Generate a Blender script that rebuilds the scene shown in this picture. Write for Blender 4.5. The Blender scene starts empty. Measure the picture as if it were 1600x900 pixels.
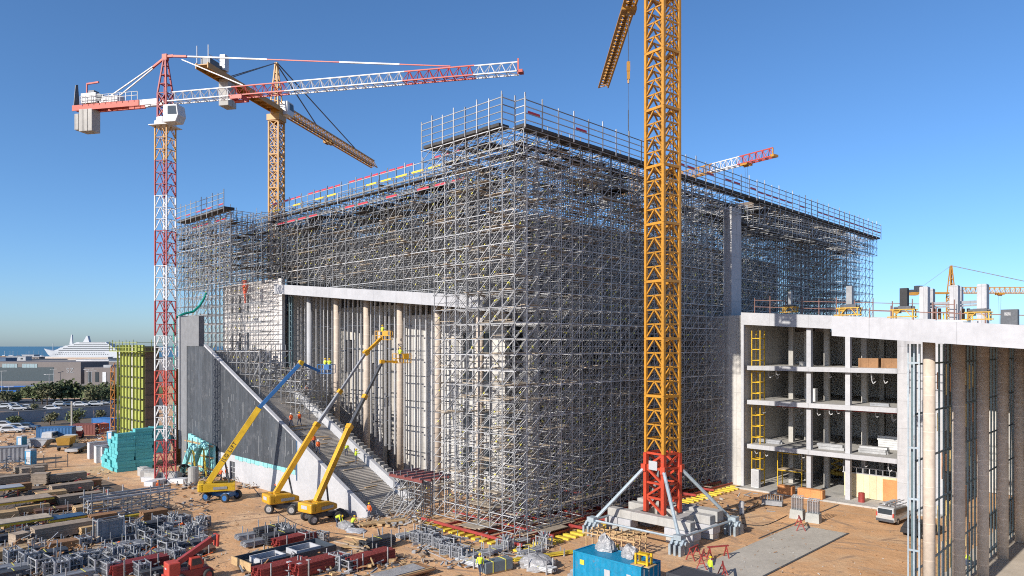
import bpy, math, random
from mathutils import Vector, Matrix
R = math.radians
random.seed(7)
SC = bpy.context.scene
COL = SC.collection

# ------------------------------------------------------------------ camera frame used to survey the site
F = 1120.0; CX = 800.0; HY = 541.0; CAMZ = 18.0
FWD = (-0.7008, 0.7134); RGT = (0.7134, 0.7008)
def P(px, d):                      # plan point on the sight line of a photo column at a depth
    l = (px - CX) / F * d
    return (FWD[0]*d + RGT[0]*l, FWD[1]*d + RGT[1]*l)
def G(px, py, z=0.0):              # plan point where a photo pixel meets the level z
    return P(px, F * (CAMZ - z) / (py - HY))
def ZA(py, d): return CAMZ + (HY - py) / F * d
def P3(px, py, d): x, y = P(px, d); return Vector((x, y, ZA(py, d)))
def depth(x, y): return FWD[0]*x + FWD[1]*y
def PX(x, y): d = depth(x, y); return CX + F * (RGT[0]*x + RGT[1]*y) / d

# ------------------------------------------------------------------ materials
MATS = {}
def mat(name, rgb, rough=0.6, metal=0.0, var=0.12, scale=1.2, fine=0.06, bump=0.0, stretch=None, island=0.05):
    if name in MATS: return MATS[name]
    m = bpy.data.materials.new(name); m.use_nodes = True
    nt = m.node_tree; N = nt.nodes; L = nt.links
    b = N['Principled BSDF']
    b.inputs['Roughness'].default_value = rough; b.inputs['Metallic'].default_value = metal
    tc = N.new('ShaderNodeTexCoord'); mp = N.new('ShaderNodeMapping')
    if stretch: mp.inputs['Scale'].default_value = stretch
    L.new(tc.outputs['Object'], mp.inputs['Vector'])
    n1 = N.new('ShaderNodeTexNoise'); n1.inputs['Scale'].default_value = scale; n1.inputs['Detail'].default_value = 5
    n1.inputs['Roughness'].default_value = 0.65
    n2 = N.new('ShaderNodeTexNoise'); n2.inputs['Scale'].default_value = scale*9; n2.inputs['Detail'].default_value = 3
    L.new(mp.outputs[0], n1.inputs['Vector']); L.new(mp.outputs[0], n2.inputs['Vector'])
    oi = N.new('ShaderNodeObjectInfo'); gi = N.new('ShaderNodeNewGeometry')
    def mrange(sock, lo, hi, a=0.3, c=0.7):
        r = N.new('ShaderNodeMapRange'); r.inputs['From Min'].default_value = a; r.inputs['From Max'].default_value = c
        r.inputs['To Min'].default_value = lo; r.inputs['To Max'].default_value = hi; L.new(sock, r.inputs['Value']); return r.outputs[0]
    def mul(a, c):
        k = N.new('ShaderNodeMath'); k.operation = 'MULTIPLY'; L.new(a, k.inputs[0]); L.new(c, k.inputs[1]); return k.outputs[0]
    v = mul(mrange(n1.outputs['Fac'], 1-var, 1+var), mrange(n2.outputs['Fac'], 1-fine, 1+fine))
    v = mul(v, mrange(oi.outputs['Random'], 0.94, 1.06, 0, 1))
    if island: v = mul(v, mrange(gi.outputs['Random Per Island'], 1-island, 1+island, 0, 1))
    mx = N.new('ShaderNodeVectorMath'); mx.operation = 'SCALE'; mx.inputs[0].default_value = rgb
    L.new(v, mx.inputs['Scale']); L.new(mx.outputs[0], b.inputs['Base Color'])
    if bump:
        bp = N.new('ShaderNodeBump'); bp.inputs['Strength'].default_value = bump; bp.inputs['Distance'].default_value = 0.05
        L.new(n2.outputs['Fac'], bp.inputs['Height']); L.new(bp.outputs[0], b.inputs['Normal'])
    MATS[name] = m; return m

def joints(m, w, h, size, dark, rot=(0, 0, 0), offset=0.0, contrast=0.04):
    """darken a material along panel joints (brick pattern in object space)"""
    nt = m.node_tree; N = nt.nodes; L = nt.links; b = N['Principled BSDF']
    src = b.inputs['Base Color'].links[0].from_socket
    tc = N.new('ShaderNodeTexCoord'); mp = N.new('ShaderNodeMapping'); mp.inputs['Rotation'].default_value = rot
    br = N.new('ShaderNodeTexBrick'); br.offset = offset
    br.inputs['Scale'].default_value = 1; br.inputs['Brick Width'].default_value = w; br.inputs['Row Height'].default_value = h
    br.inputs['Mortar Size'].default_value = size; br.inputs['Mortar Smooth'].default_value = 0.1
    br.inputs['Color1'].default_value = (1-contrast,)*3+(1,); br.inputs['Color2'].default_value = (1+contrast,)*3+(1,)
    br.inputs['Mortar'].default_value = (dark,)*3+(1,)
    L.new(tc.outputs['Object'], mp.inputs['Vector']); L.new(mp.outputs[0], br.inputs['Vector'])
    mx = N.new('ShaderNodeMix'); mx.data_type = 'RGBA'; mx.blend_type = 'MULTIPLY'; mx.inputs['Factor'].default_value = 1
    L.new(src, mx.inputs['A']); L.new(br.outputs['Color'], mx.inputs['B']); L.new(mx.outputs['Result'], b.inputs['Base Color'])
    return m

def streaks(m, lo=0.72, scale=1.3):
    nt = m.node_tree; N = nt.nodes; L = nt.links; b = N['Principled BSDF']; src = b.inputs['Base Color'].links[0].from_socket
    tc = N.new('ShaderNodeTexCoord'); mp = N.new('ShaderNodeMapping'); mp.inputs['Scale'].default_value = (scale, scale, scale*0.07); L.new(tc.outputs['Object'], mp.inputs['Vector'])
    n = N.new('ShaderNodeTexNoise'); n.inputs['Scale'].default_value = 1; n.inputs['Detail'].default_value = 6; n.inputs['Roughness'].default_value = 0.7; L.new(mp.outputs[0], n.inputs['Vector'])
    r = N.new('ShaderNodeMapRange'); r.inputs['From Min'].default_value = 0.52; r.inputs['From Max'].default_value = 0.72; r.inputs['To Min'].default_value = 1; r.inputs['To Max'].default_value = lo; L.new(n.outputs['Fac'], r.inputs['Value'])
    x = N.new('ShaderNodeVectorMath'); x.operation = 'SCALE'; L.new(src, x.inputs[0]); L.new(r.outputs[0], x.inputs['Scale']); L.new(x.outputs[0], b.inputs['Base Color']); return m
def weather(m, col=(0.16, 0.08, 0.045), a=0.58, c=0.70, scale=1.6):
    nt = m.node_tree; N = nt.nodes; L = nt.links; b = N['Principled BSDF']; src = b.inputs['Base Color'].links[0].from_socket
    tc = N.new('ShaderNodeTexCoord'); n = N.new('ShaderNodeTexNoise'); n.inputs['Scale'].default_value = scale; n.inputs['Detail'].default_value = 8; n.inputs['Roughness'].default_value = 0.75; L.new(tc.outputs['Object'], n.inputs['Vector'])
    r = N.new('ShaderNodeMapRange'); r.inputs['From Min'].default_value = a; r.inputs['From Max'].default_value = c; r.inputs['To Max'].default_value = 0.75; L.new(n.outputs['Fac'], r.inputs['Value'])
    x = N.new('ShaderNodeMix'); x.data_type = 'RGBA'; L.new(r.outputs[0], x.inputs['Factor']); L.new(src, x.inputs['A']); x.inputs['B'].default_value = (*col, 1); L.new(x.outputs['Result'], b.inputs['Base Color']); return m
galv   = mat('galvanised_tube', (0.325, 0.33, 0.337), 0.5, 0.1, 0.2, 0.6, 0.1, island=0.5)
galvd  = mat('weathered_tube', (0.27, 0.28, 0.30), 0.6, 0.2, 0.2, 0.6, 0.1, island=0.25)
tagyel = mat('yellow_tag', (0.62, 0.58, 0.10), 0.5)
plank  = mat('grey_plank', (0.34, 0.28, 0.21), 0.8, 0, 0.25, 0.8, 0.15, island=0.3)
deckm  = mat('dark_deck', (0.05, 0.048, 0.048), 0.8, 0, 0.25, 0.5, 0.1, island=0.2)
redp   = mat('red_paint', (0.28, 0.04, 0.035), 0.5, 0, 0.2, 0.8, 0.1, island=0.15)
redtoe = mat('red_board', (0.44, 0.035, 0.06), 0.6, 0, 0.12, 0.8, 0.1, island=0.15)
yelb   = mat('yellow_beam', (0.62, 0.46, 0.05), 0.6, 0, 0.18, 1, 0.1, island=0.2)
conc   = mat('pale_concrete', (0.38, 0.37, 0.35), 0.85, 0, 0.14, 0.35, 0.06, 0.15)
concw  = joints(mat('white_concrete', (0.40, 0.405, 0.425), 0.8, 0, 0.09, 0.35, 0.05, 0.1), 4.8, 40, 0.03, 0.8, (R(90), 0, 0), 0, 0.03)
concd  = mat('raw_concrete', (0.30, 0.285, 0.265), 0.9, 0, 0.2, 0.3, 0.1, 0.2)
concwall = joints(mat('cast_wall', (0.50, 0.485, 0.46), 0.85, 0, 0.13, 0.25, 0.06, 0.1), 3.6, 2.4, 0.02, 0.7, (R(90), 0, 0))
concpier = joints(mat('pier_concrete', (0.42, 0.42, 0.435), 0.85, 0, 0.1, 0.25, 0.05), 40, 3.0, 0.025, 0.72, (R(90), 0, 0))
beige  = joints(mat('column_wrap', (0.46, 0.385, 0.315), 0.8, 0, 0.12, 0.5, 0.08), 90, 1.15, 0.03, 1.25, (R(90), 0, 0))
brownc = joints(mat('brown_column_wrap', (0.50, 0.425, 0.36), 0.8, 0, 0.14, 0.5, 0.1), 90, 1.15, 0.03, 1.3, (R(90), 0, 0))
mull   = mat('mullion_steel', (0.47, 0.47, 0.48), 0.45, 0.3, 0.1, 0.5, 0.05, island=0.1)
teal   = mat('teal_steel', (0.13, 0.19, 0.21), 0.4, 0.2, 0.15, 0.5, 0.1, island=0.15)
darkg  = mat('dark_void', (0.035, 0.035, 0.04), 0.8)
glassd = mat('window_glass', (0.03, 0.04, 0.05), 0.12)
clad   = mat('dark_cladding', (0.046, 0.053, 0.063), 0.7, 0, 0.25, 0.4, 0.25, 0, (3, 1, 0.25), island=0.2)
whitep = mat('white_render', (0.40, 0.405, 0.42), 0.75, 0, 0.10, 0.45, 0.05)
wood   = mat('pine_wood', (0.42, 0.28, 0.14), 0.75, 0, 0.2, 1.0, 0.15, island=0.2)
woodg  = mat('weathered_board', (0.30, 0.235, 0.175), 0.85, 0, 0.2, 0.8, 0.15, island=0.2)
rustb  = mat('brown_board', (0.26, 0.135, 0.06), 0.7, 0, 0.2, 0.8, 0.1, island=0.12)
ply    = mat('pale_plywood', (0.60, 0.50, 0.32), 0.7, 0, 0.1, 0.6, 0.08, island=0.12)
plyo   = mat('orange_plywood', (0.50, 0.22, 0.08), 0.7, 0, 0.14, 0.9, 0.1)
crane_y = mat('crane_yellow', (0.42, 0.20, 0.024), 0.45, 0, 0.12, 0.5, 0.08, island=0.08)
crane_b = mat('crane_ochre', (0.40, 0.20, 0.035), 0.5, 0, 0.14, 0.5, 0.08, island=0.1)
crane_r = mat('crane_red', (0.42, 0.055, 0.035), 0.5, 0, 0.14, 0.5, 0.08, island=0.08)
crane_w = mat('crane_white', (0.50, 0.50, 0.51), 0.5, 0, 0.12, 0.5, 0.06, island=0.06)
maroon  = mat('mast_maroon', (0.27, 0.03, 0.035), 0.55, 0, 0.14, 0.5, 0.08, island=0.1)
orange_r = mat('base_red', (0.42, 0.05, 0.022), 0.5, 0, 0.14, 0.5, 0.08, island=0.08)
steelb = mat('pale_blue_steel', (0.33, 0.39, 0.43), 0.45, 0.2, 0.15, 0.7, 0.1)
black  = mat('black_rubber', (0.025, 0.025, 0.027), 0.75, 0, 0.2, 2, 0.2)
dkgrey = mat('dark_steel', (0.08, 0.085, 0.095), 0.5, 0.3, 0.2, 1, 0.1, island=0.2)
lift_y = mat('lift_yellow', (0.56, 0.35, 0.015), 0.45, 0, 0.2, 1.3, 0.12)
lift_o = mat('lift_amber', (0.58, 0.30, 0.015), 0.45, 0, 0.2, 1.3, 0.12)
lift_b = mat('lift_blue', (0.02, 0.11, 0.30), 0.4, 0, 0.12, 1, 0.06)
aqua   = joints(mat('turquoise_foam', (0.10, 0.44, 0.46), 0.7, 0, 0.14, 0.9, 0.08, island=0.12), 3, 0.125, 0.014, 0.62, (R(90), 0, 0), 0, 0.1)
aquad  = mat('turquoise_sheet', (0.25, 0.58, 0.58), 0.6, 0, 0.2, 0.9, 0.12)
cont_b = mat('container_blue', (0.0, 0.20, 0.36), 0.5, 0, 0.15, 0.8, 0.12)
dblue  = mat('navy_steel', (0.035, 0.08, 0.15), 0.5, 0, 0.15, 0.8, 0.12)
film   = mat('plastic_film', (0.29, 0.285, 0.285), 0.35, 0, 0.2, 1.5, 0.2, 0.6)
silver = mat('silver_paint', (0.50, 0.50, 0.49), 0.3, 0.3, 0.05, 1, 0.03)
carw   = mat('white_car_paint', (0.52, 0.53, 0.54), 0.3)
skin   = mat('skin', (0.42, 0.24, 0.16), 0.6)
hiorange = mat('orange_hivis', (0.75, 0.13, 0.02), 0.7)
hiyellow = mat('yellow_hivis', (0.55, 0.68, 0.04), 0.7)
helmy  = mat('yellow_helmet', (0.80, 0.52, 0.0), 0.35)
helmo  = mat('orange_helmet', (0.75, 0.28, 0.02), 0.35)
helmw  = mat('white_helmet', (0.75, 0.75, 0.75), 0.35)
jeans  = mat('navy_trousers', (0.04, 0.055, 0.10), 0.85)
netg   = mat('green_pipe', (0.0, 0.22, 0.17), 0.5)

for m_ in (concw, whitep, concpier, conc, concwall, concd): streaks(m_, 0.90 if m_ in (concw, whitep) else 0.68)
for m_ in (crane_y, crane_b, crane_r, maroon, orange_r, redp, lift_y, lift_o, lift_b, cont_b, steelb): weather(m_)
weather(crane_w, (0.25, 0.20, 0.17), 0.60, 0.74); weather(whitep, (0.32, 0.28, 0.24), 0.66, 0.84, 0.5); weather(clad, (0.10, 0.105, 0.115), 0.52, 0.66, 0.8)
# ------------------------------------------------------------------ geometry collector
WORLD = {}
class MB:
    def __init__(s): s.v = []; s.f = []; s.m = []
    def add(s, vs, fs, m=0):
        o = len(s.v); s.v.extend(vs)
        for f in fs: s.f.append([i+o for i in f]); s.m.append(m)
    def box(s, c, d, rz=0.0, m=0):
        x, y, z = d[0]/2, d[1]/2, d[2]/2; ca, sa = math.cos(rz), math.sin(rz)
        vs = []
        for dz in (-z, z):
            for dx, dy in ((-x, -y), (x, -y), (x, y), (-x, y)):
                vs.append((c[0]+dx*ca-dy*sa, c[1]+dx*sa+dy*ca, c[2]+dz))
        s.add(vs, [(3,2,1,0), (4,5,6,7), (0,1,5,4), (1,2,6,5), (2,3,7,6), (3,0,4,7)], m)
    def span(s, a, b, m=0):        # axis-aligned box from corner to corner
        s.box([(a[i]+b[i])/2 for i in range(3)], [abs(b[i]-a[i]) for i in range(3)], 0, m)
    def bar(s, p, q, r, n=4, m=0, r2=None, caps=True, phase=None):
        p = Vector(p); q = Vector(q); d = q-p
        if d.length < 1e-6: return
        d.normalize()
        up = Vector((0, 0, 1)) if abs(d.z) < 0.95 else Vector((1, 0, 0))
        a = d.cross(up).normalized(); b = a.cross(d)
        r2 = r if r2 is None else r2
        ph = (math.pi/n if n == 4 else 0) if phase is None else phase
        k = math.sqrt(2) if n == 4 else 1
        vs = []
        for c, rr in ((p, r), (q, r2)):
            for i in range(n):
                t = 2*math.pi*i/n + ph
                w = c + a*(math.cos(t)*rr*k) + b*(math.sin(t)*rr*k); vs.append((w.x, w.y, w.z))
        fs = [(i, n+i, n+(i+1) % n, (i+1) % n) for i in range(n)]
        if caps: fs += [tuple(range(n)), tuple(range(2*n-1, n-1, -1))]
        s.add(vs, fs, m)
    def cyl(s, c, r, h, n=16, m=0, r2=None): s.bar(c, (c[0], c[1], c[2]+h), r, n, m, r2)
    def prism(s, pts, vec, m=0):   # planar outline pushed along a vector
        n = len(pts); v = Vector(vec)
        vs = [tuple(p) for p in pts] + [tuple(Vector(p)+v) for p in pts]
        s.add(vs, [tuple(range(n))[::-1], tuple(range(n, 2*n))] + [(i, (i+1) % n, n+(i+1) % n, n+i) for i in range(n)], m)
    def loft(s, rings, m=0, caps=True):
        n = len(rings[0]); vs = [tuple(p) for r in rings for p in r]; fs = []
        for k in range(len(rings)-1):
            for i in range(n): fs.append((k*n+i, k*n+(i+1) % n, (k+1)*n+(i+1) % n, (k+1)*n+i))
        if caps: fs += [tuple(range(n))[::-1], tuple(range((len(rings)-1)*n, len(rings)*n))]
        s.add(vs, fs, m)
    def path(s, pts, r, n=6, m=0):
        for a, b in zip(pts, pts[1:]): s.bar(a, b, r, n, m)
    def build(s, name, mats, parent=None, smooth=False, world=False, bevel=0.0):
        me = bpy.data.meshes.new(name)
        vs = s.v
        if world and parent is not None:
            inv = WORLD[root_of(parent).name].inverted(); vs = [inv @ Vector(v) for v in vs]
        me.from_pydata([tuple(v) for v in vs], [], s.f)
        for x in (mats if isinstance(mats, (list, tuple)) else [mats]): me.materials.append(x)
        if len(me.materials) > 1: me.polygons.foreach_set('material_index', s.m)
        if smooth: me.polygons.foreach_set('use_smooth', [True]*len(s.f))
        me.update()
        o = bpy.data.objects.new(name, me); COL.objects.link(o)
        if parent is not None: o.parent = parent
        if bevel:
            md = o.modifiers.new('edge', 'BEVEL'); md.width = bevel; md.segments = 2; md.limit_method = 'ANGLE'
        return o
def root_of(o):
    while o.parent is not None: o = o.parent
    return o
def tag(o, label=None, cat=None, group=None, kind=None):
    if label: o['label'] = label
    if cat: o['category'] = cat
    if group: o['group'] = group
    if kind: o['kind'] = kind
    return o
def thing(name, label, cat, loc=(0, 0, 0), rz=0.0, group=None):
    o = bpy.data.objects.new(name, None); COL.objects.link(o); o.empty_display_size = 0.3
    place(o, loc, rz); tag(o, label, cat, group, 'thing'); return o
def place(o, loc, rz=0.0):
    loc = Vector((loc[0], loc[1], loc[2] if len(loc) > 2 else 0.0))
    o.location = loc; o.rotation_euler = (0, 0, rz)
    WORLD[o.name] = Matrix.Translation(loc) @ Matrix.Rotation(rz, 4, 'Z'); return o
def copy_tree(o, loc=None, rz=0.0, label=None, parent=None, group=None):
    c = o.copy(); COL.objects.link(c)
    if parent is not None: c.parent = parent
    for ch in list(o.children): copy_tree(ch, parent=c)
    if loc is not None: place(c, loc, rz)
    if label: c['label'] = label
    if group: c['group'] = group
    return c
def struct(name, mb, m): return tag(mb.build(name, m), kind='structure')

# ------------------------------------------------------------------ camera, sky, sun
cam = bpy.data.cameras.new('camera'); co = bpy.data.objects.new('camera', cam); COL.objects.link(co)
co.location = (0, 0, CAMZ); co.rotation_euler = (R(90), 0, math.atan2(-FWD[0], FWD[1]))
cam.sensor_width = 36; cam.lens = F/1600*36; cam.shift_y = (HY-450)/1600; cam.clip_end = 60000; cam.clip_start = 0.5
SC.camera = co
SUN_EL = 27.5
sd = Vector((-0.012, -1.0, 0)).normalized()          # towards the sun in plan
w = bpy.data.worlds.new('World'); SC.world = w; w.use_nodes = True
nt = w.node_tree; sk = nt.nodes.new('ShaderNodeTexSky'); sk.sky_type = 'NISHITA'; sk.sun_disc = False
sk.sun_elevation = R(SUN_EL); sk.sun_rotation = math.atan2(sd.x, sd.y); sk.altitude = 20; sk.air_density = 0.8; sk.dust_density = 0.7; sk.ozone_density = 7.0
bg = nt.nodes['Background']; bg.inputs['Strength'].default_value = 0.123
hs = nt.nodes.new('ShaderNodeHueSaturation'); hs.inputs['Hue'].default_value = 0.497; hs.inputs['Saturation'].default_value = 1.03; hs.inputs['Value'].default_value = 0.95
nt.links.new(sk.outputs[0], hs.inputs['Color']); nt.links.new(hs.outputs[0], bg.inputs['Color'])
sl = bpy.data.lights.new('sun', 'SUN'); sl.energy = 4.2; sl.angle = R(0.5); sl.color = (1.0, 0.93, 0.83)
so = bpy.data.objects.new('sun', sl); COL.objects.link(so)
dirn = Vector((-sd.x*math.cos(R(SUN_EL)), -sd.y*math.cos(R(SUN_EL)), -math.sin(R(SUN_EL))))
so.rotation_euler = dirn.to_track_quat('-Z', 'Y').to_euler(); so.location = (-40, -60, 90)
SC.view_settings.view_transform = 'Standard'; SC.view_settings.look = 'None'
SC.view_settings.exposure = 0.58; SC.view_settings.gamma = 1.0; SC.view_settings.use_curve_mapping = False
SC.render.engine = 'CYCLES'; SC.cycles.max_bounces = 6; SC.cycles.diffuse_bounces = 4; SC.cycles.use_denoising = False; SC.cycles.filter_width = 1.05; SC.cycles.sample_clamp_indirect = 4
SC.render.film_transparent = False

# ------------------------------------------------------------------ terrain
def ground_material():
    m = mat('site_dirt', (0.53, 0.30, 0.145), 0.95, 0, 0.22, 0.05, 0.12, island=0)
    nt = m.node_tree; N = nt.nodes; L = nt.links; b = N['Principled BSDF']
    src = b.inputs['Base Color'].links[0].from_socket
    tc = N.new('ShaderNodeTexCoord')
    def noise(scale, det, vec=None):
        n = N.new('ShaderNodeTexNoise'); n.inputs['Scale'].default_value = scale; n.inputs['Detail'].default_value = det
        n.inputs['Roughness'].default_value = 0.7
        L.new(vec or tc.outputs['Object'], n.inputs['Vector']); return n.outputs['Fac']
    def ramp(sock, a, c):
        r = N.new('ShaderNodeMapRange'); r.inputs['From Min'].default_value = a; r.inputs['From Max'].default_value = c
        r.interpolation_type = 'SMOOTHSTEP'; L.new(sock, r.inputs['Value']); return r.outputs[0]
    def mixc(fac, a, col, blend='MIX'):
        x = N.new('ShaderNodeMix'); x.data_type = 'RGBA'; x.blend_type = blend
        L.new(fac, x.inputs['Factor']); L.new(a, x.inputs['A']); x.inputs['B'].default_value = (*col, 1); return x.outputs['Result']
    c = mixc(ramp(noise(0.12, 6), 0.46, 0.64), src, (0.57, 0.375, 0.215))
    c = mixc(ramp(noise(0.33, 5), 0.56, 0.66), c, (0.45, 0.27, 0.15))
    # vehicle tracks: stretched, warped bands
    mp = N.new('ShaderNodeMapping'); mp.inputs['Rotation'].default_value = (0, 0, R(25)); mp.inputs['Scale'].default_value = (0.12, 1.1, 1)
    L.new(tc.outputs['Object'], mp.inputs['Vector'])
    c = mixc(ramp(noise(1.0, 3, mp.outputs[0]), 0.56, 0.66), c, (0.44, 0.285, 0.17))
    c = mixc(ramp(noise(2.2, 4), 0.60, 0.70), c, (0.50, 0.37, 0.25))
    for rot, sc_, seed in ((62, 0.16, 0.0), (118, 0.11, 7.0), (20, 0.13, 3.0)):
        wv = N.new('ShaderNodeTexWave'); wv.wave_type = 'BANDS'; wv.inputs['Scale'].default_value = sc_; wv.inputs['Distortion'].default_value = 2.2
        wv.inputs['Detail'].default_value = 2.0; wv.inputs['Detail Scale'].default_value = 0.35
        m2 = N.new('ShaderNodeMapping'); m2.inputs['Rotation'].default_value = (0, 0, R(rot)); m2.inputs['Location'].default_value = (seed, seed, 0)
        L.new(tc.outputs['Object'], m2.inputs['Vector']); L.new(m2.outputs[0], wv.inputs['Vector'])
        k = N.new('ShaderNodeMath'); k.operation = 'MULTIPLY'; L.new(ramp(wv.outputs['Fac'], 0.86, 0.97), k.inputs[0]); L.new(ramp(noise(0.09+seed*0.01, 3), 0.53, 0.62), k.inputs[1])
        c = mixc(k.outputs[0], c, (0.36, 0.225, 0.135))
    c = mixc(ramp(noise(0.055, 5), 0.58, 0.68), c, (0.38, 0.23, 0.13))
    c = mixc(ramp(noise(9.0, 2), 0.66, 0.72), c, (0.22, 0.15, 0.10))
    L.new(c, b.inputs['Base Color'])
    bp = N.new('ShaderNodeBump'); bp.inputs['Strength'].default_value = 0.5; bp.inputs['Distance'].default_value = 0.25
    L.new(noise(1.3, 8), bp.inputs['Height']); L.new(bp.outputs[0], b.inputs['Normal'])
    return m
dirt = ground_material()
g = MB(); g.add([(-1130, -4000, 0), (6000, -4000, 0), (6000, 9000, 0), (-1130, 9000, 0)], [(0, 1, 2, 3)])
struct('ground', g, dirt)
g = MB(); g.add([(-60000, -60000, -1.2), (-1130, -60000, -1.2), (-1130, 60000, -1.2), (-60000, 60000, -1.2)], [(0, 1, 2, 3)])
sea = mat('sea_water', (0.02, 0.10, 0.16), 0.35, 0, 0.15, 0.01, 0.2)
struct('sea', g, sea)
g = MB(); g.span((-1131, -900, -3), (-1090, 2500, 1.6)); struct('quay_shore', g, mat('quay', (0.42, 0.38, 0.33), 0.9))
# ------------------------------------------------------------------ the concert hall under construction, with its portico and stair
def stair_z(x): return 1.0 + 0.425*(-62.9 - x)
hall = thing('hall_building', 'unfinished pale concrete hall with white sloping roof edge behind the scaffolding', 'building', (-80, 60, 0))
def W(mb, name, m, par=hall, **k): return mb.build(name, m, par, world=True, **k)
# sloping roof edge: z falls towards +X
def rz_(x): return 21.9 - 0.0875*(x + 55.0)
b = MB()
b.prism([(-55, 51.8, rz_(-55)), (-101, 51.8, rz_(-101)), (-101, 51.8, rz_(-101)+1.4), (-55, 51.8, rz_(-55)+1.4)], (0, 0.5, 0))
W(b, 'roof_edge', concw)
b = MB(); b.prism([(-55.003, 52.3, 21.9), (-55.003, 135, 21.9), (-55.003, 135, 23.3), (-55.003, 52.3, 23.3)], (-0.5, 0, 0))
W(b, 'roof_edge', concw)
b = MB()
b.prism([(-55.5, 52.3, rz_(-55.5)+0.25), (-101, 52.3, rz_(-101)+0.25), (-101, 52.3, rz_(-101)+1.2), (-55.5, 52.3, rz_(-55.5)+1.2)], (0, 82, 0))
W(b, 'roof', concd)
cols = [-58, -65.3, -72.6, -79.9, -87.2]
for x in cols:
    b = MB(); b.cyl((x, 54, max(0.0, 0)), 0.42, rz_(x)+0.3, 18); W(b, 'column', beige, smooth=True)
b = MB(); b.cyl((-94.5, 54, 0), 0.42, rz_(-94.5)+0.3, 18); W(b, 'column', whitep, smooth=True)
for k in range(1, 12):
    b = MB(); b.cyl((-57, 54+7.3*k, 0), 0.45, 21.9, 12); W(b, 'column', concd, smooth=True)
# walls behind the curtain frame
def wall_with_openings(x0, x1, y, z0, z1, ops, th, m, name='wall'):
    """wall in the XZ plane with rectangular openings (list of x0,x1,z0,z1), butted boxes in between"""
    b = MB(); xs = sorted({x0, x1, *[o[0] for o in ops], *[o[1] for o in ops]})
    for a, c in zip(xs, xs[1:]):
        cuts = sorted([(o[2], o[3]) for o in ops if o[0] <= a and o[1] >= c]); z = z0
        for lo, hi in cuts:
            if lo > z: b.span((a, y, z), (c, y+th, lo))
            z = hi
        if z < z1: b.span((a, y, z), (c, y+th, z1))
    return W(b, name, m)
ops = []
for fl in range(4):
    z = 3.2 + fl*4.6
    ops += [(-65.9, -63.9, z, z+2.6), (-62.5, -60.9, z, z+2.6)]
wall_with_openings(-77, -58.6, 58.5, 0, 22.1, ops, 0.5, concwall)
for o in ops:
    b = MB(); b.span((o[0]+0.05, 58.75, o[2]+0.02), (o[1]-0.05, 58.83, o[3]-0.02)); W(b, 'window', glassd)
    b = MB(); b.span((o[0]-0.2, 58.0, o[2]-0.22), (o[1]+0.2, 58.497, o[2])); W(b, 'balcony_slab', concw)
b = MB(); b.span((-77.4, 58.4, 0), (-76.999, 61.99, 23.5)); W(b, 'wall', concwall)
ops = [(-90.5, -88.4, 12, 15.5), (-97.5, -95, 14, 19), (-84, -82.2, 8, 11.5), (-93.5, -92, 18.2, 21.5)]
wall_with_openings(-101, -77.4, 62, 0, 24, ops, 0.5, mat('dim_wall', (0.42, 0.40, 0.37), 0.9, 0, 0.2, 0.3, 0.1))
for o in ops:
    b = MB(); b.span((o[0], 62.3, o[2]), (o[1], 62.4, o[3])); W(b, 'window', darkg)
b = MB(); b.span((-58.6, 58.9, 0), (-58.1, 132, 21.9)); W(b, 'side_wall', mat('shade_dark_side', (0.05, 0.055, 0.06), 0.35))          # long side wall, its shade put into a near-black colour
b = MB(); b.span((-101.5, 54.6, 0), (-101.05, 61.99, 25.8)); W(b, 'wall', concwall)
for k, (x0, x1) in enumerate([(-87.5, -85.5), (-81, -79.5)]):
    b = MB(); b.span((x0, 60.5, 0), (x1, 61.3, 23)); W(b, 'pier', concwall)
# curtain frame
ym = 55.6
b = MB(); x = -100.6; i = 0
while x < -58.9:
    zt = rz_(x)+0.25; zb = max(0.2, stair_z(x)-2.5)
    b.box((x, ym, (zt+zb)/2), (0.16, 0.22, zt-zb)); x += 1.17 if i % 3 else 0.9; i += 1
W(b, 'curtain_frame', mull)
for k in range(7):
    z = 1.6 + 3.15*k; b = MB()
    xs = -100.6
    while xs < -59.5:
        xe = xs + 4.5
        dz = 0.3 if int((xs+101)/4.5) % 2 else 0.0
        if z+dz > stair_z(xe)-0.8 and z+dz < rz_(xe): b.span((xs, ym-0.07, z+dz), (min(xe, -58.9), ym+0.07, z+dz+0.12))
        xs = xe
    if b.v: W(b, 'transom', dkgrey)
b = MB(); b.span((-101.04, 54.2, 0), (-100.75, 54.5, 25.6))                       # ladder like end post
for k in range(30): b.span((-100.75, 54.28, 1+k*0.8), (-100.3, 54.42, 1.12+k*0.8))
b.span((-100.3, 54.2, 0), (-100.1, 54.5, 25.6)); W(b, 'end_frame', teal)
# white wing wall with slot windows
ops = [(x-.45, x+0.45, z, z+h) for z, h in ((16, 4.2), (23.2, 3.2)) for x in (-118.8, -115.9, -113.1)]
wall_with_openings(-122, -101.6, 53.4, 0, 28.4, ops, 0.5, joints(mat('bright_wall', (0.62, 0.59, 0.575), 0.85, 0, 0.1, 0.3, 0.05), 3.6, 2.4, 0.02, 0.75, (R(90), 0, 0)))
for o in ops:
    b = MB(); b.span((o[0], 53.7, o[2]), (o[1], 53.78, o[3])); W(b, 'window', glassd)
b = MB(); b.span((-122.5, 53.4, 0), (-122.003, 75, 28.4)); W(b, 'wall', concwall)
b = MB(); b.span((-118, 63, 23.5), (-62, 118, 34.8)); W(b, 'stage_tower', mat('shade_dark_wall', (0.06, 0.06, 0.065), 0.8))  # near-black colour stands in for the shade inside the scaffold
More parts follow.
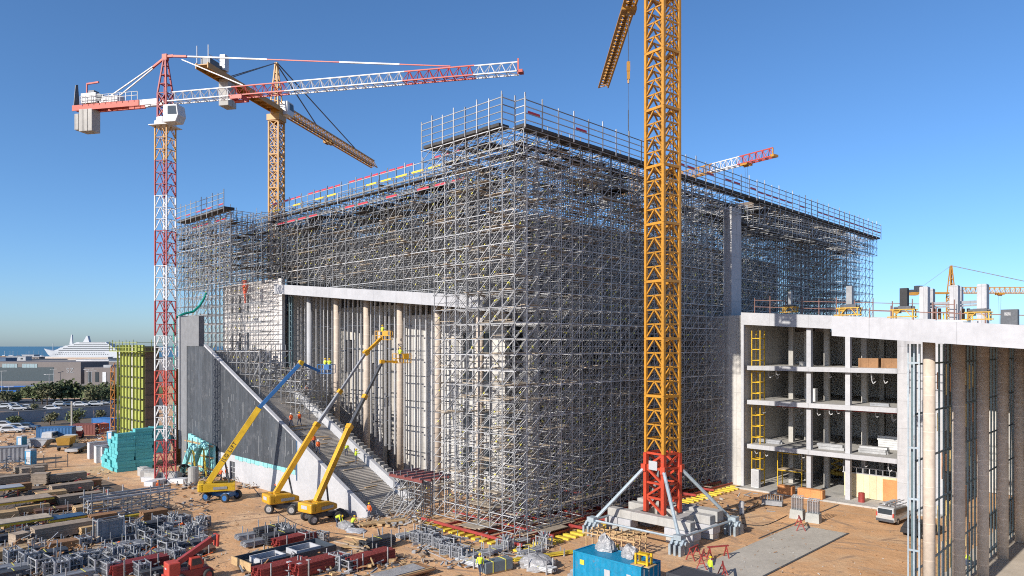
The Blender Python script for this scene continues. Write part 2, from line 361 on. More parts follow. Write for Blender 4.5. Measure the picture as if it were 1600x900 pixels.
# tall core beside the scaffold
b = MB(); b.span((-47.2, 88.5, 0), (-46.0, 91.2, 36.6)); W(b, 'core', concpier)
b = MB(); b.span((-58, 92, 0), (-57.4, 128, 33)); W(b, 'wall', mat('shade_dark_wall', (0, 0, 0)))
# ---- stair with its flank walls
stairs = thing('grand_stair', 'broad concrete stair rising between a dark clad flank and white parapets', 'stair', (-83, 45.5, 0))
prof = []; n = 140; run = 40.4/n; rise = 0.425*run
x = -62.9; z = 0.05
prof.append((x, 42.95, z))
for i in range(n):
    prof.append((x, 42.95, z+rise)); z += rise; x -= run; prof.append((x, 42.95, z))
prof += [(x-6, 42.95, z), (x-6, 42.95, -0.2), (-62.9, 42.95, -0.2)]
b = MB(); b.prism(prof, (0, 5.6, 0)); W(b, 'flight', mat('stair_concrete', (0.40, 0.365, 0.32), 0.9, 0, 0.2, 0.4, 0.1), stairs)
ZC = 3.4
b = MB()       # white plinth with a doorway gap, and the white wedge
b.span((-111.5, 42.4, 0), (-98.9, 42.9, 1.0))
b.span((-93.6, 42.4, 0), (-77.2, 42.9, ZC)); b.span((-95.2, 42.4, 2.5), (-93.6, 42.9, ZC)); b.span((-98.9, 42.4, 0), (-95.2, 42.9, ZC))
b.prism([(-77.2, 42.4, 0), (-62.6, 42.4, 0), (-62.6, 42.4, 0.9), (-62.9, 42.4, 1.0), (-77.2, 42.4, stair_z(-77.2))], (0, 0.5, 0))
W(b, 'plinth_wall', whitep, stairs)
b = MB(); b.span((-95.15, 42.55, 0.02), (-93.65, 42.65, 2.48)); d_ = W(b, 'door', dkgrey, stairs)
b = MB(); b.span((-95.05, 42.5, 1.0), (-93.75, 42.548, 1.1)); b.span((-95.05, 42.5, 1.7), (-93.75, 42.548, 1.78)); b.span((-94.45, 42.5, 0.1), (-94.35, 42.545, 2.4)); b.build('door_frame', galv, d_, world=True)
b = MB()       # dark cladding in vertical strips
x = -109.6
pts_top = lambda x: min(18.1, stair_z(x))
while x < -77.3:
    x2 = min(x+1.35, -77.2)
    b.prism([(x, 42.38, ZC+0.03), (x2-0.012, 42.38, ZC+0.03), (x2-0.012, 42.38, pts_top(x2)-0.14), (x, 42.38, pts_top(x)-0.14)], (0, 0.55, 0)); x = x2
W(b, 'dark_cladding', clad, stairs)
r_ = random.Random(3)
for k in range(70):
    xx = r_.uniform(-109, -78); zt = pts_top(xx)-0.6
    if zt < 4.2: continue
    zz = r_.uniform(3.8, zt); h = r_.choice((0.12, 0.3, 0.9, 2.2))*r_.uniform(0.6, 1.3)
    b = MB(); b.span((xx, 42.365, zz), (xx+r_.uniform(0.04, 0.12), 42.378, min(zz+h, zt))); W(b, 'stain', mat('lime_stain', (0.20, 0.21, 0.22), 0.9), stairs)
b = MB(); b.prism([(-103.4, 42.3, 18.0), (-62.7, 42.3, 0.9), (-62.7, 42.3, 1.06), (-103.4, 42.3, 18.28)], (0, 0.45, 0)); W(b, 'coping', concw, stairs)
b = MB()
for k in range(14): b.span((-93.4+k*1.15, 42.33, ZC-0.45-(k % 2)*0.1), (-92.35+k*1.15, 42.397, ZC+0.0))
W(b, 'foam_strip', aquad, stairs)
b = MB(); b.span((-111.9, 42.3, 0), (-109.62, 42.85, 18.0)); b.span((-111.9, 42.3, 18.0), (-105.2, 43.1, 22.4)); b.span((-109.6, 42.9, 0), (-103.4, 43.3, 17.99)); W(b, 'end_pier', mat('grey_pier', (0.17, 0.175, 0.185), 0.85), stairs)
b = MB(); b.span((-112.25, 42.1, 2.5), (-111.92, 43.3, 22.6)); W(b, 'end_panel', whitep, stairs)
b = MB(); b.span((-77.25, 42.36, ZC-1.2), (-77.0, 42.398, stair_z(-77.1)-0.1)); W(b, 'joint_post', dblue, stairs)
b = MB()       # far parapet
b.prism([(-63.3, 48.6, 0), (-96.4, 48.6, 12), (-96.4, 48.6, 15.4), (-63.3, 48.6, 1.25)], (0, 0.45, 0)); W(b, 'parapet', whitep, stairs)
b = MB()
for k in range(52):
    xx = -64.5-k*0.72
    b.box((xx, 49.5, stair_z(xx)+0.02), (0.46, 0.7, 0.5))
W(b, 'kerb_tooth', concd, stairs)
b = MB(); b.prism([(-63.3, 49.06, 0.2), (-103, 49.06, 17.0), (-103, 49.06, 17.4), (-63.3, 49.06, 0.6)], (0, 0.95, 0)); W(b, 'side_ramp', dkgrey, stairs)

# ------------------------------------------------------------------ library on the right: open floors behind a colonnade
lib = thing('library_building', 'open floored concrete building with white roof edge and tall wrapped columns', 'building', (-30, 88, 0))
def Wl(mb, name, m, **k): return mb.build(name, m, lib, world=True, **k)
slope = 0.066
def lz(x): return 20.75 - slope*(x+42.9)      # underside of the rear roof edge
b = MB(); b.prism([(-43.4, 86, lz(-43.4)), (-17.5, 86, lz(-17.5)), (-17.5, 86, lz(-17.5)+1.55), (-43.4, 86, lz(-43.4)+1.55)], (0, 0.5, 0)); Wl(b, 'roof_edge', concw)
b = MB(); b.prism([(-43.4, 86.5, lz(-43.4)+0.3), (20, 86.5, lz(20)+0.3), (20, 86.5, lz(20)+1.3), (-43.4, 86.5, lz(-43.4)+1.3)], (0, 44, 0)); Wl(b, 'roof', concd)
def fz(x): return 18.68 - 0.08*(x+17.9)
b = MB(); b.prism([(-17.9, 48, fz(-17.9)), (14, 48, fz(14)), (14, 48, fz(14)+1.31), (-17.9, 48, fz(-17.9)+1.31)], (0, 0.5, 0)); Wl(b, 'roof_edge', concw)
b = MB(); b.prism([(-17.9, 48.5, fz(-17.9)+0.25), (14, 48.5, fz(14)+0.25), (14, 48.5, fz(14)+1.15), (-17.9, 48.5, fz(-17.9)+1.15)], (0, 37.45, 0)); Wl(b, 'roof', concd)
for z in (15.5, 11.15, 5.55):
    b = MB(); b.span((-42.6, 86.1, z-0.5), (-25.1, 112, z)); Wl(b, 'floor_slab', conc)
    b = MB(); b.span((-42.6, 86.05, z-0.52), (-25.1, 86.098, z+0.03)); Wl(b, 'slab_edge', concw)
for x in (-35, -30.5):
    b = MB(); b.span((x-0.27, 86.6, 0.2), (x+0.27, 87.2, lz(x)+0.3)); Wl(b, 'column', concw)
for y in (92, 98.5):
    for x in (-39.5, -35, -30.5, -26):
        b = MB(); b.span((x-0.3, y, 0.2), (x+0.3, y+0.6, lz(x)+0.3)); Wl(b, 'column', conc)
b = MB(); b.span((-25.05, 86.04, 0.1), (-20.5, 86.9, 19.6)); Wl(b, 'pier', concpier)
b = MB(); b.span((-43.3, 86.3, 0.1), (-43.0, 112, 20.8)); Wl(b, 'wall', concwall)
b = MB(); b.span((-43.35, 85.9, 0.1), (-42.98, 86.297, 20.75)); Wl(b, 'corner_post', concw)
b = MB(); b.span((-42.6, 103.6, 0.1), (10, 103.9, 20)); Wl(b, 'wall', concwall)
b = MB(); b.span((-42.6, 100, 0.1), (-40.4, 100.4, 20)); b.span((-39, 95, 0.1), (-38.6, 103, 20)); Wl(b, 'wall', concwall)
b = MB(); b.span((-25.0, 87, 0.1), (-24.6, 112, 20)); Wl(b, 'wall', concd)
b = MB(); b.span((-53, 86.8, 0), (-43.42, 87.2, 22.0)); Wl(b, 'wall', concwall)
# ground floor boarding
b = MB()
for k in range(9): b.span((-31.6+k*0.72, 88.6, 0.25), (-30.9+k*0.72, 88.68, 3.0))
Wl(b, 'partition', ply)
b = MB(); b.span((-27.3, 88.5, 0.25), (-25.2, 88.597, 2.75)); Wl(b, 'partition', plyo)
b = MB()
b.span((-31.8, 88.6, 3.0), (-25.1, 88.72, 3.12)); b.span((-31.8, 88.6, 3.7), (-25.1, 88.72, 3.8))
for k in range(10): b.span((-31.7+k*0.72, 88.62, 3.12), (-31.6+k*0.72, 88.7, 3.7))
Wl(b, 'partition_frame', galv)
# hoses and hangers under the slabs
b = MB(); r_ = random.Random(5)
for z in (10.6, 5.0, 15.0):
    for k in range(13):
        x = r_.uniform(-42, -25.6); y = r_.uniform(86.6, 90); l = r_.uniform(0.5, 1.3)
        b = MB(); b.path([(x, y, z), (x, y, z-l*0.7), (x+0.15, y, z-l), (x+0.4, y, z-l*0.8)], 0.045, 4); Wl(b, 'hose', galv)
b = MB()
for z in (10.45, 4.85):
    b = MB(); b.bar((-34.2, 87.6, z), (-25.4, 87.6, z), 0.07, 6); Wl(b, 'sprinkler_pipe', redp)
    b = MB(); b.bar((-40, 89, z-0.1), (-35.5, 89, z-0.1), 0.07, 6); Wl(b, 'sprinkler_pipe', redp)
# colonnade of the portico
for k in range(7):
    y = 50.4+7.3*k
    b = MB(); b.cyl((-12.85, y, 0.05), 0.35 if k == 0 else 0.40, fz(-12.9)+0.25, 20); Wl(b, 'column', beige if k == 0 else brownc, smooth=True)
b = MB()
xm = -13.7; ys = [50.0, 50.75]
y = 51.6
while y < 82: ys.append(y); y += 1.15
for i, y in enumerate(ys):
    gap = (k_ for k_ in ())
    b.box((xm, y, 9.1), (0.11, 0.09, 18.1))
for z in (0.5, 3.6, 7.4, 10.6, 13.6, 16.8):
    b.span((xm-0.03, 50.0, z), (xm+0.05, 81.5, z+0.12))
Wl(b, 'curtain_frame', teal)
yl_ = mat('yellow_lining', (0.55, 0.40, 0.16), 0.8, 0, 0.2, 0.6, 0.1, island=0.4); r_ = random.Random(11)
for y in ys[3:]:
    for z in (1, 4.2, 8, 11.2, 14.2):
        if r_.random() < 0.7:
            b = MB(); b.box((xm-0.7, y+0.3, z+1.3), (0.06, r_.uniform(0.15, 0.45), r_.uniform(1.2, 2.7))); Wl(b, 'lining_board', r_.choice((yl_, yl_, plyo, conc)))
b = MB()
for x in (-13.78, -13.45, -13.16):
    b.box((x, 49.5, 9.1), (0.08, 0.07, 18.1))
for z in (2.0, 5.2, 8.4, 11.6, 16.9): b.span((-13.78, 49.47, z), (-13.16, 49.53, z+0.12))
Wl(b, 'end_frame', steelb)
# portico inner volume, far right
b = MB(); b.span((-11.2, 84, 0), (16, 84.4, 17)); Wl(b, 'wall', concd)
b = MB(); b.span((-8, 70, 4.2), (14, 84, 4.7)); b.span((-8, 70, 9.5), (14, 84, 10.0)); Wl(b, 'floor_slab', concd)
b = MB(); b.span((-13.2, 86.2, 0), (-12.2, 90, 18)); Wl(b, 'pier', concd)
g = MB(); g.add([(-15.4, 40, 0.012), (14, 40, 0.012), (14, 84, 0.012), (-15.4, 84, 0.012)], [(0, 1, 2, 3)])
struct('pavement', g, mat('paving', (0.46, 0.40, 0.33), 0.9, 0, 0.12, 0.4, 0.06))
g = MB(); g.span((-43.5, 84.6, -0.2), (-20.5, 112, 0.2)); struct('floor_ground', g, conc)
# ------------------------------------------------------------------ scaffolding
rs = random.Random(21)
def lattice(root, xs, ys, zs, x_faces, y_faces, tags=True, r=0.0265, brace_p=0.95, plank_p=0.1, skip=None, zb=None, mid=True, diag=1, half=False):
    """a 3-D grid of tubes: standards at every (x,y), ledgers along x and y at every z, braces on the listed faces"""
    st, le, br, pk = MB(), MB(), MB(), MB()
    ztop = zs[-1]
    for x in xs:
        for y in ys:
            if skip and skip(x, y): continue
            z0 = zb(x, y) if zb else zs[0]
            j = rs.uniform(-0.02, 0.02)
            st.bar((x+j, y, z0), (x+j, y, ztop+rs.choice((0.15, 0.3, 0.9))), r*1.15, 4, caps=False)
    def runs(vals, ok):
        out = []; cur = None
        for v in vals:
            if ok(v): cur = [v, v] if cur is None else [cur[0], v]
            else:
                if cur and cur[1] != cur[0]: out.append(cur)
                cur = None
        if cur and cur[1] != cur[0]: out.append(cur)
        return out
    for z in zs:
        for y in ys:
            for a, c in runs(xs, lambda x: not (skip and skip(x, y)) and (not zb or zb(x, y) <= z)):
                le.bar((a-0.15, y, z), (c+0.15, y, z+rs.uniform(-0.02, 0.02)), r*(1.3 if y == ys[0] else 1), 4, caps=False)
        for x in xs:
            for a, c in runs(ys, lambda y: not (skip and skip(x, y)) and (not zb or zb(x, y) <= z)):
                le.bar((x, a-0.15, z+0.07), (x, c+0.15, z+0.07), r*(1.3 if x == xs[-1] else 1), 4, caps=False)
                if half: le.bar((x, a-0.1, z-0.68), (x, c+0.1, z-0.68), r*0.7, 4, caps=False)
    def brace(p, q, front):
        if not front and rs.random() < 0.35: return
        br.bar(p, q, r*(0.85 if front else 0.7), 4, caps=False)
        if tags and front and rs.random() < 0.3:
            p = Vector(p); q = Vector(q); t = 0.5+rs.uniform(-0.08, 0.08); d = (q-p)*0.05
            br.bar(p.lerp(q, t)-d, p.lerp(q, t)+d, r*1.5, 4, m=1, caps=False)
    for y in y_faces:
        for a, c in zip(xs, xs[1:]):
            for z0, z1 in zip(zs, zs[1:]):
                if skip and (skip(a, y) or skip(c, y)): continue
                if zb and max(zb(a, y), zb(c, y)) > z0: continue
                if rs.random() < brace_p:
                    (brace((a, y-0.05, z0), (c, y-0.05, z1), y < y_faces[0]+3.3) if diag > 0 or rs.random() < 0.5 else brace((c, y-0.05, z0), (a, y-0.05, z1), y < y_faces[0]+3.3))
    for x in x_faces:
        for a, c in zip(ys, ys[1:]):
            for z0, z1 in zip(zs, zs[1:]):
                if skip and (skip(x, a) or skip(x, c)): continue
                if zb and max(zb(x, a), zb(x, c)) > z0: continue
                if rs.random() < brace_p:
                    if x > x_faces[0]-1.0 or rs.random() < 0.5: brace((x+0.05, a, z0), (x+0.05, c, z1), x > x_faces[0]-3.4)
                    else: brace((x+0.05, c, z0), (x+0.05, a, z1), x > x_faces[0]-3.4)
    for x in range(len(xs)-1):
        for y in range(len(ys)-1):
            for z in zs[1:]:
                if skip and skip(xs[x], ys[y]): continue
                if zb and zb(xs[x], ys[y]) > z-1: continue
                if rs.random() < plank_p:
                    if rs.random() < 0.5: pk.box(((xs[x]+xs[x+1])/2, ys[y]+rs.uniform(0.2, 1.2), z+rs.uniform(0.09, 0.15)), ((xs[x+1]-xs[x])*0.95, rs.choice((0.3, 0.6)), 0.06))
                    else: pk.box((xs[x]+rs.uniform(0.2, 1.2), (ys[y]+ys[y+1])/2, z+rs.uniform(0.09, 0.15)), (rs.choice((0.3, 0.6)), (ys[y+1]-ys[y])*1.6, 0.06))
    for nm, mb, ms in (('standard_lattice', st, galv), ('ledger_lattice', le, galv), ('brace_lattice', br, [galv, tagyel]), ('plank', pk, plank)):
        if mb.v: tag(mb.build(nm, ms, root, world=True), kind='stuff')
def frange(a, b, s):
    n = int(round((b-a)/s)); return [a+(b-a)*i/n for i in range(n+1)]
def guard_rail(root, pts, h=2.2, rails=4, step=2.0, out=galv, toe=None, toe_p=0.0, toe_z=1.1):
    for a, c in zip(pts, pts[1:]):
        a = Vector(a); c = Vector(c); n = max(1, int((c-a).length/step)); b = MB()
        for i in range(0 if a == Vector(pts[0]) else 1, n+1):
            p = a.lerp(c, i/n); b.bar(p-Vector((0, 0, 0.5)), p+Vector((0, 0, h+(0.5 if i % 2 else 0.2))), 0.045, 4)
        for k in range(rails):
            z = 0.15+(h-0.2)*k/(rails-1); b.bar(a+Vector((0, 0, z)), c+Vector((0, 0, z)), 0.036, 4)
        b.build('guard_rail', out, root, world=True)
        if toe:
            for i in range(n):
                if rs.random() < toe_p:
                    p = a.lerp(c, (i+0.15)/n); q = a.lerp(c, (i+0.85)/n); t = MB()
                    dv = (q-p); t.box(((p.x+q.x)/2, (p.y+q.y)/2, p.z+toe_z), (dv.length, 0.05, 0.22), math.atan2(dv.y, dv.x)); t.build('toe_board', toe, root, world=True)

# corner block and the long flank (+X face)
flank = thing('scaffold', 'tall grey tube scaffold wrapping the hall corner and its shaded long side', 'scaffolding', (-50, 65, 0), 0, 'scaffolding round the hall')
ZT = 37.9
xs = frange(-57, -45.5, 1.64); ys = frange(46.7, 92.0, 1.62); zs = frange(0.9, ZT, 1.5)
lattice(flank, xs, ys, zs, list(reversed(xs)), ys, plank_p=0.24, half=True,
        skip=lambda x, y: (x < -54.2 and y > 51.0) or (y > 85.8 and x > -47.6))
far = thing('scaffold', 'far blue grey end of the scaffold above the library roof', 'scaffolding', (-52, 116, 0), 0, 'scaffolding round the hall')
ys2 = frange(93.6, 141, 1.63); xs2 = frange(-57, -48.0, 1.8)
zs2 = [z for z in zs if z > 14.5]
lattice(far, xs2, ys2, zs2, list(reversed(xs2)), ys2, plank_p=0.14, half=True)
xs3 = frange(-57, -45.2, 2.4)
lattice(far, xs3, frange(126, 141, 1.9), zs2, [xs3[-1]], [], plank_p=0.04, tags=False)
# upper front, standing on the sloping roof
front = thing('scaffold', 'sunlit grey scaffold grid above the white sloping roof edge', 'scaffolding', (-80, 54, 23), 0, 'scaffolding round the hall')
xf = frange(-109.4, -58.6, 1.6); yf = frange(52.4, 62, 1.6); zf = [z for z in zs if z > 24] 
lattice(front, xf, yf, [21.9+1.5*0]+[z for z in zs if z > 22.5], list(reversed(xf))[::2], yf, plank_p=0.24, half=True,
        zb=lambda x, y: rz_(x)+1.25 if x > -101.3 else 28.6)
# wing scaffold on the left
wing = thing('scaffold', 'scaffold wing standing in front of the white slot windowed wall', 'scaffolding', (-114, 49, 0), 0, 'scaffolding round the hall')
xw = frange(-127, -101.3, 1.6); yw = frange(47.4, 52.6, 1.3)
lattice(wing, xw, yw, zs, [xw[-1], xw[0]], [yw[0], yw[1], yw[2]], plank_p=0.08, skip=lambda x, y: x > -113 and y < 50, zb=lambda x, y: 17.0 if y < 51.2 and x > -104.5 else 0.9)
yw2 = frange(54.5, 64, 1.9); lattice(wing, frange(-127, -103, 1.9), yw2, [z for z in zs if z > 28.5], [], yw2, plank_p=0.22)
lattice(wing, frange(-127, -103, 1.9), frange(46.0, 49.5, 1.5), [z for z in zs if z > 27.2], [], [46.0, 47.17], plank_p=0.18)
# canopy deck over the flank: overhanging planked edge with rails and boards
def deck(root, a, c, width, th=0.22, m=deckm, n=10):
    a = Vector(a); c = Vector(c); d = (c-a); L = d.length; ang = math.atan2(d.y, d.x); b = MB()
    for i in range(n):
        p = a.lerp(c, (i+0.5)/n); b.box((p.x, p.y, p.z+rs.uniform(-0.02, 0.02)), (L/n*0.985, width, th), ang)
    return b.build('deck', m, root, world=True)
deck(flank, (-44.9, 46.6, 37.9), (-44.9, 92, 37.9), 1.3, 0.28)
deck(far, (-44.9, 92.2, 37.9), (-44.9, 142, 37.9), 1.3, 0.28)
deck(flank, (-56.6, 45.6, 37.9), (-45.8, 45.6, 37.9), 1.3, 0.28)
deck(flank, (-46.8, 48, 37.0), (-46.8, 91, 37.0), 1.0, 0.2)
deck(far, (-48, 93, 35.3), (-48, 139, 35.3), 1.0, 0.25)
deck(front, (-101, 51.7, 37.1), (-58, 51.7, 37.1), 0.7, 0.12)
deck(wing, (-120, 45.6, 38.1), (-102.5, 45.6, 38.1), 1.6, 0.35)
guard_rail(flank, [(-56.8, 44.9, 38.15), (-45.4, 44.9, 38.15)], 2.1, 4, 1.6)
guard_rail(flank, [(-45.38, 44.93, 38.15), (-45.38, 46.58, 38.15), (-44.13, 46.58, 38.15)], 2.1, 4, 2.3)
guard_rail(flank, [(-44.1, 46.6, 38.15), (-44.1, 92, 38.15)], 2.0, 4, 2.2, galv, redtoe, 0.35, 0.9)
guard_rail(far, [(-44.12, 92.03, 38.15), (-44.1, 142, 38.15)], 2.1, 4, 2.2, galv, redtoe, 0.8, 0.7)
guard_rail(front, [(-101, 51.5, 37.25), (-58, 51.5, 37.25)], 1.9, 3, 1.7, galv, redtoe, 0.8, 2.0)
guard_rail(front, [(-101, 51.3, 37.25), (-58, 51.3, 37.25)], 0.7, 2, 3.0, galv, yelb, 0.7, 0.9)
guard_rail(front, [(-101, 52.1, 36.0), (-58, 52.1, 36.0)], 0.5, 2, 3.0, galv, redtoe, 0.6, 0.3)
guard_rail(wing, [(-120.5, 44.8, 37.9), (-102.5, 44.8, 37.9)], 2.4, 4, 2.0, galv, redtoe, 0.5, 0.8)
guard_rail(wing, [(-126.5, 46.4, 36.6), (-103, 46.4, 36.6)], 1.0, 2, 2.0, galv, redtoe, 0.5, 0.5)
lattice(flank, [-45.5, -44.4], ys[:27], [35.4, 36.5, 37.6], [-44.4], [ys[0]], plank_p=0.05, tags=False)
lattice(far, [-48, -46.2, -44.5], ys2, [34.6, 36.0, 37.5], [-44.5], [], plank_p=0.2, tags=False)
lattice(flank, xs, [45.1, 46.7], [35.4, 36.5, 37.6], [], [45.1], plank_p=0.05, tags=False)
# patchy working platforms under the canopy
b = MB()
for k in range(150):
    x = rs.uniform(-57, -46); y = rs.uniform(48, 138); z = rs.choice((36.9, 37.2, 36.2, 37.9, 34.9))
    b.box((x, y, z), (rs.uniform(0.6, 2.4), rs.uniform(1.5, 3.5), 0.08))
tag(b.build('platform', deckm, flank, world=True), kind='stuff')
b = MB()
for k in range(150):
    x = rs.uniform(-101, -57); y = rs.uniform(52.5, 62); z = rs.choice((35.2, 36.2, 34.6))
    b.box((x, y, z), (rs.uniform(1.6, 3.4), rs.uniform(0.6, 1.8), 0.08))
tag(b.build('platform', deckm, front, world=True), kind='stuff')
for k in range(70):
    y = rs.uniform(48, 82); z = zs[rs.randrange(1, len(zs)-2)]+rs.uniform(0.17, 0.3); L_ = rs.choice((1.6, 3.2, 4.8, 6.4)); x = rs.choice((-45.9, -46.4, -47.5, -48.2)); b = MB()
    b.box((x, y, z), (0.62, L_, 0.06)); b.build('deck_board', plank, flank, world=True)
for k in range(40):
    x = rs.uniform(-56, -47); z = zs[rs.randrange(1, len(zs)-2)]+rs.uniform(0.31, 0.4); b = MB(); b.box((x, rs.choice((47.2, 48.1, 49.0)), z), (rs.choice((1.6, 3.2)), 0.62, 0.06)); b.build('deck_board', plank, flank, world=True)
for k in range(30):
    x = rs.uniform(-100, -60); z = rs.uniform(27, 36); b = MB(); b.box((x, rs.choice((52.9, 53.6, 54.6)), z), (rs.choice((1.6, 3.2, 4.8)), 0.62, 0.06)); b.build('deck_board', plank, front, world=True)
b = MB()
for k in range(260):
    x = rs.uniform(-57.5, -47); y = rs.uniform(52, 138); z = rs.uniform(2, 36)
    if z < 14 and y > 90: continue
    b.box((x, y, z), (rs.uniform(0.5, 1.6), rs.uniform(0.5, 2.6), 0.07))
tag(b.build('platform', galvd, flank, world=True), kind='stuff')
b = MB()
for k in range(110):
    x = rs.uniform(-126, -101); y = rs.uniform(47, 64); z = rs.uniform(29.5, 37.0)
    b.box((x, y, z), (rs.uniform(1.2, 3.0), rs.uniform(0.6, 1.8), 0.08))
tag(b.build('platform', deckm, wing, world=True), kind='stuff')
# canopy slab being cast on top of the falsework
b = MB(); b.span((-60, 98, 38.0), (-47.5, 134, 38.9)); b.build('canopy_slab', mat('brown_formboard2', (0.16, 0.12, 0.09), 0.8), far, world=True)
# footing grillage: red beams on yellow ended sleepers
for k in range(9):
    y = 45.4+k*1.62*2.6
    b = MB(); b.span((-57.5, y, 0.42), (-43.4, y+0.16, 0.66)); b.build('footing_beam', redp, flank, world=True)
for k in range(7):
    x = -44.6-k*1.64
    b = MB(); b.span((x-0.1, 45.6, 0.2), (x+0.1, 86, 0.415)); b.build('footing_beam', redp, flank, world=True)
for k in range(13):
    x = -57+k*1.08
    b = MB(); b.span((x, 44.9, 0.02), (x+0.55, 46.4, 0.2)); b.build('sleeper', yelb, flank, world=True)
for k in range(38):
    y = 45.6+k*1.06
    b = MB(); b.span((-44.3, y, 0.02), (-42.7, y+0.45, 0.2)); b.build('sleeper', yelb, flank, world=True)
b = MB()
for k in range(110):
    b.box((rs.uniform(-57, -45), rs.uniform(47, 85), 0.72+rs.uniform(0, 0.05)), (rs.choice((0.3, 0.5, 2.4)), rs.choice((2.2, 3.0, 0.4)), 0.06))
tag(b.build('footing_plank', plank, flank, world=True), kind='stuff')
# stair scaffold and the low red topped scaffold at the stair foot
st1 = thing('stair_scaffold', 'low tube scaffold standing on the upper steps of the grand stair', 'scaffolding', (-95, 46, 14), 0)
lattice(st1, frange(-102.5, -89, 1.35), frange(43.6, 48.0, 1.45), frange(5, 17.3, 1.5), [-89], [43.6, 45.06], plank_p=0.16, zb=lambda x, y: stair_z(x)-1, r=0.03)
lattice(st1, frange(-101, -83, 1.3), frange(46.2, 49.9, 1.2), frange(6.5, 14.9, 1.4), [-83], [46.2, 47.43], plank_p=0.2, zb=lambda x, y: stair_z(x)-1, r=0.028, skip=lambda x, y: False)
st2 = thing('stair_foot_scaffold', 'small scaffold tower with red beam top beside the stair foot', 'scaffolding', (-60.5, 48, 0), 0)
lattice(st2, frange(-63, -58.2, 1.2), frange(46.0, 49.6, 1.2), frange(0.4, 3.9, 1.15), [-58.2], [46.0], plank_p=0.25, r=0.03)
for k in range(4):
    b = MB(); b.span((-63.6, 45.8+k*1.2, 4.0), (-57.9, 45.95+k*1.2, 4.3)); b.build('top_beam', mat('dull_red_beam', (0.17, 0.045, 0.04), 0.7), st2, world=True)
for k in range(5):
    b = MB(); b.span((-63.3+k*1.3, 45.6, 4.3), (-63.2+k*1.3, 49.8, 4.5)); b.build('cross_beam', mat('mauve_steel', (0.22, 0.15, 0.17), 0.6), st2, world=True)
b = MB()
for k in range(12):
    x = rs.uniform(-65, -59); b.bar((x, 44.2+rs.uniform(0, 1), 0.1), (x+rs.uniform(0.5, 2), 45.8, rs.uniform(1.5, 2.6)), 0.035, 4)
b.build('loose_tube', galv, st2, world=True)
# ------------------------------------------------------------------ tower cranes
def lattice_box(mb, z0, z1, w, post, bar, panels, style='K', heavy=False):
    h = w/2; c = [(-h, -h), (h, -h), (h, h), (-h, h)]
    for x, y in c: mb.bar((x, y, z0), (x, y, z1-0.01), post, 4, phase=math.pi/4)
    for k in range(panels):
        a = z0+(z1-z0)*k/panels; e = z0+(z1-z0)*(k+1)/panels
        for i in range(4):
            p = Vector((*c[i], 0)); q = Vector((*c[(i+1) % 4], 0)); m = (p+q)/2
            A = Vector((0, 0, a)); E = Vector((0, 0, e))
            mb.bar(p+E*0.999, q+E*0.999, bar*(2.0 if heavy and k == panels-1 else 1.0), 4)
            if style == 'K': mb.bar(p+A, m+E, bar, 4); mb.bar(q+A, m+E, bar, 4)
            elif style == 'X': mb.bar(p+A, q+E, bar, 4); mb.bar(q+A, p+E, bar, 4)
            else:
                if k % 2: mb.bar(p+A, q+E, bar, 4)
                else: mb.bar(q+A, p+E, bar, 4)
def lattice_jib(mb, x0, x1, w, h, chord, bar, panels, inv=False, h1=None):
    """triangular jib section along +x: two bottom chords at z=0, one top chord at z=h"""
    h1 = h if h1 is None else h1
    A = [Vector((x0, -w/2, 0)), Vector((x0, w/2, 0)), Vector((x0, 0, h))]
    B = [Vector((x1, -w/2, 0)), Vector((x1, w/2, 0)), Vector((x1, 0, h1))]
    for a, c in zip(A, B): mb.bar(a, c, chord, 4)
    for k in range(panels):
        t0, t1, tm = k/panels, (k+1)/panels, (k+0.5)/panels
        L0, L1 = A[0].lerp(B[0], t0), A[0].lerp(B[0], t1); R0, R1 = A[1].lerp(B[1], t0), A[1].lerp(B[1], t1); T = A[2].lerp(B[2], tm)
        for p in (L0, R0, L1, R1): mb.bar(p, T, bar, 4)
        mb.bar(L0, R0, bar, 4); mb.bar(L0, R1, bar, 4)
def crane_part(root, name, m, fn, **k):
    b = MB(); fn(b); return b.build(name, m, root, **k)
def cab_part(root, x, y, z, m, s=1.0):
    b = MB(); pr = [(-0.9, -0.95), (0.7, -0.95), (1.05, -0.2), (0.85, 1.0), (-0.9, 1.05)]
    b.prism([(x+p*s, y-0.7*s, z+q*s) for p, q in pr], (0, 1.4*s, 0)); c = b.build('cab', m, root, bevel=0.08)
    b = MB(); b.prism([(x+p*s, y-0.715*s, z+q*s) for p, q in [(-0.3, -0.1), (0.88, -0.15), (0.75, 0.8), (-0.3, 0.85)]], (0, 1.43*s, 0))
    b.build('window', glassd, c); return c

# --- red and white saddle jib crane beside the stair wall
XA, YA = -99.4, 35.6
d0 = 94.5
cr = thing('tower_crane', 'red and white banded tower crane with a long horizontal jib by the dark wall', 'crane', (XA, YA, 0), math.atan2(0.528, 0.849))
ws = 1.75; zt = ZA(196, d0); secs = [crane_b, maroon, crane_w, maroon, crane_w, maroon, crane_w, crane_r, crane_w, maroon]
zz = [zt-4.62*k for k in range(11)]; zz[10] = 0.6
for k in range(10):
    b = MB(); lattice_box(b, zz[k+1], zz[k], ws, 0.082, 0.035, 3, 'K'); o = b.build('mast_section', secs[k], cr)
    if secs[k] != maroon: o['label'] = ('ochre' if k == 0 else 'bright red' if secs[k] == crane_r else 'white') + ' mast section'
b = MB(); b.box((0, 0, 0.3), (6.4, 1.3, 0.6)); b.box((0, 0, 0.302), (1.3, 6.4, 0.6))
b.build('foot_cross', crane_w, cr)
zj = ZA(148, d0)-0.9
crane_part(cr, 'slewing_ring', crane_w, lambda b: (b.cyl((0, 0, zt), 1.35, 0.55, 20), b.cyl((0, 0, zt+0.55), 1.1, 0.5, 20), b.box((0, 0, zt-0.05), (2.9, 2.9, 0.1))))
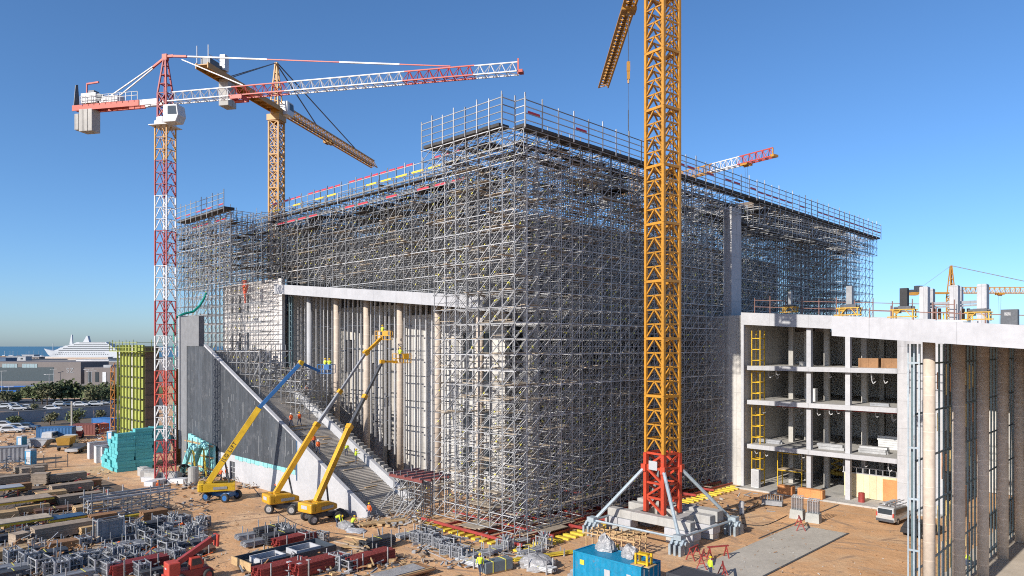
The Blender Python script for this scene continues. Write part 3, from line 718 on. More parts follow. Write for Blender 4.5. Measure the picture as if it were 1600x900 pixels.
b = MB(); lattice_box(b, zt+1.05, zj+1.2, 1.3, 0.10, 0.055, 2, 'X'); b.build('tower_head', maroon, cr)
za = ZA(86, d0)
def apex(b):
    for s in (-1, 1):
        b.bar((0.65, 0.65*s, zj+1.2), (0.1, 0.12*s, za), 0.09, 4); b.bar((-0.65, 0.65*s, zj+1.2), (-0.1, 0.12*s, za), 0.09, 4)
    for t in (0.25, 0.5, 0.75):
        h = 0.65*(1-t)+0.1*t; z = (zj+1.2)*(1-t)+za*t
        b.bar((h, h, z), (h, -h, z), 0.05, 4); b.bar((-h, h, z), (-h, -h, z), 0.05, 4); b.bar((h, h, z), (-h, h, z), 0.05, 4); b.bar((h, -h, z), (-h, -h, z), 0.05, 4)
        b.bar((h, h, z), (-h, -h, z), 0.045, 4)
b = MB(); apex(b); b.build('apex_frame', maroon, cr)
crane_part(cr, 'apex_cap', orange_r, lambda b: (b.box((0, 0, za-0.1), (0.7, 0.5, 0.8)), b.box((0.7, 0, za+0.0), (1.1, 0.3, 0.3)), b.bar((0.9, 0, za), (3.2, 0, za-0.25), 0.13, 4), b.bar((-0.2, 0, za-0.2), (-2.0, 0, za-1.3), 0.12, 4)))
segs = [(0.7, 10.2, crane_w, 1.25), (10.2, 17.5, crane_r, 1.4), (17.5, 24.5, crane_w, 1.4), (24.5, 40.6, crane_r, 1.4), (40.6, 47.6, crane_w, 1.35)]
segs = [(0.7, 9.8, crane_w, 1.35), (9.8, 17.8, crane_r, 1.35), (17.8, 33.6, crane_w, 1.35), (33.6, 42.5, crane_r, 1.35), (42.5, 47.8, crane_w, 1.3)]
for x0, x1, m, h in segs:
    b = MB(); lattice_jib(b, x0, x1, 1.25, h, 0.07, 0.036, max(3, int((x1-x0)/1.25)))
    b.v = [(v[0], v[1], v[2]+zj) for v in b.v]; b.build('jib_section', m, cr)
crane_part(cr, 'jib_tip', crane_r, lambda b: (b.bar((47.85, 0, zj-0.1), (47.85, 0, zj+1.7), 0.09, 4), b.box((48.2, 0, zj+0.1), (0.5, 0.9, 0.35))))
crane_part(cr, 'tie_bar', crane_r, lambda b: b.bar((3.2, 0, za-0.25), (39.5, 0, zj+1.5), 0.06, 4))
crane_part(cr, 'tie_bar', crane_w, lambda b: b.bar((2.5, 0, za-0.6), (11.5, 0, zj+1.45), 0.07, 4))
zt_ = lambda x: za-0.25+(zj+1.5-za+0.25)*(x-3.2)/36.3
for xa_, xb_ in ((3.4, 15), (25, 33)): crane_part(cr, 'tie_sleeve', crane_w, lambda b: b.bar((xa_, 0, zt_(xa_)), (xb_, 0, zt_(xb_)), 0.09, 4))
for s in (-1, 1):
    crane_part(cr, 'counter_tie', crane_w, lambda b: b.bar((-1.8, 0.5*s*0.3, za-1.2), (-9.6, 0.6*s, zj+0.5), 0.07, 4))
crane_part(cr, 'counter_jib', orange_r, lambda b: (b.box((-8.8, 0.62, zj+0.1), (10.5, 0.14, 0.75)), b.box((-8.8, -0.62, zj+0.1), (10.5, 0.14, 0.75)), b.box((-13.6, 0, zj+0.1), (0.2, 1.1, 0.7))))
crane_part(cr, 'counter_jib_root', crane_w, lambda b: (b.box((-2.1, 0.5, zj+0.15), (2.9, 0.15, 0.7)), b.box((-2.1, -0.5, zj+0.15), (2.9, 0.15, 0.7))))
crane_part(cr, 'walkway', galv, lambda b: [b.bar((-3.5-k*0.9, -0.95, zj+0.4), (-3.5-k*0.9, -0.95, zj+1.5), 0.03, 4) for k in range(11)]+[b.bar((-3.5, -0.95, zj+1.5), (-12.5, -0.95, zj+1.5), 0.03, 4), b.bar((-3.5, -0.95, zj+1.0), (-12.5, -0.95, zj+1.0), 0.03, 4)])
crane_part(cr, 'winch_house', crane_w, lambda b: (b.box((-11.4, 0, zj+1.3), (2.4, 1.5, 1.4)), b.box((-8.3, 0, zj+1.0), (3.0, 1.2, 0.9))), bevel=0.05)
crane_part(cr, 'hoist_drum', dkgrey, lambda b: (b.bar((-9.9, -0.6, zj+1.3), (-9.9, 0.6, zj+1.3), 0.55, 12), b.box((-11.2, 0, zj+2.2), (0.9, 0.9, 0.4))))
crane_part(cr, 'davit', crane_r, lambda b: (b.bar((-12.3, 0, zj+2.0), (-12.3, 0, zj+3.5), 0.07, 4), b.bar((-12.3, 0, zj+3.5), (-10.4, 0, zj+3.6), 0.1, 4)))
crane_part(cr, 'wind_board', dkgrey, lambda b: b.prism([(-14.0, -0.5, zj+0.5), (-14.0, 0.5, zj+0.5), (-14.0, 0.2, zj+3.6), (-14.0, -0.2, zj+3.4)], (0.08, 0, 0)))
for i in range(4):
    crane_part(cr, 'counterweight', conc, lambda b: b.box((-13.3+i*0.72, 0, zj-1.65-(0.15 if i == 0 else 0)), (0.66, 1.5, 3.0 if i else 2.2)), bevel=0.06)
cab_part(cr, 2.3, -1.25, zt+1.0, carw, 1.15)
def trolley(root, x, z, m, drop, w=1.2, hook=True):
    crane_part(root, 'trolley', m, lambda b: (b.box((x-0.7, 0, z-0.25), (0.14, w+0.5, 0.5)), b.box((x+0.7, 0, z-0.25), (0.14, w+0.5, 0.5)), b.box((x, w/2+0.2, z-0.3), (1.7, 0.12, 0.4)), b.box((x, -w/2-0.2, z-0.3), (1.7, 0.12, 0.4)), b.bar((x-0.6, 0, z-0.6), (x+0.6, 0, z-0.6), 0.2, 8)))
    if drop: crane_part(root, 'hoist_rope', dkgrey, lambda b: (b.bar((x-0.35, 0, z-0.6), (x-0.12, 0, z-drop), 0.018, 4), b.bar((x+0.35, 0, z-0.6), (x+0.12, 0, z-drop), 0.018, 4)))
    if drop and hook:
        crane_part(root, 'hook_block', m, lambda b: (b.box((x, 0, z-drop-0.4), (0.35, 0.3, 1.5)), b.box((x, 0, z-drop-1.5), (0.2, 0.2, 0.9)), b.path([(x, 0, z-drop-1.9), (x, 0, z-drop-2.5), (x+0.22, 0, z-drop-2.75), (x+0.35, 0, z-drop-2.5)], 0.07, 6)))
trolley(cr, 11.0, zj, crane_r, 0)
crane_part(cr, 'sign_board', whitep, lambda b: b.box((-8.4, 0.71, zj+0.15), (2.4, 0.03, 0.42)))

# --- ochre crane rising through the scaffold
dB = 120; xB, yB = P(432, dB); zjB = ZA(165, dB)-0.6
cr2 = thing('tower_crane', 'ochre tower crane rising out of the scaffold with its jib sloping away', 'crane', (xB, yB, 0), math.atan2(FWD[1]*39.5+RGT[1]*8.9, FWD[0]*39.5+RGT[0]*8.9))
zt2 = ZA(190, dB); z = zt2
while z > 1:
    z0 = max(0.3, z-5.6); b = MB(); lattice_box(b, z0, z, 1.75, 0.13, 0.06, 4, 'X', True); b.build('mast_section', crane_b, cr2); z = z0
    if z < 1: break
crane_part(cr2, 'slewing_ring', crane_y, lambda b: (b.box((0, 0, zt2+0.5), (2.3, 2.3, 1.0)), b.cyl((0, 0, zt2+1.0), 1.0, 1.2, 12)))
cab_part(cr2, 1.6, -0.9, zt2+2.4, carw, 1.15)
za2 = ZA(98, dB)
def apex2(b):
    for sx, sy in ((1, 1), (1, -1), (-1, 1), (-1, -1)): b.bar((0.75*sx, 0.75*sy, zt2+2), (0.12*sx, 0.12*sy, za2), 0.10, 4)
    for t in (0.15, 0.3, 0.45, 0.6, 0.75):
        h = 0.75*(1-t)+0.12*t; z = (zt2+2)*(1-t)+za2*t
        for p, q in (((h, h), (h, -h)), ((h, -h), (-h, -h)), ((-h, -h), (-h, h)), ((-h, h), (h, h)), ((h, h), (-h, -h))): b.bar((*p, z), (*q, z+0.4), 0.05, 4)
b = MB(); apex2(b); b.build('apex_frame', crane_b, cr2)
for x0, x1 in ((0.9, 10), (10, 20), (20, 30), (30, 40.2)):
    b = MB(); lattice_jib(b, x0, x1, 1.4, 1.5, 0.10, 0.05, 7); b.v = [(v[0], v[1], v[2]+zjB) for v in b.v]; b.build('jib_section', crane_b, cr2)
crane_part(cr2, 'jib_walkway', dkgrey, lambda b: b.box((20, 0, zjB+0.06), (38, 0.5, 0.06)))
crane_part(cr2, 'counter_jib', crane_b, lambda b: (b.box((-10, 0, zjB), (19, 1.9, 0.12)), b.box((-10, 0.95, zjB-0.1), (19, 0.14, 0.8)), b.box((-10, -0.95, zjB-0.1), (19, 0.14, 0.8)), *[b.box((-2-k*1.7, 0, zjB-0.2), (0.14, 1.76, 0.3)) for k in range(10)]))
crane_part(cr2, 'hoist_drum', dkgrey, lambda b: (b.box((-17.6, 0, zjB+0.7), (2.2, 1.5, 1.1)), b.bar((-15.8, -0.6, zjB+0.7), (-15.8, 0.6, zjB+0.7), 0.5, 10)))
crane_part(cr2, 'control_box', carw, lambda b: b.box((-15.3, -0.7, zjB+1.7), (1.0, 0.8, 2.3)))
crane_part(cr2, 'rail', galv, lambda b: ([b.bar((-19.3, y, zjB), (-19.3, y, zjB+2.8), 0.04, 4) for y in (-0.9, 0.9)], b.bar((-19.3, -0.9, zjB+1.5), (-16, -0.9, zjB+1.5), 0.03, 4), b.bar((-19.3, 0.9, zjB+1.5), (-16, 0.9, zjB+1.5), 0.03, 4)))
for k in range(2): crane_part(cr2, 'counterweight', conc, lambda b: b.box((-14.0+k*1.05, 0, zjB-2.1), (1.0, 1.6, 4.0)), bevel=0.06)
crane_part(cr2, 'tie_cable', dkgrey, lambda b: (b.bar((0, 0, za2), (-13.5, 0.6, zjB+0.3), 0.06, 4), b.bar((0, 0, za2), (-13.5, -0.6, zjB+0.3), 0.06, 4)))
crane_part(cr2, 'tie_cable', dkgrey, lambda b: (b.bar((0, 0.1, za2), (14, 0.1, zjB+1.55), 0.075, 4), b.bar((0, -0.1, za2), (30, -0.1, zjB+1.55), 0.075, 4)))
trolley(cr2, 19.0, zjB, crane_b, 0, 1.4)

# --- big yellow crane in the middle, on red foot section and ballast cross
XC, YC = -37.9, 59.2; dC = depth(XC, YC)
cr3 = thing('tower_crane', 'tall yellow tower crane on a red foot section with ballasted cross base', 'crane', (XC, YC, 0), 0)
tilt = R(-9)
def rotm(b, a=tilt): b.v = [(v[0]*math.cos(a)-v[1]*math.sin(a), v[0]*math.sin(a)+v[1]*math.cos(a), v[2]) for v in b.v]; return b
wc = 2.2; zr = ZA(707, dC); zb0 = 2.15
b = MB(); lattice_box(b, zb0, zr, wc, 0.19, 0.10, 4, 'Z'); rotm(b).build('foot_section', orange_r, cr3)
b = MB(); b.box((-0.1, -wc/2-0.13, zr-1.15), (1.05, 0.05, 0.85)); rotm(b).build('notice_board', whitep, cr3)
z = zr+0.02
while z < 56:
    b = MB(); lattice_box(b, z, z+5.45, wc, 0.14, 0.062, 4, 'K', True)
    b.box((0, wc/2-0.5, z+5.2), (1.3, 0.7, 0.06)); rotm(b).build('mast_section', crane_y, cr3); z += 5.47
b = MB()
for k in range(120):
    zz_ = zr+0.3+k*0.4
    if zz_ > z: break
    b.bar((0.55, 0.45, zz_), (0.95, 0.45, zz_), 0.02, 4)
b.bar((0.55, 0.45, zr), (0.55, 0.45, z), 0.035, 4); b.bar((0.95, 0.45, zr), (0.95, 0.45, z), 0.035, 4); rotm(b).build('ladder', crane_y, cr3)
zj3 = ZA(0, 88.6) 
dj = math.atan2(*(lambda p, q: (q[1]-p[1], q[0]-p[0]))(P(985, 88.6), P(942, 118.6)))
crane_part(cr3, 'slewing_ring', crane_y, lambda b: (b.cyl((0, 0, z), 1.6, 0.8, 20), b.cyl((0, 0, z+0.8), 1.3, zj3-z-0.8, 16)))
def rj(b): b.v = [(v[0]*math.cos(dj)-v[1]*math.sin(dj), v[0]*math.sin(dj)+v[1]*math.cos(dj), v[2]) for v in b.v]; return b
L3 = math.dist((XC, YC), P(942, 118.6))
for k in range(5):
    b = MB(); x0 = 1.2+(L3-1.2)*k/5; x1 = 1.2+(L3-1.2)*(k+1)/5; lattice_jib(b, x0, x1, 1.55, 1.7, 0.11, 0.06, 8)
    b.v = [(v[0], v[1], v[2]+zj3) for v in b.v]; rj(b).build('jib_section', crane_y, cr3)
b = MB(); b.box((L3/2, 0, zj3+0.06), (L3-3, 0.5, 0.05)); rj(b).build('jib_walkway', dkgrey, cr3)
b = MB(); lattice_box(b, zj3, zj3+7, 1.5, 0.12, 0.06, 4, 'X'); rj(b).build('apex_frame', crane_y, cr3)
b = MB(); b.box((-8, 0, zj3+0.1), (15, 1.7, 0.5)); rj(b).build('counter_jib', crane_y, cr3)
for k in range(3):
    b = MB(); b.box((-13.2+k, 0, zj3-1.4), (0.9, 1.6, 2.8)); rj(b).build('counterweight', conc, cr3)
b = MB(); b.bar((0, 0, zj3+7), (25, 0, zj3+1.7), 0.07, 4); b.bar((0, 0, zj3+7), (-12, 0, zj3+0.4), 0.07, 4); rj(b).build('tie_bar', crane_y, cr3)
xt = math.dist((XC, YC), P(981, 90.8))
b = MB(); b.box((xt, 0, zj3-0.3), (1.6, 1.9, 0.4)); b.bar((xt-0.5, 0, zj3-0.6), (xt+0.5, 0, zj3-0.6), 0.22, 8); rj(b).build('trolley', crane_b, cr3)
zh = ZA(98, 90.8)
b = MB(); b.bar((xt-0.15, 0, zj3-0.6), (xt-0.1, 0, zh), 0.02, 4); b.bar((xt+0.15, 0, zj3-0.6), (xt+0.1, 0, zh), 0.02, 4); b.bar((xt, 0, zh-2.4), (xt, 0, ZA(178, 90.8)), 0.02, 4); b.bar((xt, 0, ZA(172, 90.8)), (xt, 0, ZA(215, 90.8)), 0.05, 4); rj(b).build('hoist_rope', dkgrey, cr3)
b = MB(); b.box((xt, 0, zh-0.5), (0.4, 0.4, 1.2)); b.box((xt, 0, zh-1.6), (0.3, 0.35, 1.0)); b.bar((xt, 0, zh-2.0), (xt, 0, zh-2.6), 0.12, 8); rj(b).build('hook_block', crane_b, cr3)
# cross base: concrete beams, ballast, struts and feet
b = MB()
b.box((-0.3, -1.75, 1.75), (9.2, 0.9, 0.8)); b.box((-0.3, 1.75, 1.75), (9.2, 0.9, 0.8)); b.box((2.2, 0, 1.752), (0.9, 2.58, 0.79)); b.box((-2.2, 0, 1.752), (0.9, 2.58, 0.79))
b.build('base_beam', conc, cr3, bevel=0.05)
b = MB(); b.box((0, 2.9, 1.95), (9.0, 1.2, 1.0)); b.build('ballast_block', conc, cr3, bevel=0.05)
for x, y in ((-3.6, -1.75), (3.2, -1.75), (-3.6, 1.75), (3.2, 1.75)):
    for k in (0, 1):
        b = MB(); b.box((x-0.75+1.55*k, y, 0.95), (1.5, 1.3, 0.78)); b.build('ballast_block', concw, cr3, bevel=0.04)
        b = MB(); b.box((x-0.75+1.55*k, y, 0.28), (1.3, 1.1, 0.55)); b.build('ballast_block', conc, cr3, bevel=0.04)
feet = [(-4.7, -4.8), (4.7, -4.7), (4.9, 4.7), (-4.7, 4.7)]
cor = [(-1, -1), (1, -1), (1, 1), (-1, 1)]
for (fx, fy), (sx, sy) in zip(feet, cor):
    hx, hy = sx*wc/2, sy*wc/2; hx, hy = hx*math.cos(tilt)-hy*math.sin(tilt), hx*math.sin(tilt)+hy*math.cos(tilt)
    b = MB(); b.bar((hx*1.12, hy*1.12, 6.3), (fx*0.95, fy*0.95, 1.55), 0.17, 8); b.build('strut', steelb, cr3)
    b = MB(); b.box((hx*1.1, hy*1.1, 6.35), (0.5, 0.5, 0.7)); b.build('strut_bracket', orange_r, cr3)
    b = MB(); b.box((fx, fy, 1.45), (0.8, 0.8, 0.45))
    for ox in (-0.5, 0, 0.5):
        b.prism([(fx+ox-0.12, fy-0.6, 0.9), (fx+ox-0.12, fy+0.6, 0.9), (fx+ox-0.12, fy+0.25, 1.3), (fx+ox-0.12, fy-0.25, 1.3)], (0.24, 0, 0))
        for oy in (-0.5, 0.5): b.box((fx+ox, fy+oy, 0.45), (0.22, 0.6, 0.9))
    b.bar((fx-0.75, fy, 0.95), (fx+0.75, fy, 0.95), 0.2, 10); b.build('foot', steelb, cr3)
for i in (0, 1, 2, 3):
    p = feet[i]; q = feet[(i+1) % 4]; b = MB(); b.bar((*p, 1.35), (*q, 1.35), 0.11, 6); b.build('tie_beam', steelb, cr3)

# --- red tipped jib of a crane behind the scaffold
dD = 150; pt = P(1214, dD); pm = (pt[0]+(FWD[0]*0.826-RGT[0]*0.563)*42, pt[1]+(FWD[1]*0.826-RGT[1]*0.563)*42)
zD = ZA(238, dD)-0.7
cr4 = thing('tower_crane', 'distant crane whose jib with a red tip pokes above the scaffold', 'crane', (*pm, 0), math.atan2(pt[1]-pm[1], pt[0]-pm[0]))
z = zD-2
while z > 1:
    z0 = max(0.2, z-9); b = MB(); lattice_box(b, z0, z, 1.8, 0.12, 0.06, 5, 'X'); b.build('mast_section', crane_b, cr4); z = z0
    if z < 1: break
crane_part(cr4, 'tower_head', crane_b, lambda b: lattice_box(b, zD-2, zD+6, 1.3, 0.1, 0.06, 4, 'X'))
for x0, x1, m in ((0.8, 20, crane_b), (20, 25, crane_y), (25, 32.5, crane_w), (32.5, 41, crane_r)):
    b = MB(); lattice_jib(b, x0, x1, 1.5, 1.9, 0.11, 0.06, max(3, int((x1-x0)/1.5))); b.v = [(v[0], v[1], v[2]+zD) for v in b.v]; b.build('jib_section', m, cr4)
crane_part(cr4, 'jib_tip', crane_y, lambda b: (b.box((41.3, 0, zD+0.1), (0.9, 1.6, 0.5)), b.bar((41, 0, zD), (41, 0, zD+1.9), 0.1, 4)))
trolley(cr4, 34.3, zD, crane_y, 9, 1.5, False)
crane_part(cr4, 'counter_jib', crane_b, lambda b: b.box((-7, 0, zD), (13, 1.6, 0.5)))
crane_part(cr4, 'counterweight', conc, lambda b: b.box((-12, 0, zD-1.2), (2.2, 1.5, 2.6)))

# --- far yellow crane beyond the library roof
dE = 210; pe = P(1486, dE); zE = ZA(458, dE)
cr5 = thing('tower_crane', 'small distant yellow crane with level jib beyond the library roof piers', 'crane', (*pe, 0), math.atan2(RGT[1], RGT[0]))
z = zE-1
while z > 1:
    z0 = max(0.2, z-8); b = MB(); lattice_box(b, z0, z, 1.7, 0.12, 0.06, 5, 'X'); b.build('mast_section', crane_b, cr5); z = z0
    if z < 1: break
zaE = ZA(415, dE)
def apex5(b):
    for sx, sy in ((1, 1), (1, -1), (-1, 1), (-1, -1)): b.bar((0.8*sx, 0.8*sy, zE-1), (0.15*sx, 0.15*sy, zaE), 0.12, 4)
    for k in range(6):
        t = k/6; h = 0.8*(1-t)+0.15*t; z = (zE-1)*(1-t)+zaE*t; b.bar((h, h, z), (-h, -h, z+1.1), 0.07, 4); b.bar((-h, h, z), (h, -h, z+1.1), 0.07, 4); b.bar((h, -h, z), (-h, -h, z+1.1), 0.07, 4)
b = MB(); apex5(b); b.build('apex_frame', crane_b, cr5)
for x0, x1 in ((0.8, 12), (12, 24), (24, 36)):
    b = MB(); lattice_jib(b, x0, x1, 1.4, 1.7, 0.12, 0.06, 8); b.v = [(v[0], v[1], v[2]+zE) for v in b.v]; b.build('jib_section', crane_b, cr5)
crane_part(cr5, 'counter_jib', crane_b, lambda b: (b.box((-6, 0, zE), (11.5, 1.5, 0.5)), b.box((-11, 0, zE-0.2), (2, 1.7, 0.9))))
crane_part(cr5, 'hoist_drum', dkgrey, lambda b: (b.box((-9.6, 0, zE+1.2), (1.8, 1.4, 1.9)), b.box((-11.3, 0, zE+0.6), (1.4, 1.2, 0.8))))
crane_part(cr5, 'tie_bar', galvd, lambda b: (b.bar((0, 0, zaE), (30, 0, zE+1.7), 0.09, 4), b.bar((0, 0, zaE), (-9, 0, zE+1.5), 0.04, 4)))
trolley(cr5, 14.3, zE, crane_y, 11, 1.4, False)
# ------------------------------------------------------------------ people
def make_person(pose, shirt, helmet_m, legs=None):
    """one continuous skinned body; helmet and vest are its children"""
    legs = legs or jeans
    V = {'pel': (0, 0, .96), 'wst': (0, .0, 1.10), 'chs': (0, .01, 1.34), 'nk': (0, .01, 1.50), 'hd0': (0, .03, 1.60), 'hd1': (0, .035, 1.71),
         'hpL': (-.09, 0, .92), 'knL': (-.10, .03, .50), 'anL': (-.10, -.01, .09), 'toL': (-.11, .15, .04),
         'hpR': (.09, 0, .92), 'knR': (.10, .03, .50), 'anR': (.10, -.01, .09), 'toR': (.11, .15, .04),
         'shL': (-.19, .0, 1.42), 'elL': (-.25, -.03, 1.14), 'wrL': (-.25, .08, .90), 'haL': (-.24, .12, .82),
         'shR': (.19, .0, 1.42), 'elR': (.25, -.03, 1.14), 'wrR': (.25, .08, .90), 'haR': (.24, .12, .82)}
    if pose == 'walk':
        V.update(knL=(-.10, .26, .53), anL=(-.10, .30, .10), toL=(-.10, .45, .06), knR=(.10, -.08, .50), anR=(.10, -.34, .14), toR=(.10, -.22, .03),
                 elL=(-.25, -.16, 1.17), wrL=(-.24, -.12, .93), haL=(-.23, -.09, .85), elR=(.25, .12, 1.16), wrR=(.23, .30, 1.02), haR=(.22, .38, .99))
    if pose == 'reach':
        V.update(elL=(-.27, .16, 1.36), wrL=(-.20, .38, 1.48), haL=(-.18, .46, 1.50), elR=(.26, .14, 1.24), wrR=(.20, .36, 1.22), haR=(.18, .44, 1.22))
    if pose == 'bend':
        V.update(pel=(0, -.12, .90), wst=(0, .0, 1.00), chs=(0, .26, 1.10), nk=(0, .40, 1.13), hd0=(0, .49, 1.13), hd1=(0, .58, 1.10), hpL=(-.09, -.12, .87), hpR=(.09, -.12, .87),
                 knL=(-.12, -.02, .47), knR=(.12, .04, .47), shL=(-.19, .34, 1.11), shR=(.19, .34, 1.11), elL=(-.22, .42, .83), wrL=(-.18, .52, .60), haL=(-.17, .56, .52),
                 elR=(.22, .40, .83), wrR=(.18, .50, .58), haR=(.17, .54, .50))
    if pose == 'kneel':
        V.update(pel=(0, -.10, .46), wst=(0, -.04, .58), chs=(0, .12, .78), nk=(0, .22, .90), hd0=(0, .28, .97), hd1=(0, .33, 1.06), hpL=(-.10, -.10, .44), hpR=(.10, -.10, .44),
                 knL=(-.14, .28, .50), anL=(-.13, .20, .09), toL=(-.13, .34, .04), knR=(.14, .24, .08), anR=(.13, -.18, .09), toR=(.13, -.26, .03),
                 shL=(-.19, .16, .85), shR=(.19, .16, .85), elL=(-.25, .34, .66), wrL=(-.16, .52, .50), haL=(-.14, .58, .44), elR=(.25, .32, .62), wrR=(.16, .50, .44), haR=(.14, .56, .38))
    rad = dict(pel=.145, wst=.135, chs=.155, nk=.06, hd0=.09, hd1=.085, hp=.095, kn=.062, an=.045, to=.04, sh=.07, el=.047, wr=.034, ha=.036)
    keys = list(V); idx = {k: i for i, k in enumerate(keys)}
    E = [('pel', 'wst'), ('wst', 'chs'), ('chs', 'nk'), ('nk', 'hd0'), ('hd0', 'hd1')]
    for s in 'LR': E += [('pel', 'hp'+s), ('hp'+s, 'kn'+s), ('kn'+s, 'an'+s), ('an'+s, 'to'+s), ('chs', 'sh'+s), ('sh'+s, 'el'+s), ('el'+s, 'wr'+s), ('wr'+s, 'ha'+s)]
    me = bpy.data.meshes.new('body_cage'); me.from_pydata([V[k] for k in keys], [(idx[a], idx[c]) for a, c in E], [])
    o = bpy.data.objects.new('body_cage', me); COL.objects.link(o)
    md = o.modifiers.new('skin', 'SKIN'); o.modifiers.new('sub', 'SUBSURF').levels = 1
    for k, sv in zip(keys, me.skin_vertices[0].data):
        r = rad.get(k, rad.get(k[:2], .05)); sv.radius = (r, r*.82 if k in ('chs', 'wst', 'pel') else r); sv.use_root = k == 'pel'
    dg = bpy.context.evaluated_depsgraph_get(); dg.update()
    ev = bpy.data.meshes.new_from_object(o.evaluated_get(dg)); bpy.data.objects.remove(o)
    seg = [(Vector(V[a]), Vector(V[c]), a, c) for a, c in E]
    def near(p):
        best = None
        for a, c, ka, kc in seg:
            t = max(0, min(1, (p-a).dot(c-a)/max(1e-6, (c-a).length_squared))); d = (p-(a+(c-a)*t)).length
            if best is None or d < best[0]: best = (d, ka, kc)
        return best
    b = MB(); b.v = [tuple(v.co) for v in ev.vertices]; b.f = [list(p.vertices) for p in ev.polygons]
    for p in ev.polygons:
        _, a, c = near(p.center)
        k = 0
        if a[:2] in ('hp', 'kn') or c[:2] == 'hp': k = 1
        if a[:2] == 'an': k = 2
        if c in ('hd0', 'hd1') or c[:2] == 'ha': k = 3
        b.m.append(k)
    for s, sg in (('L', -1), ('R', 1)):       # fingers and thumb
        w_ = Vector(V['wr'+s]); h = Vector(V['ha'+s]); d = (h-w_).normalized(); side = d.cross(Vector((sg, 0, .2))).normalized()
        for i, l in enumerate((.065, .075, .07, .055)):
            p0 = h+side*(i-1.5)*.018; p1 = p0+d*l*.6; p2 = p1+(d+Vector((-sg*.7, 0, 0))).normalized()*l*.5
            b.bar(p0, p1, .009, 4, 3); b.bar(p1, p2, .008, 4, 3)
        b.bar(h-d*.03+side*.03, h+d*.02+side*.065, .010, 4, 3)
    h0 = Vector(V['hd0']); h1 = Vector(V['hd1']); up = (h1-h0).normalized(); fw = Vector((1, 0, 0)).cross(up).normalized()*-1
    if fw.y < 0 and pose != 'bend': fw = -fw
    c = (h0+h1)/2
    b.bar(c+fw*.07, c+fw*.115-up*.02, .012, 4, 3)
    for sg in (-1, 1): b.box(c+fw*.083+Vector((sg*.032, 0, 0))+up*.02, (.018, .012, .012), 0, 4); b.box(c+Vector((sg*.088, 0, 0)), (.015, .03, .05), 0, 3)
    b.box(c+fw*.082-up*.05, (.045, .01, .01), 0, 4)
    body = b.build('person', [shirt if shirt is not None else dkgrey, legs, black, skin, darkg], smooth=True)
    hb = MB(); rings = []
    for t in (0, .3, .6, .85, .98):
        r = .118*math.cos(t*math.pi/2)+.004; ctr = h0+up*(.075+.115*math.sin(t*math.pi/2)); sd_ = up.cross(fw)
        rings.append([ctr+(fw*math.cos(a)*1.12+sd_*math.sin(a))*r for a in [i*math.pi/6 for i in range(12)]])
    hb.loft(rings); ctr = h0+up*.075
    hb.prism([ctr+fw*.10+Vector((-.07, 0, 0)), ctr+fw*.10+Vector((.07, 0, 0)), ctr+fw*.175+Vector((.04, 0, 0)), ctr+fw*.175+Vector((-.04, 0, 0))], up*.012)
    hb.build('helmet', helmet_m, body, smooth=True)
    vb = MB(); rings = []
    for ka, kc, t, rx, ry in (('pel', 'wst', .3, .172, .145), ('wst', 'chs', .0, .165, .14), ('wst', 'chs', .6, .18, .145), ('chs', 'nk', .1, .195, .14), ('chs', 'nk', .6, .13, .10)):
        a = Vector(V[ka]); q = Vector(V[kc]); p = a.lerp(q, t); d = (q-a).normalized(); sx = Vector((1, 0, 0)); sy = d.cross(sx).normalized()
        rings.append([p+sx*math.cos(u)*rx+sy*math.sin(u)*ry for u in [i*math.pi/6 for i in range(12)]])
    vb.loft(rings, caps=False)
    return body, vb
PEOPLE = {}
def person(px_or_xyz, pose, vest, helm, face, label):
    key = (pose, vest.name, helm.name)
    x, y, z = px_or_xyz
    if key not in PEOPLE:
        body, vb = make_person(pose, vest if vest in (hiorange, hiyellow) else dkgrey, helm)
        vb.build('vest', vest, body, smooth=True); PEOPLE[key] = body; o = body
    else: o = copy_tree(PEOPLE[key])
    place(o, (x, y, z), face); tag(o, label, 'worker', 'workers on the site', 'thing'); return o
def gz(px, py, z=0.0): x, y = G(px, py, z); return (x, y, z)
def on_stair(px, Y):
    l = (px-CX)/F; d = Y/(FWD[1]+RGT[1]*l); X = d*(FWD[0]+RGT[0]*l); return (X, Y, max(0.05, 0.425*(-62.9-X)+0.12))
toC = math.atan2(-FWD[0], FWD[1])
person(gz(577, 812), 'stand', hiorange, helmy, R(200), 'worker in orange vest and yellow helmet standing at the foot of the stair')
person(gz(431, 770), 'bend', hiorange, helmo, R(60), 'stooping worker in orange by the white plinth between two boom lifts')
person(gz(354, 750), 'stand', hiorange, helmo, R(300), 'worker in orange standing beside the plinth doorway')
person(gz(345, 752), 'walk', hiorange, helmw, R(30), 'worker in orange and white helmet walking behind the blue boom lift')
person(gz(247, 773), 'stand', hiorange, helmo, R(100), 'lone worker in orange near the foot of the red and white crane')
person(gz(527, 823), 'bend', hiyellow, helmy, R(-60), 'stooping worker in yellow vest beside the amber lift bending over plastic sacks')
person(gz(551, 824), 'kneel', hiyellow, helmy, R(20), 'kneeling worker in yellow vest over plastic sheeting near the stair foot')
person(gz(750, 900), 'walk', hiyellow, helmy, R(-150), 'striding worker in yellow vest beside the steel packs at the bottom edge')
person(gz(1110, 905), 'stand', hiyellow, helmy, R(-20), 'worker in yellow vest standing among the red trestles')
person(gz(1514, 884, 0.02), 'kneel', hiyellow, helmy, R(120), 'crouching worker in yellow vest between the wrapped portico columns')
person(on_stair(455, 44.0), 'walk', hiorange, helmw, R(90), 'worker in orange and white helmet on the stair hugging the dark flank')
person(on_stair(468, 45.2), 'walk', hiorange, helmy, R(90), 'worker in orange climbing the stair below the low scaffold')
person(on_stair(490, 44.2), 'stand', hiorange, helmo, R(270), 'worker in orange with orange helmet partway down the stair')
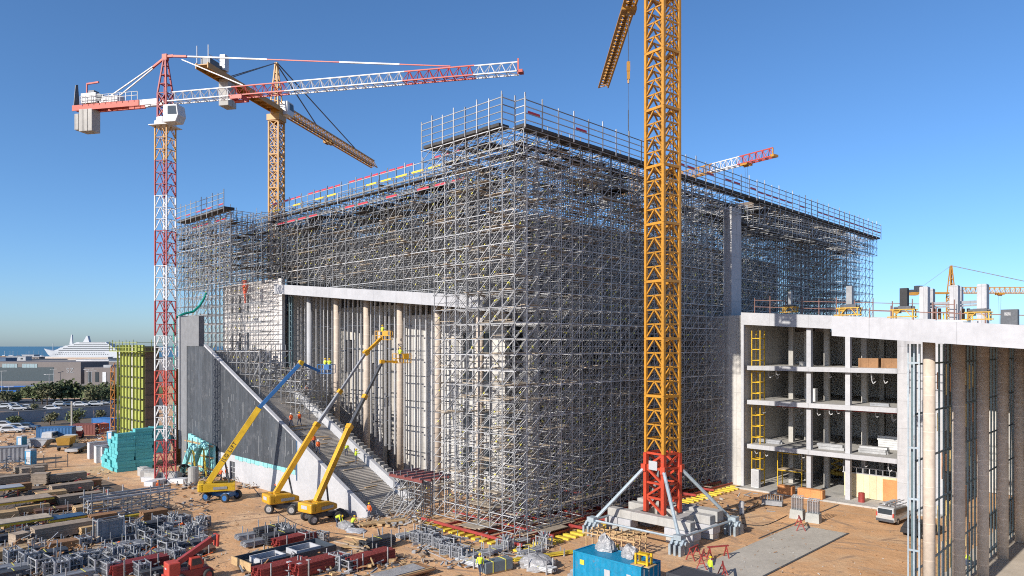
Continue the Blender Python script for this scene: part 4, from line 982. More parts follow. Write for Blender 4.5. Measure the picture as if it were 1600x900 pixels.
person(on_stair(497, 44.0), 'walk', hiorange, helmw, R(260), 'worker in orange and white helmet stepping down behind the middle boom')
person(on_stair(541, 47.2), 'bend', hiyellow, helmy, R(40), 'stooping worker in yellow on the steps by the white parapet')
person(on_stair(556, 47.4), 'reach', hiyellow, helmy, R(-30), 'worker in yellow vest standing on lower steps next to the parapet')
def at_dep(px, py, d): p = P3(px, py, d); return (p.x, p.y, p.z)
for px, py, d, v, h, f, lab, pose in [(424, 566, 113.0, hiorange, helmo, 150, 'worker in orange on the wing scaffold in front of the white wall', 'reach'),
        (457, 597, 101, hiorange, helmy, 30, 'worker in orange on top of the stair scaffold beside the blue boom', 'stand'),
        (468, 622, 99, hiorange, helmo, 80, 'worker in orange and blue trousers on a low stair platform, one of two', 'stand'),
        (478, 622, 98.6, hiorange, helmo, 250, 'second worker in orange on the low stair platform, leaning to the parapet', 'walk')]:
    x, y, z = at_dep(px, py, d); person((x, y, z), pose, v, h, R(f), lab)
    b = MB(); b.span((x-1.6, y-0.5, z-0.08), (x+1.6, y+0.5, z-0.02)); b.build('work_platform', plank, wing if px < 430 else st1, world=True)

# ------------------------------------------------------------------ boom lifts
def wheel(root, x, y, r, w, hub, axis='y'):
    b = MB(); d = (0, w/2, 0)
    prof = [(r*0.62, -w/2), (r*0.93, -w/2), (r, -w*0.35), (r, w*0.35), (r*0.93, w/2), (r*0.62, w/2)]
    n = 18; rings = [[(x+math.cos(2*math.pi*i/n)*a, y+q, r+math.sin(2*math.pi*i/n)*a) for i in range(n)] for a, q in prof]
    b.loft(rings, caps=False); t = b.build('tyre', black, root, smooth=True)
    b = MB(); b.bar((x, y-w*0.42, r), (x, y+w*0.42, r), r*0.62, 14); b.bar((x, y-w*0.5, r), (x, y+w*0.5, r), r*0.22, 8); b.build('rim', hub, t); return t
def boom_lift(label, px, py, face, chassis_m, body_m, segs, tipbase, basket_m, rounded):
    x, y = G(px, py); t = thing('boom_lift', label, 'boom lift', (x, y, 0), face, 'boom lifts at the stair')
    b = MB(); b.box((0, 0, 0.75), (2.9, 1.2, 0.45)); b.box((1.25, 0, 0.6), (0.3, 2.1, 0.25)); b.box((-1.25, 0, 0.6), (0.3, 2.1, 0.25)); b.build('chassis', chassis_m, t, bevel=0.06)
    for sx in (-1.3, 1.3):
        for sy in (-1.1, 1.1): wheel(t, sx, sy, 0.52, 0.38, chassis_m if chassis_m is lift_b else film)
    b = MB(); b.cyl((0, 0, 0.98), 0.6, 0.2, 16); b.build('turntable', dkgrey, t)
    base = P3(*segs[0][0]); inv = WORLD[t.name].inverted()
    q = inv @ base; tip = inv @ P3(*segs[-1][1]); bd = math.atan2(tip.y-q.y, tip.x-q.x)
    b = MB(); L = 3.6 if not rounded else 3.0
    pr = [(-L*0.62, 1.2), (L*0.38, 1.2), (L*0.38, 1.75), (L*0.05, 2.15), (-L*0.5, 2.25), (-L*0.62, 1.9)] if rounded else [(-L*0.62, 1.2), (L*0.4, 1.2), (L*0.4, 2.0), (-L*0.62, 2.15)]
    for sy in (-1, 1):
        b.prism([(p*math.cos(bd)-(sy*0.72-0.38)*math.sin(bd), p*math.sin(bd)+(sy*0.72-0.38)*math.cos(bd), z) for p, z in pr], (-0.76*math.sin(bd), 0.76*math.cos(bd), 0))
    b.build('engine_cowl', body_m, t, bevel=0.12 if rounded else 0.05)
    b = MB(); b.box((-L*0.62*math.cos(bd), -L*0.62*math.sin(bd), 1.72), (0.75, 2.2, 1.0), bd); b.build('counterweight', body_m, t, bevel=0.15)
    if rounded:
        b = MB(); k = -L*0.62-0.39; b.box((k*math.cos(bd), k*math.sin(bd), 1.8), (0.012, 0.9, 0.36), bd); b.build('sticker', whitep, t)
    foot = Vector((-L*0.3*math.cos(bd), -L*0.3*math.sin(bd), 2.3))
    b = MB(); b.bar(foot+Vector((0, 0, -0.4)), q, 0.30, 4, r2=0.25); b.build('boom_pivot', body_m, t)
    for s_y in (-1, 1): b = MB(); b.box((-s_y*1.11*math.sin(bd)*1.03-.2*math.cos(bd), s_y*1.11*math.cos(bd)*1.03-.2*math.sin(bd), 1.6), (1.5, .02, .3), bd); b.build('sticker', galvd, t)
    for k, (p, e, r, m) in enumerate(segs):
        b = MB(); b.bar(inv @ P3(*p), inv @ P3(*e), r, 4, 0); s_ = b.build('boom_section', m, t, bevel=0.02)
        if k and r < 0.19:
            b = MB(); v0 = inv @ P3(*p); v1 = inv @ P3(*e); dd = (v1-v0).normalized(); b.bar(v0-dd*0.25, v0+dd*0.25, r*1.8, 4); b.build('boom_collar', body_m, s_)
    p0 = inv @ P3(*segs[0][0]); p1 = inv @ P3(*segs[0][1]); mid = p0.lerp(p1, 0.3)
    b = MB(); b.bar((0.9*math.cos(bd), 0.9*math.sin(bd), 1.3), mid, 0.10, 8); b.build('lift_cylinder', dkgrey, t)
    # basket
    bp = inv @ P3(*tipbase); b = MB()
    b.box((bp.x, bp.y, bp.z), (1.9, 0.95, 0.07))
    for z in (0.5, 1.05):
        for a, c in (((-.95, -.47), (.95, -.47)), ((.95, -.47), (.95, .47)), ((.95, .47), (-.95, .47)), ((-.95, .47), (-.95, -.47))): b.bar((bp.x+a[0], bp.y+a[1], bp.z+z), (bp.x+c[0], bp.y+c[1], bp.z+z), 0.035, 4)
    for sx in (-.95, 0, .95):
        for sy in (-.47, .47): b.bar((bp.x+sx, bp.y+sy, bp.z), (bp.x+sx, bp.y+sy, bp.z+1.05), 0.035, 4)
    b.box((bp.x+0.3, bp.y-0.4, bp.z+0.75), (0.7, 0.25, 0.6)); b.build('basket', basket_m, t)
    return t, bp, WORLD[t.name] @ bp
fa = R(75)
l1, _, w1 = boom_lift('yellow boom lift on blue wheels with blue telescopic boom at the plinth door', 347, 781, R(28), lift_b, lift_y,
    [((327, 752, 83.5), (405, 637, 84.8), 0.34, lift_y), ((404, 638, 84.8), (470, 567, 86.5), 0.22, lift_b), ((470, 567, 86.5), (499, 580, 88), 0.15, lift_b)], (510, 583, 88.3), lift_b, False)
l2, _, w2 = boom_lift('amber boom lift in the middle with grey boom reaching highest', 446, 800, R(35), dkgrey, lift_o,
    [((430, 772, 77.5), (495, 664, 80), 0.27, lift_o), ((495, 664, 80), (531, 612, 82), 0.17, galvd), ((531, 612, 82), (572, 551, 84.5), 0.13, galvd), ((572, 551, 84.5), (597, 527, 86), 0.16, lift_o)], (600, 531, 86.3), lift_o, True)
l3, _, w3 = boom_lift('amber boom lift closest to the stair foot with a level fly jib', 503, 814, R(80), dkgrey, lift_o,
    [((493, 786, 73.5), (546, 667, 77), 0.27, lift_o), ((546, 667, 77), (570, 620, 79.5), 0.17, dkgrey), ((570, 620, 79.5), (597, 566, 82), 0.13, dkgrey), ((597, 565, 82), (621, 565, 83), 0.12, lift_o)], (628, 567, 83.3), lift_o, True)
for w_, labs in ((w1, ('worker in yellow vest in the blue basket, on its near side', 'second worker in yellow vest in the blue basket')), (w2, ('worker in yellow vest in the highest lift basket',)), (w3, ('worker in yellow vest in the basket on the level fly jib',))):
    for k, lab in enumerate(labs): person((w_.x-0.5+k*1.0, w_.y+0.1, w_.z+0.04), 'reach', hiyellow, helmy, R(10+k*40), lab)
# lettering on the thick yellow boom
def lettering(root, text, size, p, xdir, zdir, m, name='lettering', ext=0.004):
    cu = bpy.data.curves.new(name, 'FONT'); cu.body = text; cu.size = size; cu.align_x = 'CENTER'; cu.align_y = 'CENTER'; cu.extrude = ext; cu.space_character = 1.18; cu.offset = 0.004
    o = bpy.data.objects.new(name, cu); COL.objects.link(o)
    X = Vector(xdir).normalized(); Z = Vector(zdir).normalized(); Z = (Z-X*Z.dot(X)).normalized(); Y = Z.cross(X)
    M = Matrix((X, Y, Z)).transposed().to_4x4(); M.translation = Vector(p)
    dg = bpy.context.evaluated_depsgraph_get(); me = bpy.data.meshes.new_from_object(o.evaluated_get(dg)); bpy.data.objects.remove(o)
    me.transform(M)
    if root is not None: me.transform(WORLD[root_of(root).name].inverted())
    me.materials.clear(); me.materials.append(m); o = bpy.data.objects.new(name, me); COL.objects.link(o)
    if root is not None: o.parent = root
    return o
a = P3(327, 752, 83.5); c = P3(405, 637, 84.8); dv = (c-a).normalized()
side = dv.cross(Vector((0, 0, 1))).normalized()
if side.dot(Vector((-a.x, -a.y, 0))) < 0: side = -side
bs = [o for o in l1.children if o.name.startswith('boom_section')][0]
lettering(bs, 'JLG LIFT', 0.62, a.lerp(c, 0.40)+side*0.36, dv, side, black)

# ------------------------------------------------------------------ stores in the yard
ORD = ['first', 'second', 'third', 'fourth', 'fifth', 'sixth', 'seventh', 'eighth', 'ninth', 'tenth', 'eleventh', 'twelfth', 'thirteenth', 'fourteenth', 'fifteenth', 'sixteenth', 'seventeenth', 'eighteenth', 'nineteenth', 'twentieth',
       'twenty-first', 'twenty-second', 'twenty-third', 'twenty-fourth', 'twenty-fifth', 'twenty-sixth', 'twenty-seventh', 'twenty-eighth', 'twenty-ninth', 'thirtieth', 'thirty-first', 'thirty-second', 'thirty-third', 'thirty-fourth', 'thirty-fifth', 'thirty-sixth', 'thirty-seventh', 'thirty-eighth', 'thirty-ninth', 'fortieth']
ry = random.Random(77)
def number(items, template):
    items = sorted(items, key=lambda o: PX(o.location.x, o.location.y))
    for i, o in enumerate(items): o['label'] = template.format(ORD[i])
def make_stillage(kind):
    t = thing('stillage', 'steel stillage', 'stillage'); b = MB()
    for x in (-.6, .6):
        for y in (-.4, .4): b.bar((x, y, 0), (x, y, 1.05), 0.04, 4)
    for z in (.14, .55, .98):
        b.bar((-.6, -.4, z), (.6, -.4, z), .03, 4); b.bar((-.6, .4, z), (.6, .4, z), .03, 4); b.bar((-.6, -.4, z), (-.6, .4, z), .03, 4); b.bar((.6, -.4, z), (.6, .4, z), .03, 4)
    if kind != 1:
        for i in range(7): b.bar((-.5+i*.166, -.4, .14), (-.5+i*.166, -.4, .98), .014, 4); b.bar((-.5+i*.166, .4, .14), (-.5+i*.166, .4, .98), .014, 4)
        for i in range(4): b.bar((-.6, -.3+i*.2, .14), (-.6, -.3+i*.2, .98), .014, 4); b.bar((.6, -.3+i*.2, .14), (.6, -.3+i*.2, .98), .014, 4)
    b.box((0, 0, .12), (1.2, .8, .05)); b.build('cage_frame', galv if kind else galvd, t)
    b = MB(); r_ = random.Random(kind)
    if kind == 2:
        for i in range(34): b.bar((r_.uniform(-.5, .5), r_.uniform(-.34, .34), .2), (r_.uniform(-.5, .5), r_.uniform(-.34, .34), r_.uniform(.7, 1.5)), .035, 4)
    else:
        for i in range(70):
            p = Vector((r_.uniform(-.5, .5), r_.uniform(-.32, .32), r_.uniform(.2, .95))); d = Vector((r_.uniform(-1, 1), r_.uniform(-1, 1), r_.uniform(-.4, .4))).normalized()*r_.uniform(.08, .2)
            b.bar(p-d, p+d, r_.uniform(.03, .06), 4)
    b.build('load_mesh', galvd if kind != 1 else dkgrey, t); return t
def make_tube_pack(n, L, m, posts=True, rows=4, r=0.055):
    t = thing('tube_pack', 'pack', 'tube pack'); b = MB(); r_ = random.Random(n)
    for j in range(rows):
        for i in range(n): b.bar((-L/2+r_.uniform(-.06, .06), (i-(n-1)/2)*r*2.1, .22+j*r*2), (L/2+r_.uniform(-.06, .06), (i-(n-1)/2)*r*2.1, .22+j*r*2), r, 6)
    b.build('tube_load', m, t); hw = n*r*1.1+.05; H = .3+rows*r*2  # the bundled tubes themselves, built as one mesh
    for x in (-L*.32, L*.32):
        b = MB(); b.box((x, 0, .08), (.1, hw*2, .12))
        if posts:
            for s in (-1, 1): b.bar((x, s*hw, 0), (x, s*hw, H+.45), .035, 4)
        b.build('cradle', galv if posts else wood, t)
    b = MB(); b.box((0, 0, .16+rows*r*2), (.06, hw*1.9, .015)); b.build('strap', tagyel, t); return t
def make_plank_pack(w_, L, rows, m, th=.07, jitter=.05, bear=True):
    t = thing('plank_pack', 'pack', 'plank pack'); b = MB(); r_ = random.Random(int(w_*100+L*10+rows)); n = max(1, int(w_/.3))
    for j in range(rows):
        for i in range(n): b.box((r_.uniform(-jitter, jitter), (i-(n-1)/2)*.305+r_.uniform(-.01, .01), .15+th/2+j*(th+.006)), (L, .29, th))
    b.build('plank', m, t)
    for x in (-L*.35, 0, L*.35):
        b = MB(); b.box((x, 0, .07), (.12, n*.305, .14)); b.build('bearer', wood, t)
    return t
def make_beam_pack(n, rows, L, m, h=.2, wd=.1):
    t = thing('beam_pack', 'pack', 'beam pack'); b = MB(); r_ = random.Random(n*7+rows)
    for j in range(rows):
        for i in range(n):
            y = (i-(n-1)/2)*(wd*1.5); z = .12+j*(h+.01); dx = r_.uniform(-.15, .15)
            b.box((dx, y, z+.02), (L, wd, .035)); b.box((dx, y, z+h-.02), (L, wd, .035)); b.box((dx, y, z+h/2), (L, wd*.35, h-.08))
    b.build('beam_slat', m, t)
    for x in (-L*.3, L*.3):
        b = MB()
        for s in (-1, 1): b.bar((x, s*(n*wd*.75+.06), 0), (x, s*(n*wd*.75+.06), rows*(h+.01)+.45), .045, 4, 0)
        b.box((x, 0, .05), (.1, n*wd*1.5+.1, .1)); b.build('stanchion', film, t)
    return t
def spread(proto, spots, label, group, cat=None):
    out = []
    for i, s in enumerate(spots):
        px, py, rz = s[0], s[1], s[2]; sc = s[3] if len(s) > 3 else 1.0; z = s[4] if len(s) > 4 else 0.0
        x, y = G(px, py, z); o = proto if i == 0 else copy_tree(proto)
        place(o, (x, y, z), R(rz)); o.scale = (sc, sc, sc); o['group'] = group; out.append(o)
    if '{}' in label: number(out, label)
    else:
        for o in out: o['label'] = label
    return out
YA_ = 90  # along the yard rows
spread(make_stillage(0), [(652, 848, 4), (672, 851, 10, 1.1), (690, 858, -6), (700, 868, 8), (720, 873, 0, 1.1), (113, 893, 3, 1.2), (140, 884, 85, 1.2), (258, 838, 8), (286, 822, 5, 1.1), (180, 872, 5), (206, 868, 12), (95, 898, -5, 1.2), (503, 846, 15, .9), (530, 888, 5, 1.2)],
       '{} meshed steel stillage of scaffold fittings, counting from the left', 'meshed stillages of scaffold fittings')
spread(make_stillage(1), [(663, 838, 3), (680, 843, -8), (229, 846, 4, 1.1), (241, 860, 0, 1.2), (262, 866, 9, 1.2), (155, 896, 0, 1.3), (63, 896, 6, 1.3), (478, 848, 3), (280, 850, 10), (200, 885, 4), (545, 893, 0), (707, 856, 4)],
       '{} open steel stillage of dark clamps, counting from the left', 'open stillages of dark clamps')
spread(make_stillage(2), [(312, 830, 8), (296, 840, -5), (270, 822, 5), (455, 842, 4, .9), (790, 860, 6), (850, 855, 3), (217, 838, 0), (443, 838, 9, .9)],
       '{} stillage bristling with upright grey props, counting from the left', 'stillages with upright props')
spread(make_tube_pack(9, 4.2, galvd), [(245, 829, YA_), (262, 843, YA_+3), (225, 853, YA_-2), (205, 862, YA_), (283, 833, YA_+2), (190, 890, YA_), (60, 888, YA_+2), (405, 840, YA_-4), (415, 850, YA_), (240, 872, YA_+2), (20, 893, YA_), (130, 903, YA_+2)],
       '{} strapped pack of long grey scaffold tubes, counting from the left', 'packs of long grey tubes')
spread(make_tube_pack(7, 2.6, galv, True, 3, .06), [(748, 872, 80), (770, 866, 86), (735, 884, 5), (640, 840, 85), (808, 853, 88), (830, 868, 90), (845, 893, 10), (150, 868, 90), (215, 878, 88), (250, 852, 92), (275, 858, 88), (300, 848, 90), (178, 858, 89)],
       '{} short cradle of bright galvanised tubes, counting from the left', 'cradles of bright tubes')
spread(make_tube_pack(6, 3.2, dkgrey, True, 5, .09), [(425, 838, 92), (440, 848, 90), (225, 833, 93), (70, 880, 88), (590, 858, 92)],
       '{} cradle of fat dark pipes, counting from the left', 'cradles of dark pipes')
spread(make_plank_pack(1.2, 3.6, 10, woodg), [(105, 752, YA_, 1.2), (112, 769, YA_+1, 1.25), (125, 786, YA_, 1.2), (16, 756, YA_+2, 1.2), (48, 738, YA_, 1.1), (98, 838, YA_+2, 1.35)],
       '{} pack of weathered scaffold boards, counting from the left', 'packs of weathered boards')
spread(make_plank_pack(1.5, 1.6, 16, woodg, .07, .08), [(64, 757, 60, 1.1), (58, 745, 85), (43, 746, 88), (30, 851, 15, .8)],
       '{} squat stack of square formwork boards, counting from the left', 'squat board stacks')
spread(make_beam_pack(7, 4, 4.2, redp, .22, .13), [(216, 894, YA_+1, 1.0), (497, 893, YA_+2, 1.05), (578, 883, YA_+3, 1.0), (440, 899, YA_), (460, 852, YA_+3, .9)],
       '{} pack of red steel beams between stanchions, counting from the left', 'packs of red beams')
spread(make_beam_pack(3, 1, 6.0, yelb, .2, .12), [(445, 858, YA_+2), (850, 872, 70), (200, 810, YA_), (35, 822, YA_)], '{} short row of yellow timber beams, counting from the left', 'yellow timber beams')
spread(make_plank_pack(0.9, 3.0, 2, wood), [(575, 850, 70), (555, 857, 40, .8), (720, 858, 10, 1.3), (590, 820, 80, 1.2), (610, 818, 75, 1.1), (80, 866, 30), (115, 852, 70, .8), (985, 836, 60)],
       '{} loose spread of fresh pine planks, counting from the left', 'fresh pine planks')
# formwork tables at the left edge
def formwork_table(px, py, rz, L, wd, h, top, label):
    x, y = G(px, py); t = thing('formwork_table', label, 'formwork table', (x, y, 0), R(rz))
    b = MB(); b.box((0, 0, h), (L, wd, .08)); b.build('table_top', top, t)
    for s in (-1, 1):
        b = MB(); b.box((0, s*wd*.42, h-.16), (L*1.05, .12, .22)); b.build('beam', yelb, t)
    for sx in (-.38, 0, .38):
        for s in (-1, 1):
            b = MB(); b.bar((L*sx, s*wd*.42, 0), (L*sx, s*wd*.42, h-.27), .06, 6); b.build('leg', redp if sx else galv, t)
    b = MB(); b.bar((-L*.38, -wd*.42, .3), (0, -wd*.42, h*.7), .03, 4); b.bar((0, -wd*.42, .3), (L*.38, -wd*.42, h*.7), .03, 4); b.build('brace_frame', galv, t)
formwork_table(28, 800, 90, 6.0, 2.6, 1.4, woodg, 'long formwork table with pale boarded top and red legs at the yard edge')
formwork_table(20, 834, 90, 6.0, 2.2, 1.3, plank, 'lower formwork table on yellow beams behind the stacked boards')
formwork_table(103, 822, 92, 3.2, 1.8, 1.0, dblue, 'short table with navy steel top among the timber stacks')
formwork_table(-5, 778, 90, 5.0, 2.4, 1.2, galv, 'formwork table with grey steel top near the board packs')
# grid cage standing upright
x, y = G(170, 850); t = thing('panel_cage', 'upright cage of grey gridded formwork panels in the middle of the yard', 'panel cage', (x, y, 0), R(95))
b = MB()
for sx in (-1.1, 1.1):
    for sy in (-.5, .5): b.bar((sx, sy, 0), (sx, sy, 2.5), .06, 4)
for z in (.25, 2.3):
    for sy in (-.5, .5): b.bar((-1.1, sy, z), (1.1, sy, z), .05, 4)
    for sx in (-1.1, 1.1): b.bar((sx, -.5, z), (sx, .5, z), .05, 4)
b.build('cage_frame', galv, t)
for k in range(4):
    b = MB(); y_ = -.4+k*.22; b.box((0, y_, 1.3), (2.0, .05, 1.8))
    for i in range(8): b.box((-1+i*.285, y_-.045, 1.3), (.03, .035, 1.8))
    for i in range(6): b.box((0, y_-.048, .45+i*.34), (2.0, .03, .03))
    b.build('panel', galvd, t)
# low scaffold frame with long beams
x, y = G(203, 803); lowf = thing('low_scaffold', 'low open scaffold frame with long rails in the storage yard', 'scaffolding', (x, y, 0), 0)
cx_, cy_ = x, y
lattice(lowf, frange(cx_-1.4, cx_+1.4, 1.4), frange(cy_-4.0, cy_+3.5, 1.9), [.3, 1.2, 2.1], [cx_+1.4], [cy_-4.0], tags=False, plank_p=0.15, r=.04)
b = MB()
for k in range(3): b.bar((cx_-1.4+k*1.4, cy_-4.4, 2.25), (cx_-1.4+k*1.4, cy_+4.2, 2.25), .08, 4)
b.build('long_rail', galv, lowf, world=True)
# big shallow formwork tray in the centre foreground
x, y = G(446, 876); t = thing('formwork_tray', 'large shallow dark formwork tray with white edged pockets', 'formwork', (x, y, 0), R(92))
b = MB(); b.box((0, 0, .35), (7.6, 3.0, .12)); b.build('tray_floor', dkgrey, t)
b = MB(); b.box((0, -1.55, .55), (7.8, .1, .6)); b.box((0, 1.55, .55), (7.8, .1, .6)); b.box((3.85, 0, .55), (.1, 3.0, .6)); b.build('tray_rim', mat('slate_steel', (.05, .065, .085), .5), t)
b = MB(); b.box((-3.87, 0, .6), (.1, 3.2, .65)); b.build('end_board', wood, t)
for cx2 in (-1.6, 1.7):
    b = MB()
    for a in ((-1.1, 0, .12, 1.7), (1.1, 0, .12, 1.7)): b.box((cx2+a[0], a[1], .62), (a[2], a[3], .45))
    b.box((cx2, -.8, .62), (2.08, .1, .45)); b.box((cx2, .8, .62), (2.08, .1, .45)); b.build('pocket_edge', concw, t)
b = MB(); b.box((0, 2.0, .3), (7.0, .3, .25)); b.build('red_rail', redp, t)
for px, py in ((452, 899), (468, 902), (482, 896)):
    x, y = G(px, py); b = MB(); b.box((0, 0, .5), (.5, .5, 1.0)); b.box((0, 0, 1.05), (.35, .35, .12)); o = b.build('concrete_block', concw, bevel=.05); place(o, (x, y, 0), R(12)); tag(o, None, 'block', 'white blocks at the bottom edge', 'thing')
    o['label'] = 'small white concrete block beside the red beam pack, ' + {452: 'leftmost', 468: 'middle', 482: 'rightmost'}[px] + ' of three'
# brown framed boards with white sheet
def sheet_frame(px, py, rz, L, wd, label, z=.5):
    x, y = G(px, py, z); t = thing('framed_sheet', label, 'framed panel', (x, y, 0), R(rz))
    b = MB(); b.box((0, 0, z-.12), (L+1.4, wd+.9, .12)); b.build('base_board', rustb, t)
    b = MB(); b.box((0, 0, z), (L, wd, .1)); b.build('sheet', film, t)
    for s in (-1, 1):
        b = MB(); b.box((0, s*(wd/2+.18), z-.03), (L+1.2, .14, .1)); b.build('edge_board', wood, t)
    b = MB(); b.box((0, 0, (z-.18)/2), (L*.7, wd*.7, z-.18)); b.build('trestle', dkgrey, t)
sheet_frame(622, 893, 88, 4.0, 1.6, 'white sheet on a brown board frame at the bottom edge of the yard')
sheet_frame(700, 912, 88, 3.0, 1.6, 'second brown board frame with white sheet, cut by the bottom edge')
# boxes, film covered loads
def crumple(b, rx, ry_, h, seed, peak=.25):
    from mathutils import noise
    n = 26; rings = []; off = Vector((seed*3.7, seed*1.3, 0))
    for k in range(10):
        t_ = k/9; s = (1-t_**2.2)**.5 if t_ < 1 else .04; ring = []
        for i in range(n):
            u = 2*math.pi*i/n; p = Vector((math.cos(u), math.sin(u), t_*1.5))
            q = 1+.32*noise.noise(p*1.4+off)+.16*noise.noise(p*4+off)+.05*math.sin(u*9+seed)*(1-t_)
            ring.append((math.cos(u)*rx*s*q, math.sin(u)*ry_*s*q, max(0, h*t_*(1+peak*noise.noise(p*1.7+off*2)))))
        rings.append(ring)
    b.loft(rings)
def soft_pile(px, py, rx, ry_, h, m, label, name='wrapped_load', seed=1, z=0):
    x, y = G(px, py, z); b = MB(); crumple(b, rx, ry_, h, seed)
    o = b.build(name, m, smooth=False); place(o, (x, y, z), 0); tag(o, label, 'load', None, 'thing'); return o
soft_pile(838, 886, 1.6, 1.3, 1.1, film, 'dome of crumpled pale plastic film over a load near the blue container', seed=2)
soft_pile(938, 908, 2.6, 1.7, 1.7, film, 'large crumpled plastic sheet over boards in front of the blue container', seed=3)
soft_pile(540, 824, 1.3, .7, .6, film, 'pale plastic sacks between the two yellow vested workers', seed=4)
soft_pile(556, 830, 1.2, .8, .25, concw, 'flat white slab wrapped in plastic near the stair foot', seed=5)
soft_pile(308, 836, .9, .9, .9, film, 'light grey crumpled plastic bag by the stillages above the red telehandler', seed=6)
soft_pile(532, 808, .8, .8, .9, black, 'black rubber coil behind the amber lift', seed=7)
x, y = G(775, 893); t = thing('strapped_box', 'dark grey box load tied with a yellow strap beside the corner scaffold', 'box', (x, y, 0), R(80))
b = MB(); b.box((0, 0, .55), (2.6, 1.0, .85)); b.build('box', mat('slate_box', (.12, .15, .17), .6), t, bevel=.03)
for k in (-.6, .6):
    b = MB(); b.box((k, 0, .56), (.08, 1.03, .9)); b.build('strap', tagyel, t)
b = MB(); b.box((0, 0, .06), (2.4, .9, .12)); b.build('pallet', wood, t)
# debris heaps: nobody could count these
def debris(name, label, px0, px1, py0, py1, n, mats, seed, hmax=.6, sc=1.0):
    r_ = random.Random(seed); b = MB()
    for i in range(n):
        x, y = G(r_.uniform(px0, px1), r_.uniform(py0, py1)); a = r_.uniform(0, math.pi); z = r_.uniform(.03, hmax); k = r_.random()
        if k < .5:
            l = r_.uniform(.2, 1.0)*sc; d = Vector((math.cos(a), math.sin(a), r_.uniform(-.3, .5)))*l; b.bar((x, y, z), (x+d.x, y+d.y, max(.02, z+d.z)), r_.uniform(.02, .06)*max(.5, sc), 4, m=r_.randrange(len(mats)))
        else: b.box((x, y, z*.5), (r_.uniform(.1, .6)*sc, r_.uniform(.1, .45)*sc, r_.uniform(.03, .25)*sc), a, r_.randrange(len(mats)))
    o = b.build(name, mats); tag(o, label, 'debris', None, 'stuff')
debris('debris', 'heap of scrap timber and clamps in the yard', 20, 150, 852, 880, 420, [wood, woodg, galvd, rustb], 1, .8)
debris('debris', 'litter of fittings between the yard stacks', 150, 320, 820, 880, 420, [galvd, galv, dkgrey, rustb, hiorange], 2, .7)
debris('debris', 'litter of boards among the timber stacks', 0, 170, 740, 830, 300, [woodg, wood, dkgrey, galv, redp], 3, .6)
debris('debris', 'rubble and offcuts along the white plinth', 240, 420, 742, 765, 320, [conc, woodg, galv, dkgrey, rustb], 4, .5)
debris('debris', 'offcuts around the corner scaffold', 640, 860, 842, 890, 240, [galv, wood, woodg, galvd], 5, .5)
debris('debris', 'loose tubes and boards by the stair foot', 560, 680, 806, 826, 160, [galv, wood, woodg], 6, .5)
debris('debris', 'bits around the crane ballast', 1000, 1200, 770, 800, 130, [galvd, wood, rustb, conc], 7, .3)
debris('debris', 'offcuts behind the turquoise formwork', 280, 345, 728, 748, 160, [rustb, woodg, dkgrey, aquad, conc], 8, 1.0)
debris('debris', 'scrap along the bottom of the yard', 0, 250, 880, 905, 260, [galvd, dkgrey, galv, rustb], 9, .6)
debris('debris', 'scrap around the red beam packs', 375, 640, 868, 905, 220, [galvd, wood, dkgrey, rustb], 10, .6)
# ------------------------------------------------------------------ red telehandler
x, y = G(300, 908); t = thing('telehandler', 'bright red telehandler with raised short boom at the bottom edge', 'telehandler', (x, y, 0), R(88)); t.scale = (.66, .7, .76)
b = MB(); b.prism([(-2.3, -.75, .55), (2.0, -.75, .55), (2.2, -.75, 1.0), (1.6, -.75, 1.35), (-2.3, -.75, 1.45)], (0, 1.5, 0)); b.build('chassis', redp, t, bevel=.08)
b = MB(); b.box((-2.2, 0, 1.6), (1.3, 1.7, 1.5)); b.build('engine_box', crane_r, t, bevel=.1)
b = MB(); b.box((-2.86, .1, 1.75), (.02, .5, .16)); b.box((-2.87, 0, .95), (.02, 1.0, .14)); b.build('sticker', whitep, t)
b = MB(); b.box((-2.3, 0, .85), (1.5, 1.9, .5)); b.build('bumper', crane_r, t, bevel=.06)
b = MB(); b.bar((-1.6, .1, 2.1), (2.3, .1, 3.9), .28, 4); b.build('boom_section', redp, t, bevel=.03)
b = MB(); b.bar((2.2, .1, 3.86), (2.8, .1, 4.1), .2, 4); b.build('boom_section', dkgrey, t)
b = MB(); b.prism([(2.7, -.5, 3.1), (2.9, -.5, 3.1), (3.0, -.5, 4.3), (2.75, -.5, 4.3)], (0, 1.2, 0)); b.build('carriage', crane_r, t)
b = MB(); b.prism([(-.5, -.85, 1.4), (.9, -.85, 1.4), (1.1, -.85, 1.9), (.7, -.85, 2.5), (-.4, -.85, 2.5)], (0, .75, 0)); c_ = b.build('cab', crane_r, t, bevel=.05)
b = MB(); b.prism([(-.3, -.87, 1.75), (.85, -.87, 1.8), (.6, -.87, 2.4), (-.3, -.87, 2.4)], (0, .78, 0)); b.build('window', glassd, c_)
for sx in (-1.5, 1.5):
    for sy in (-.95, .95): wheel(t, sx, sy, .58, .42, redp)
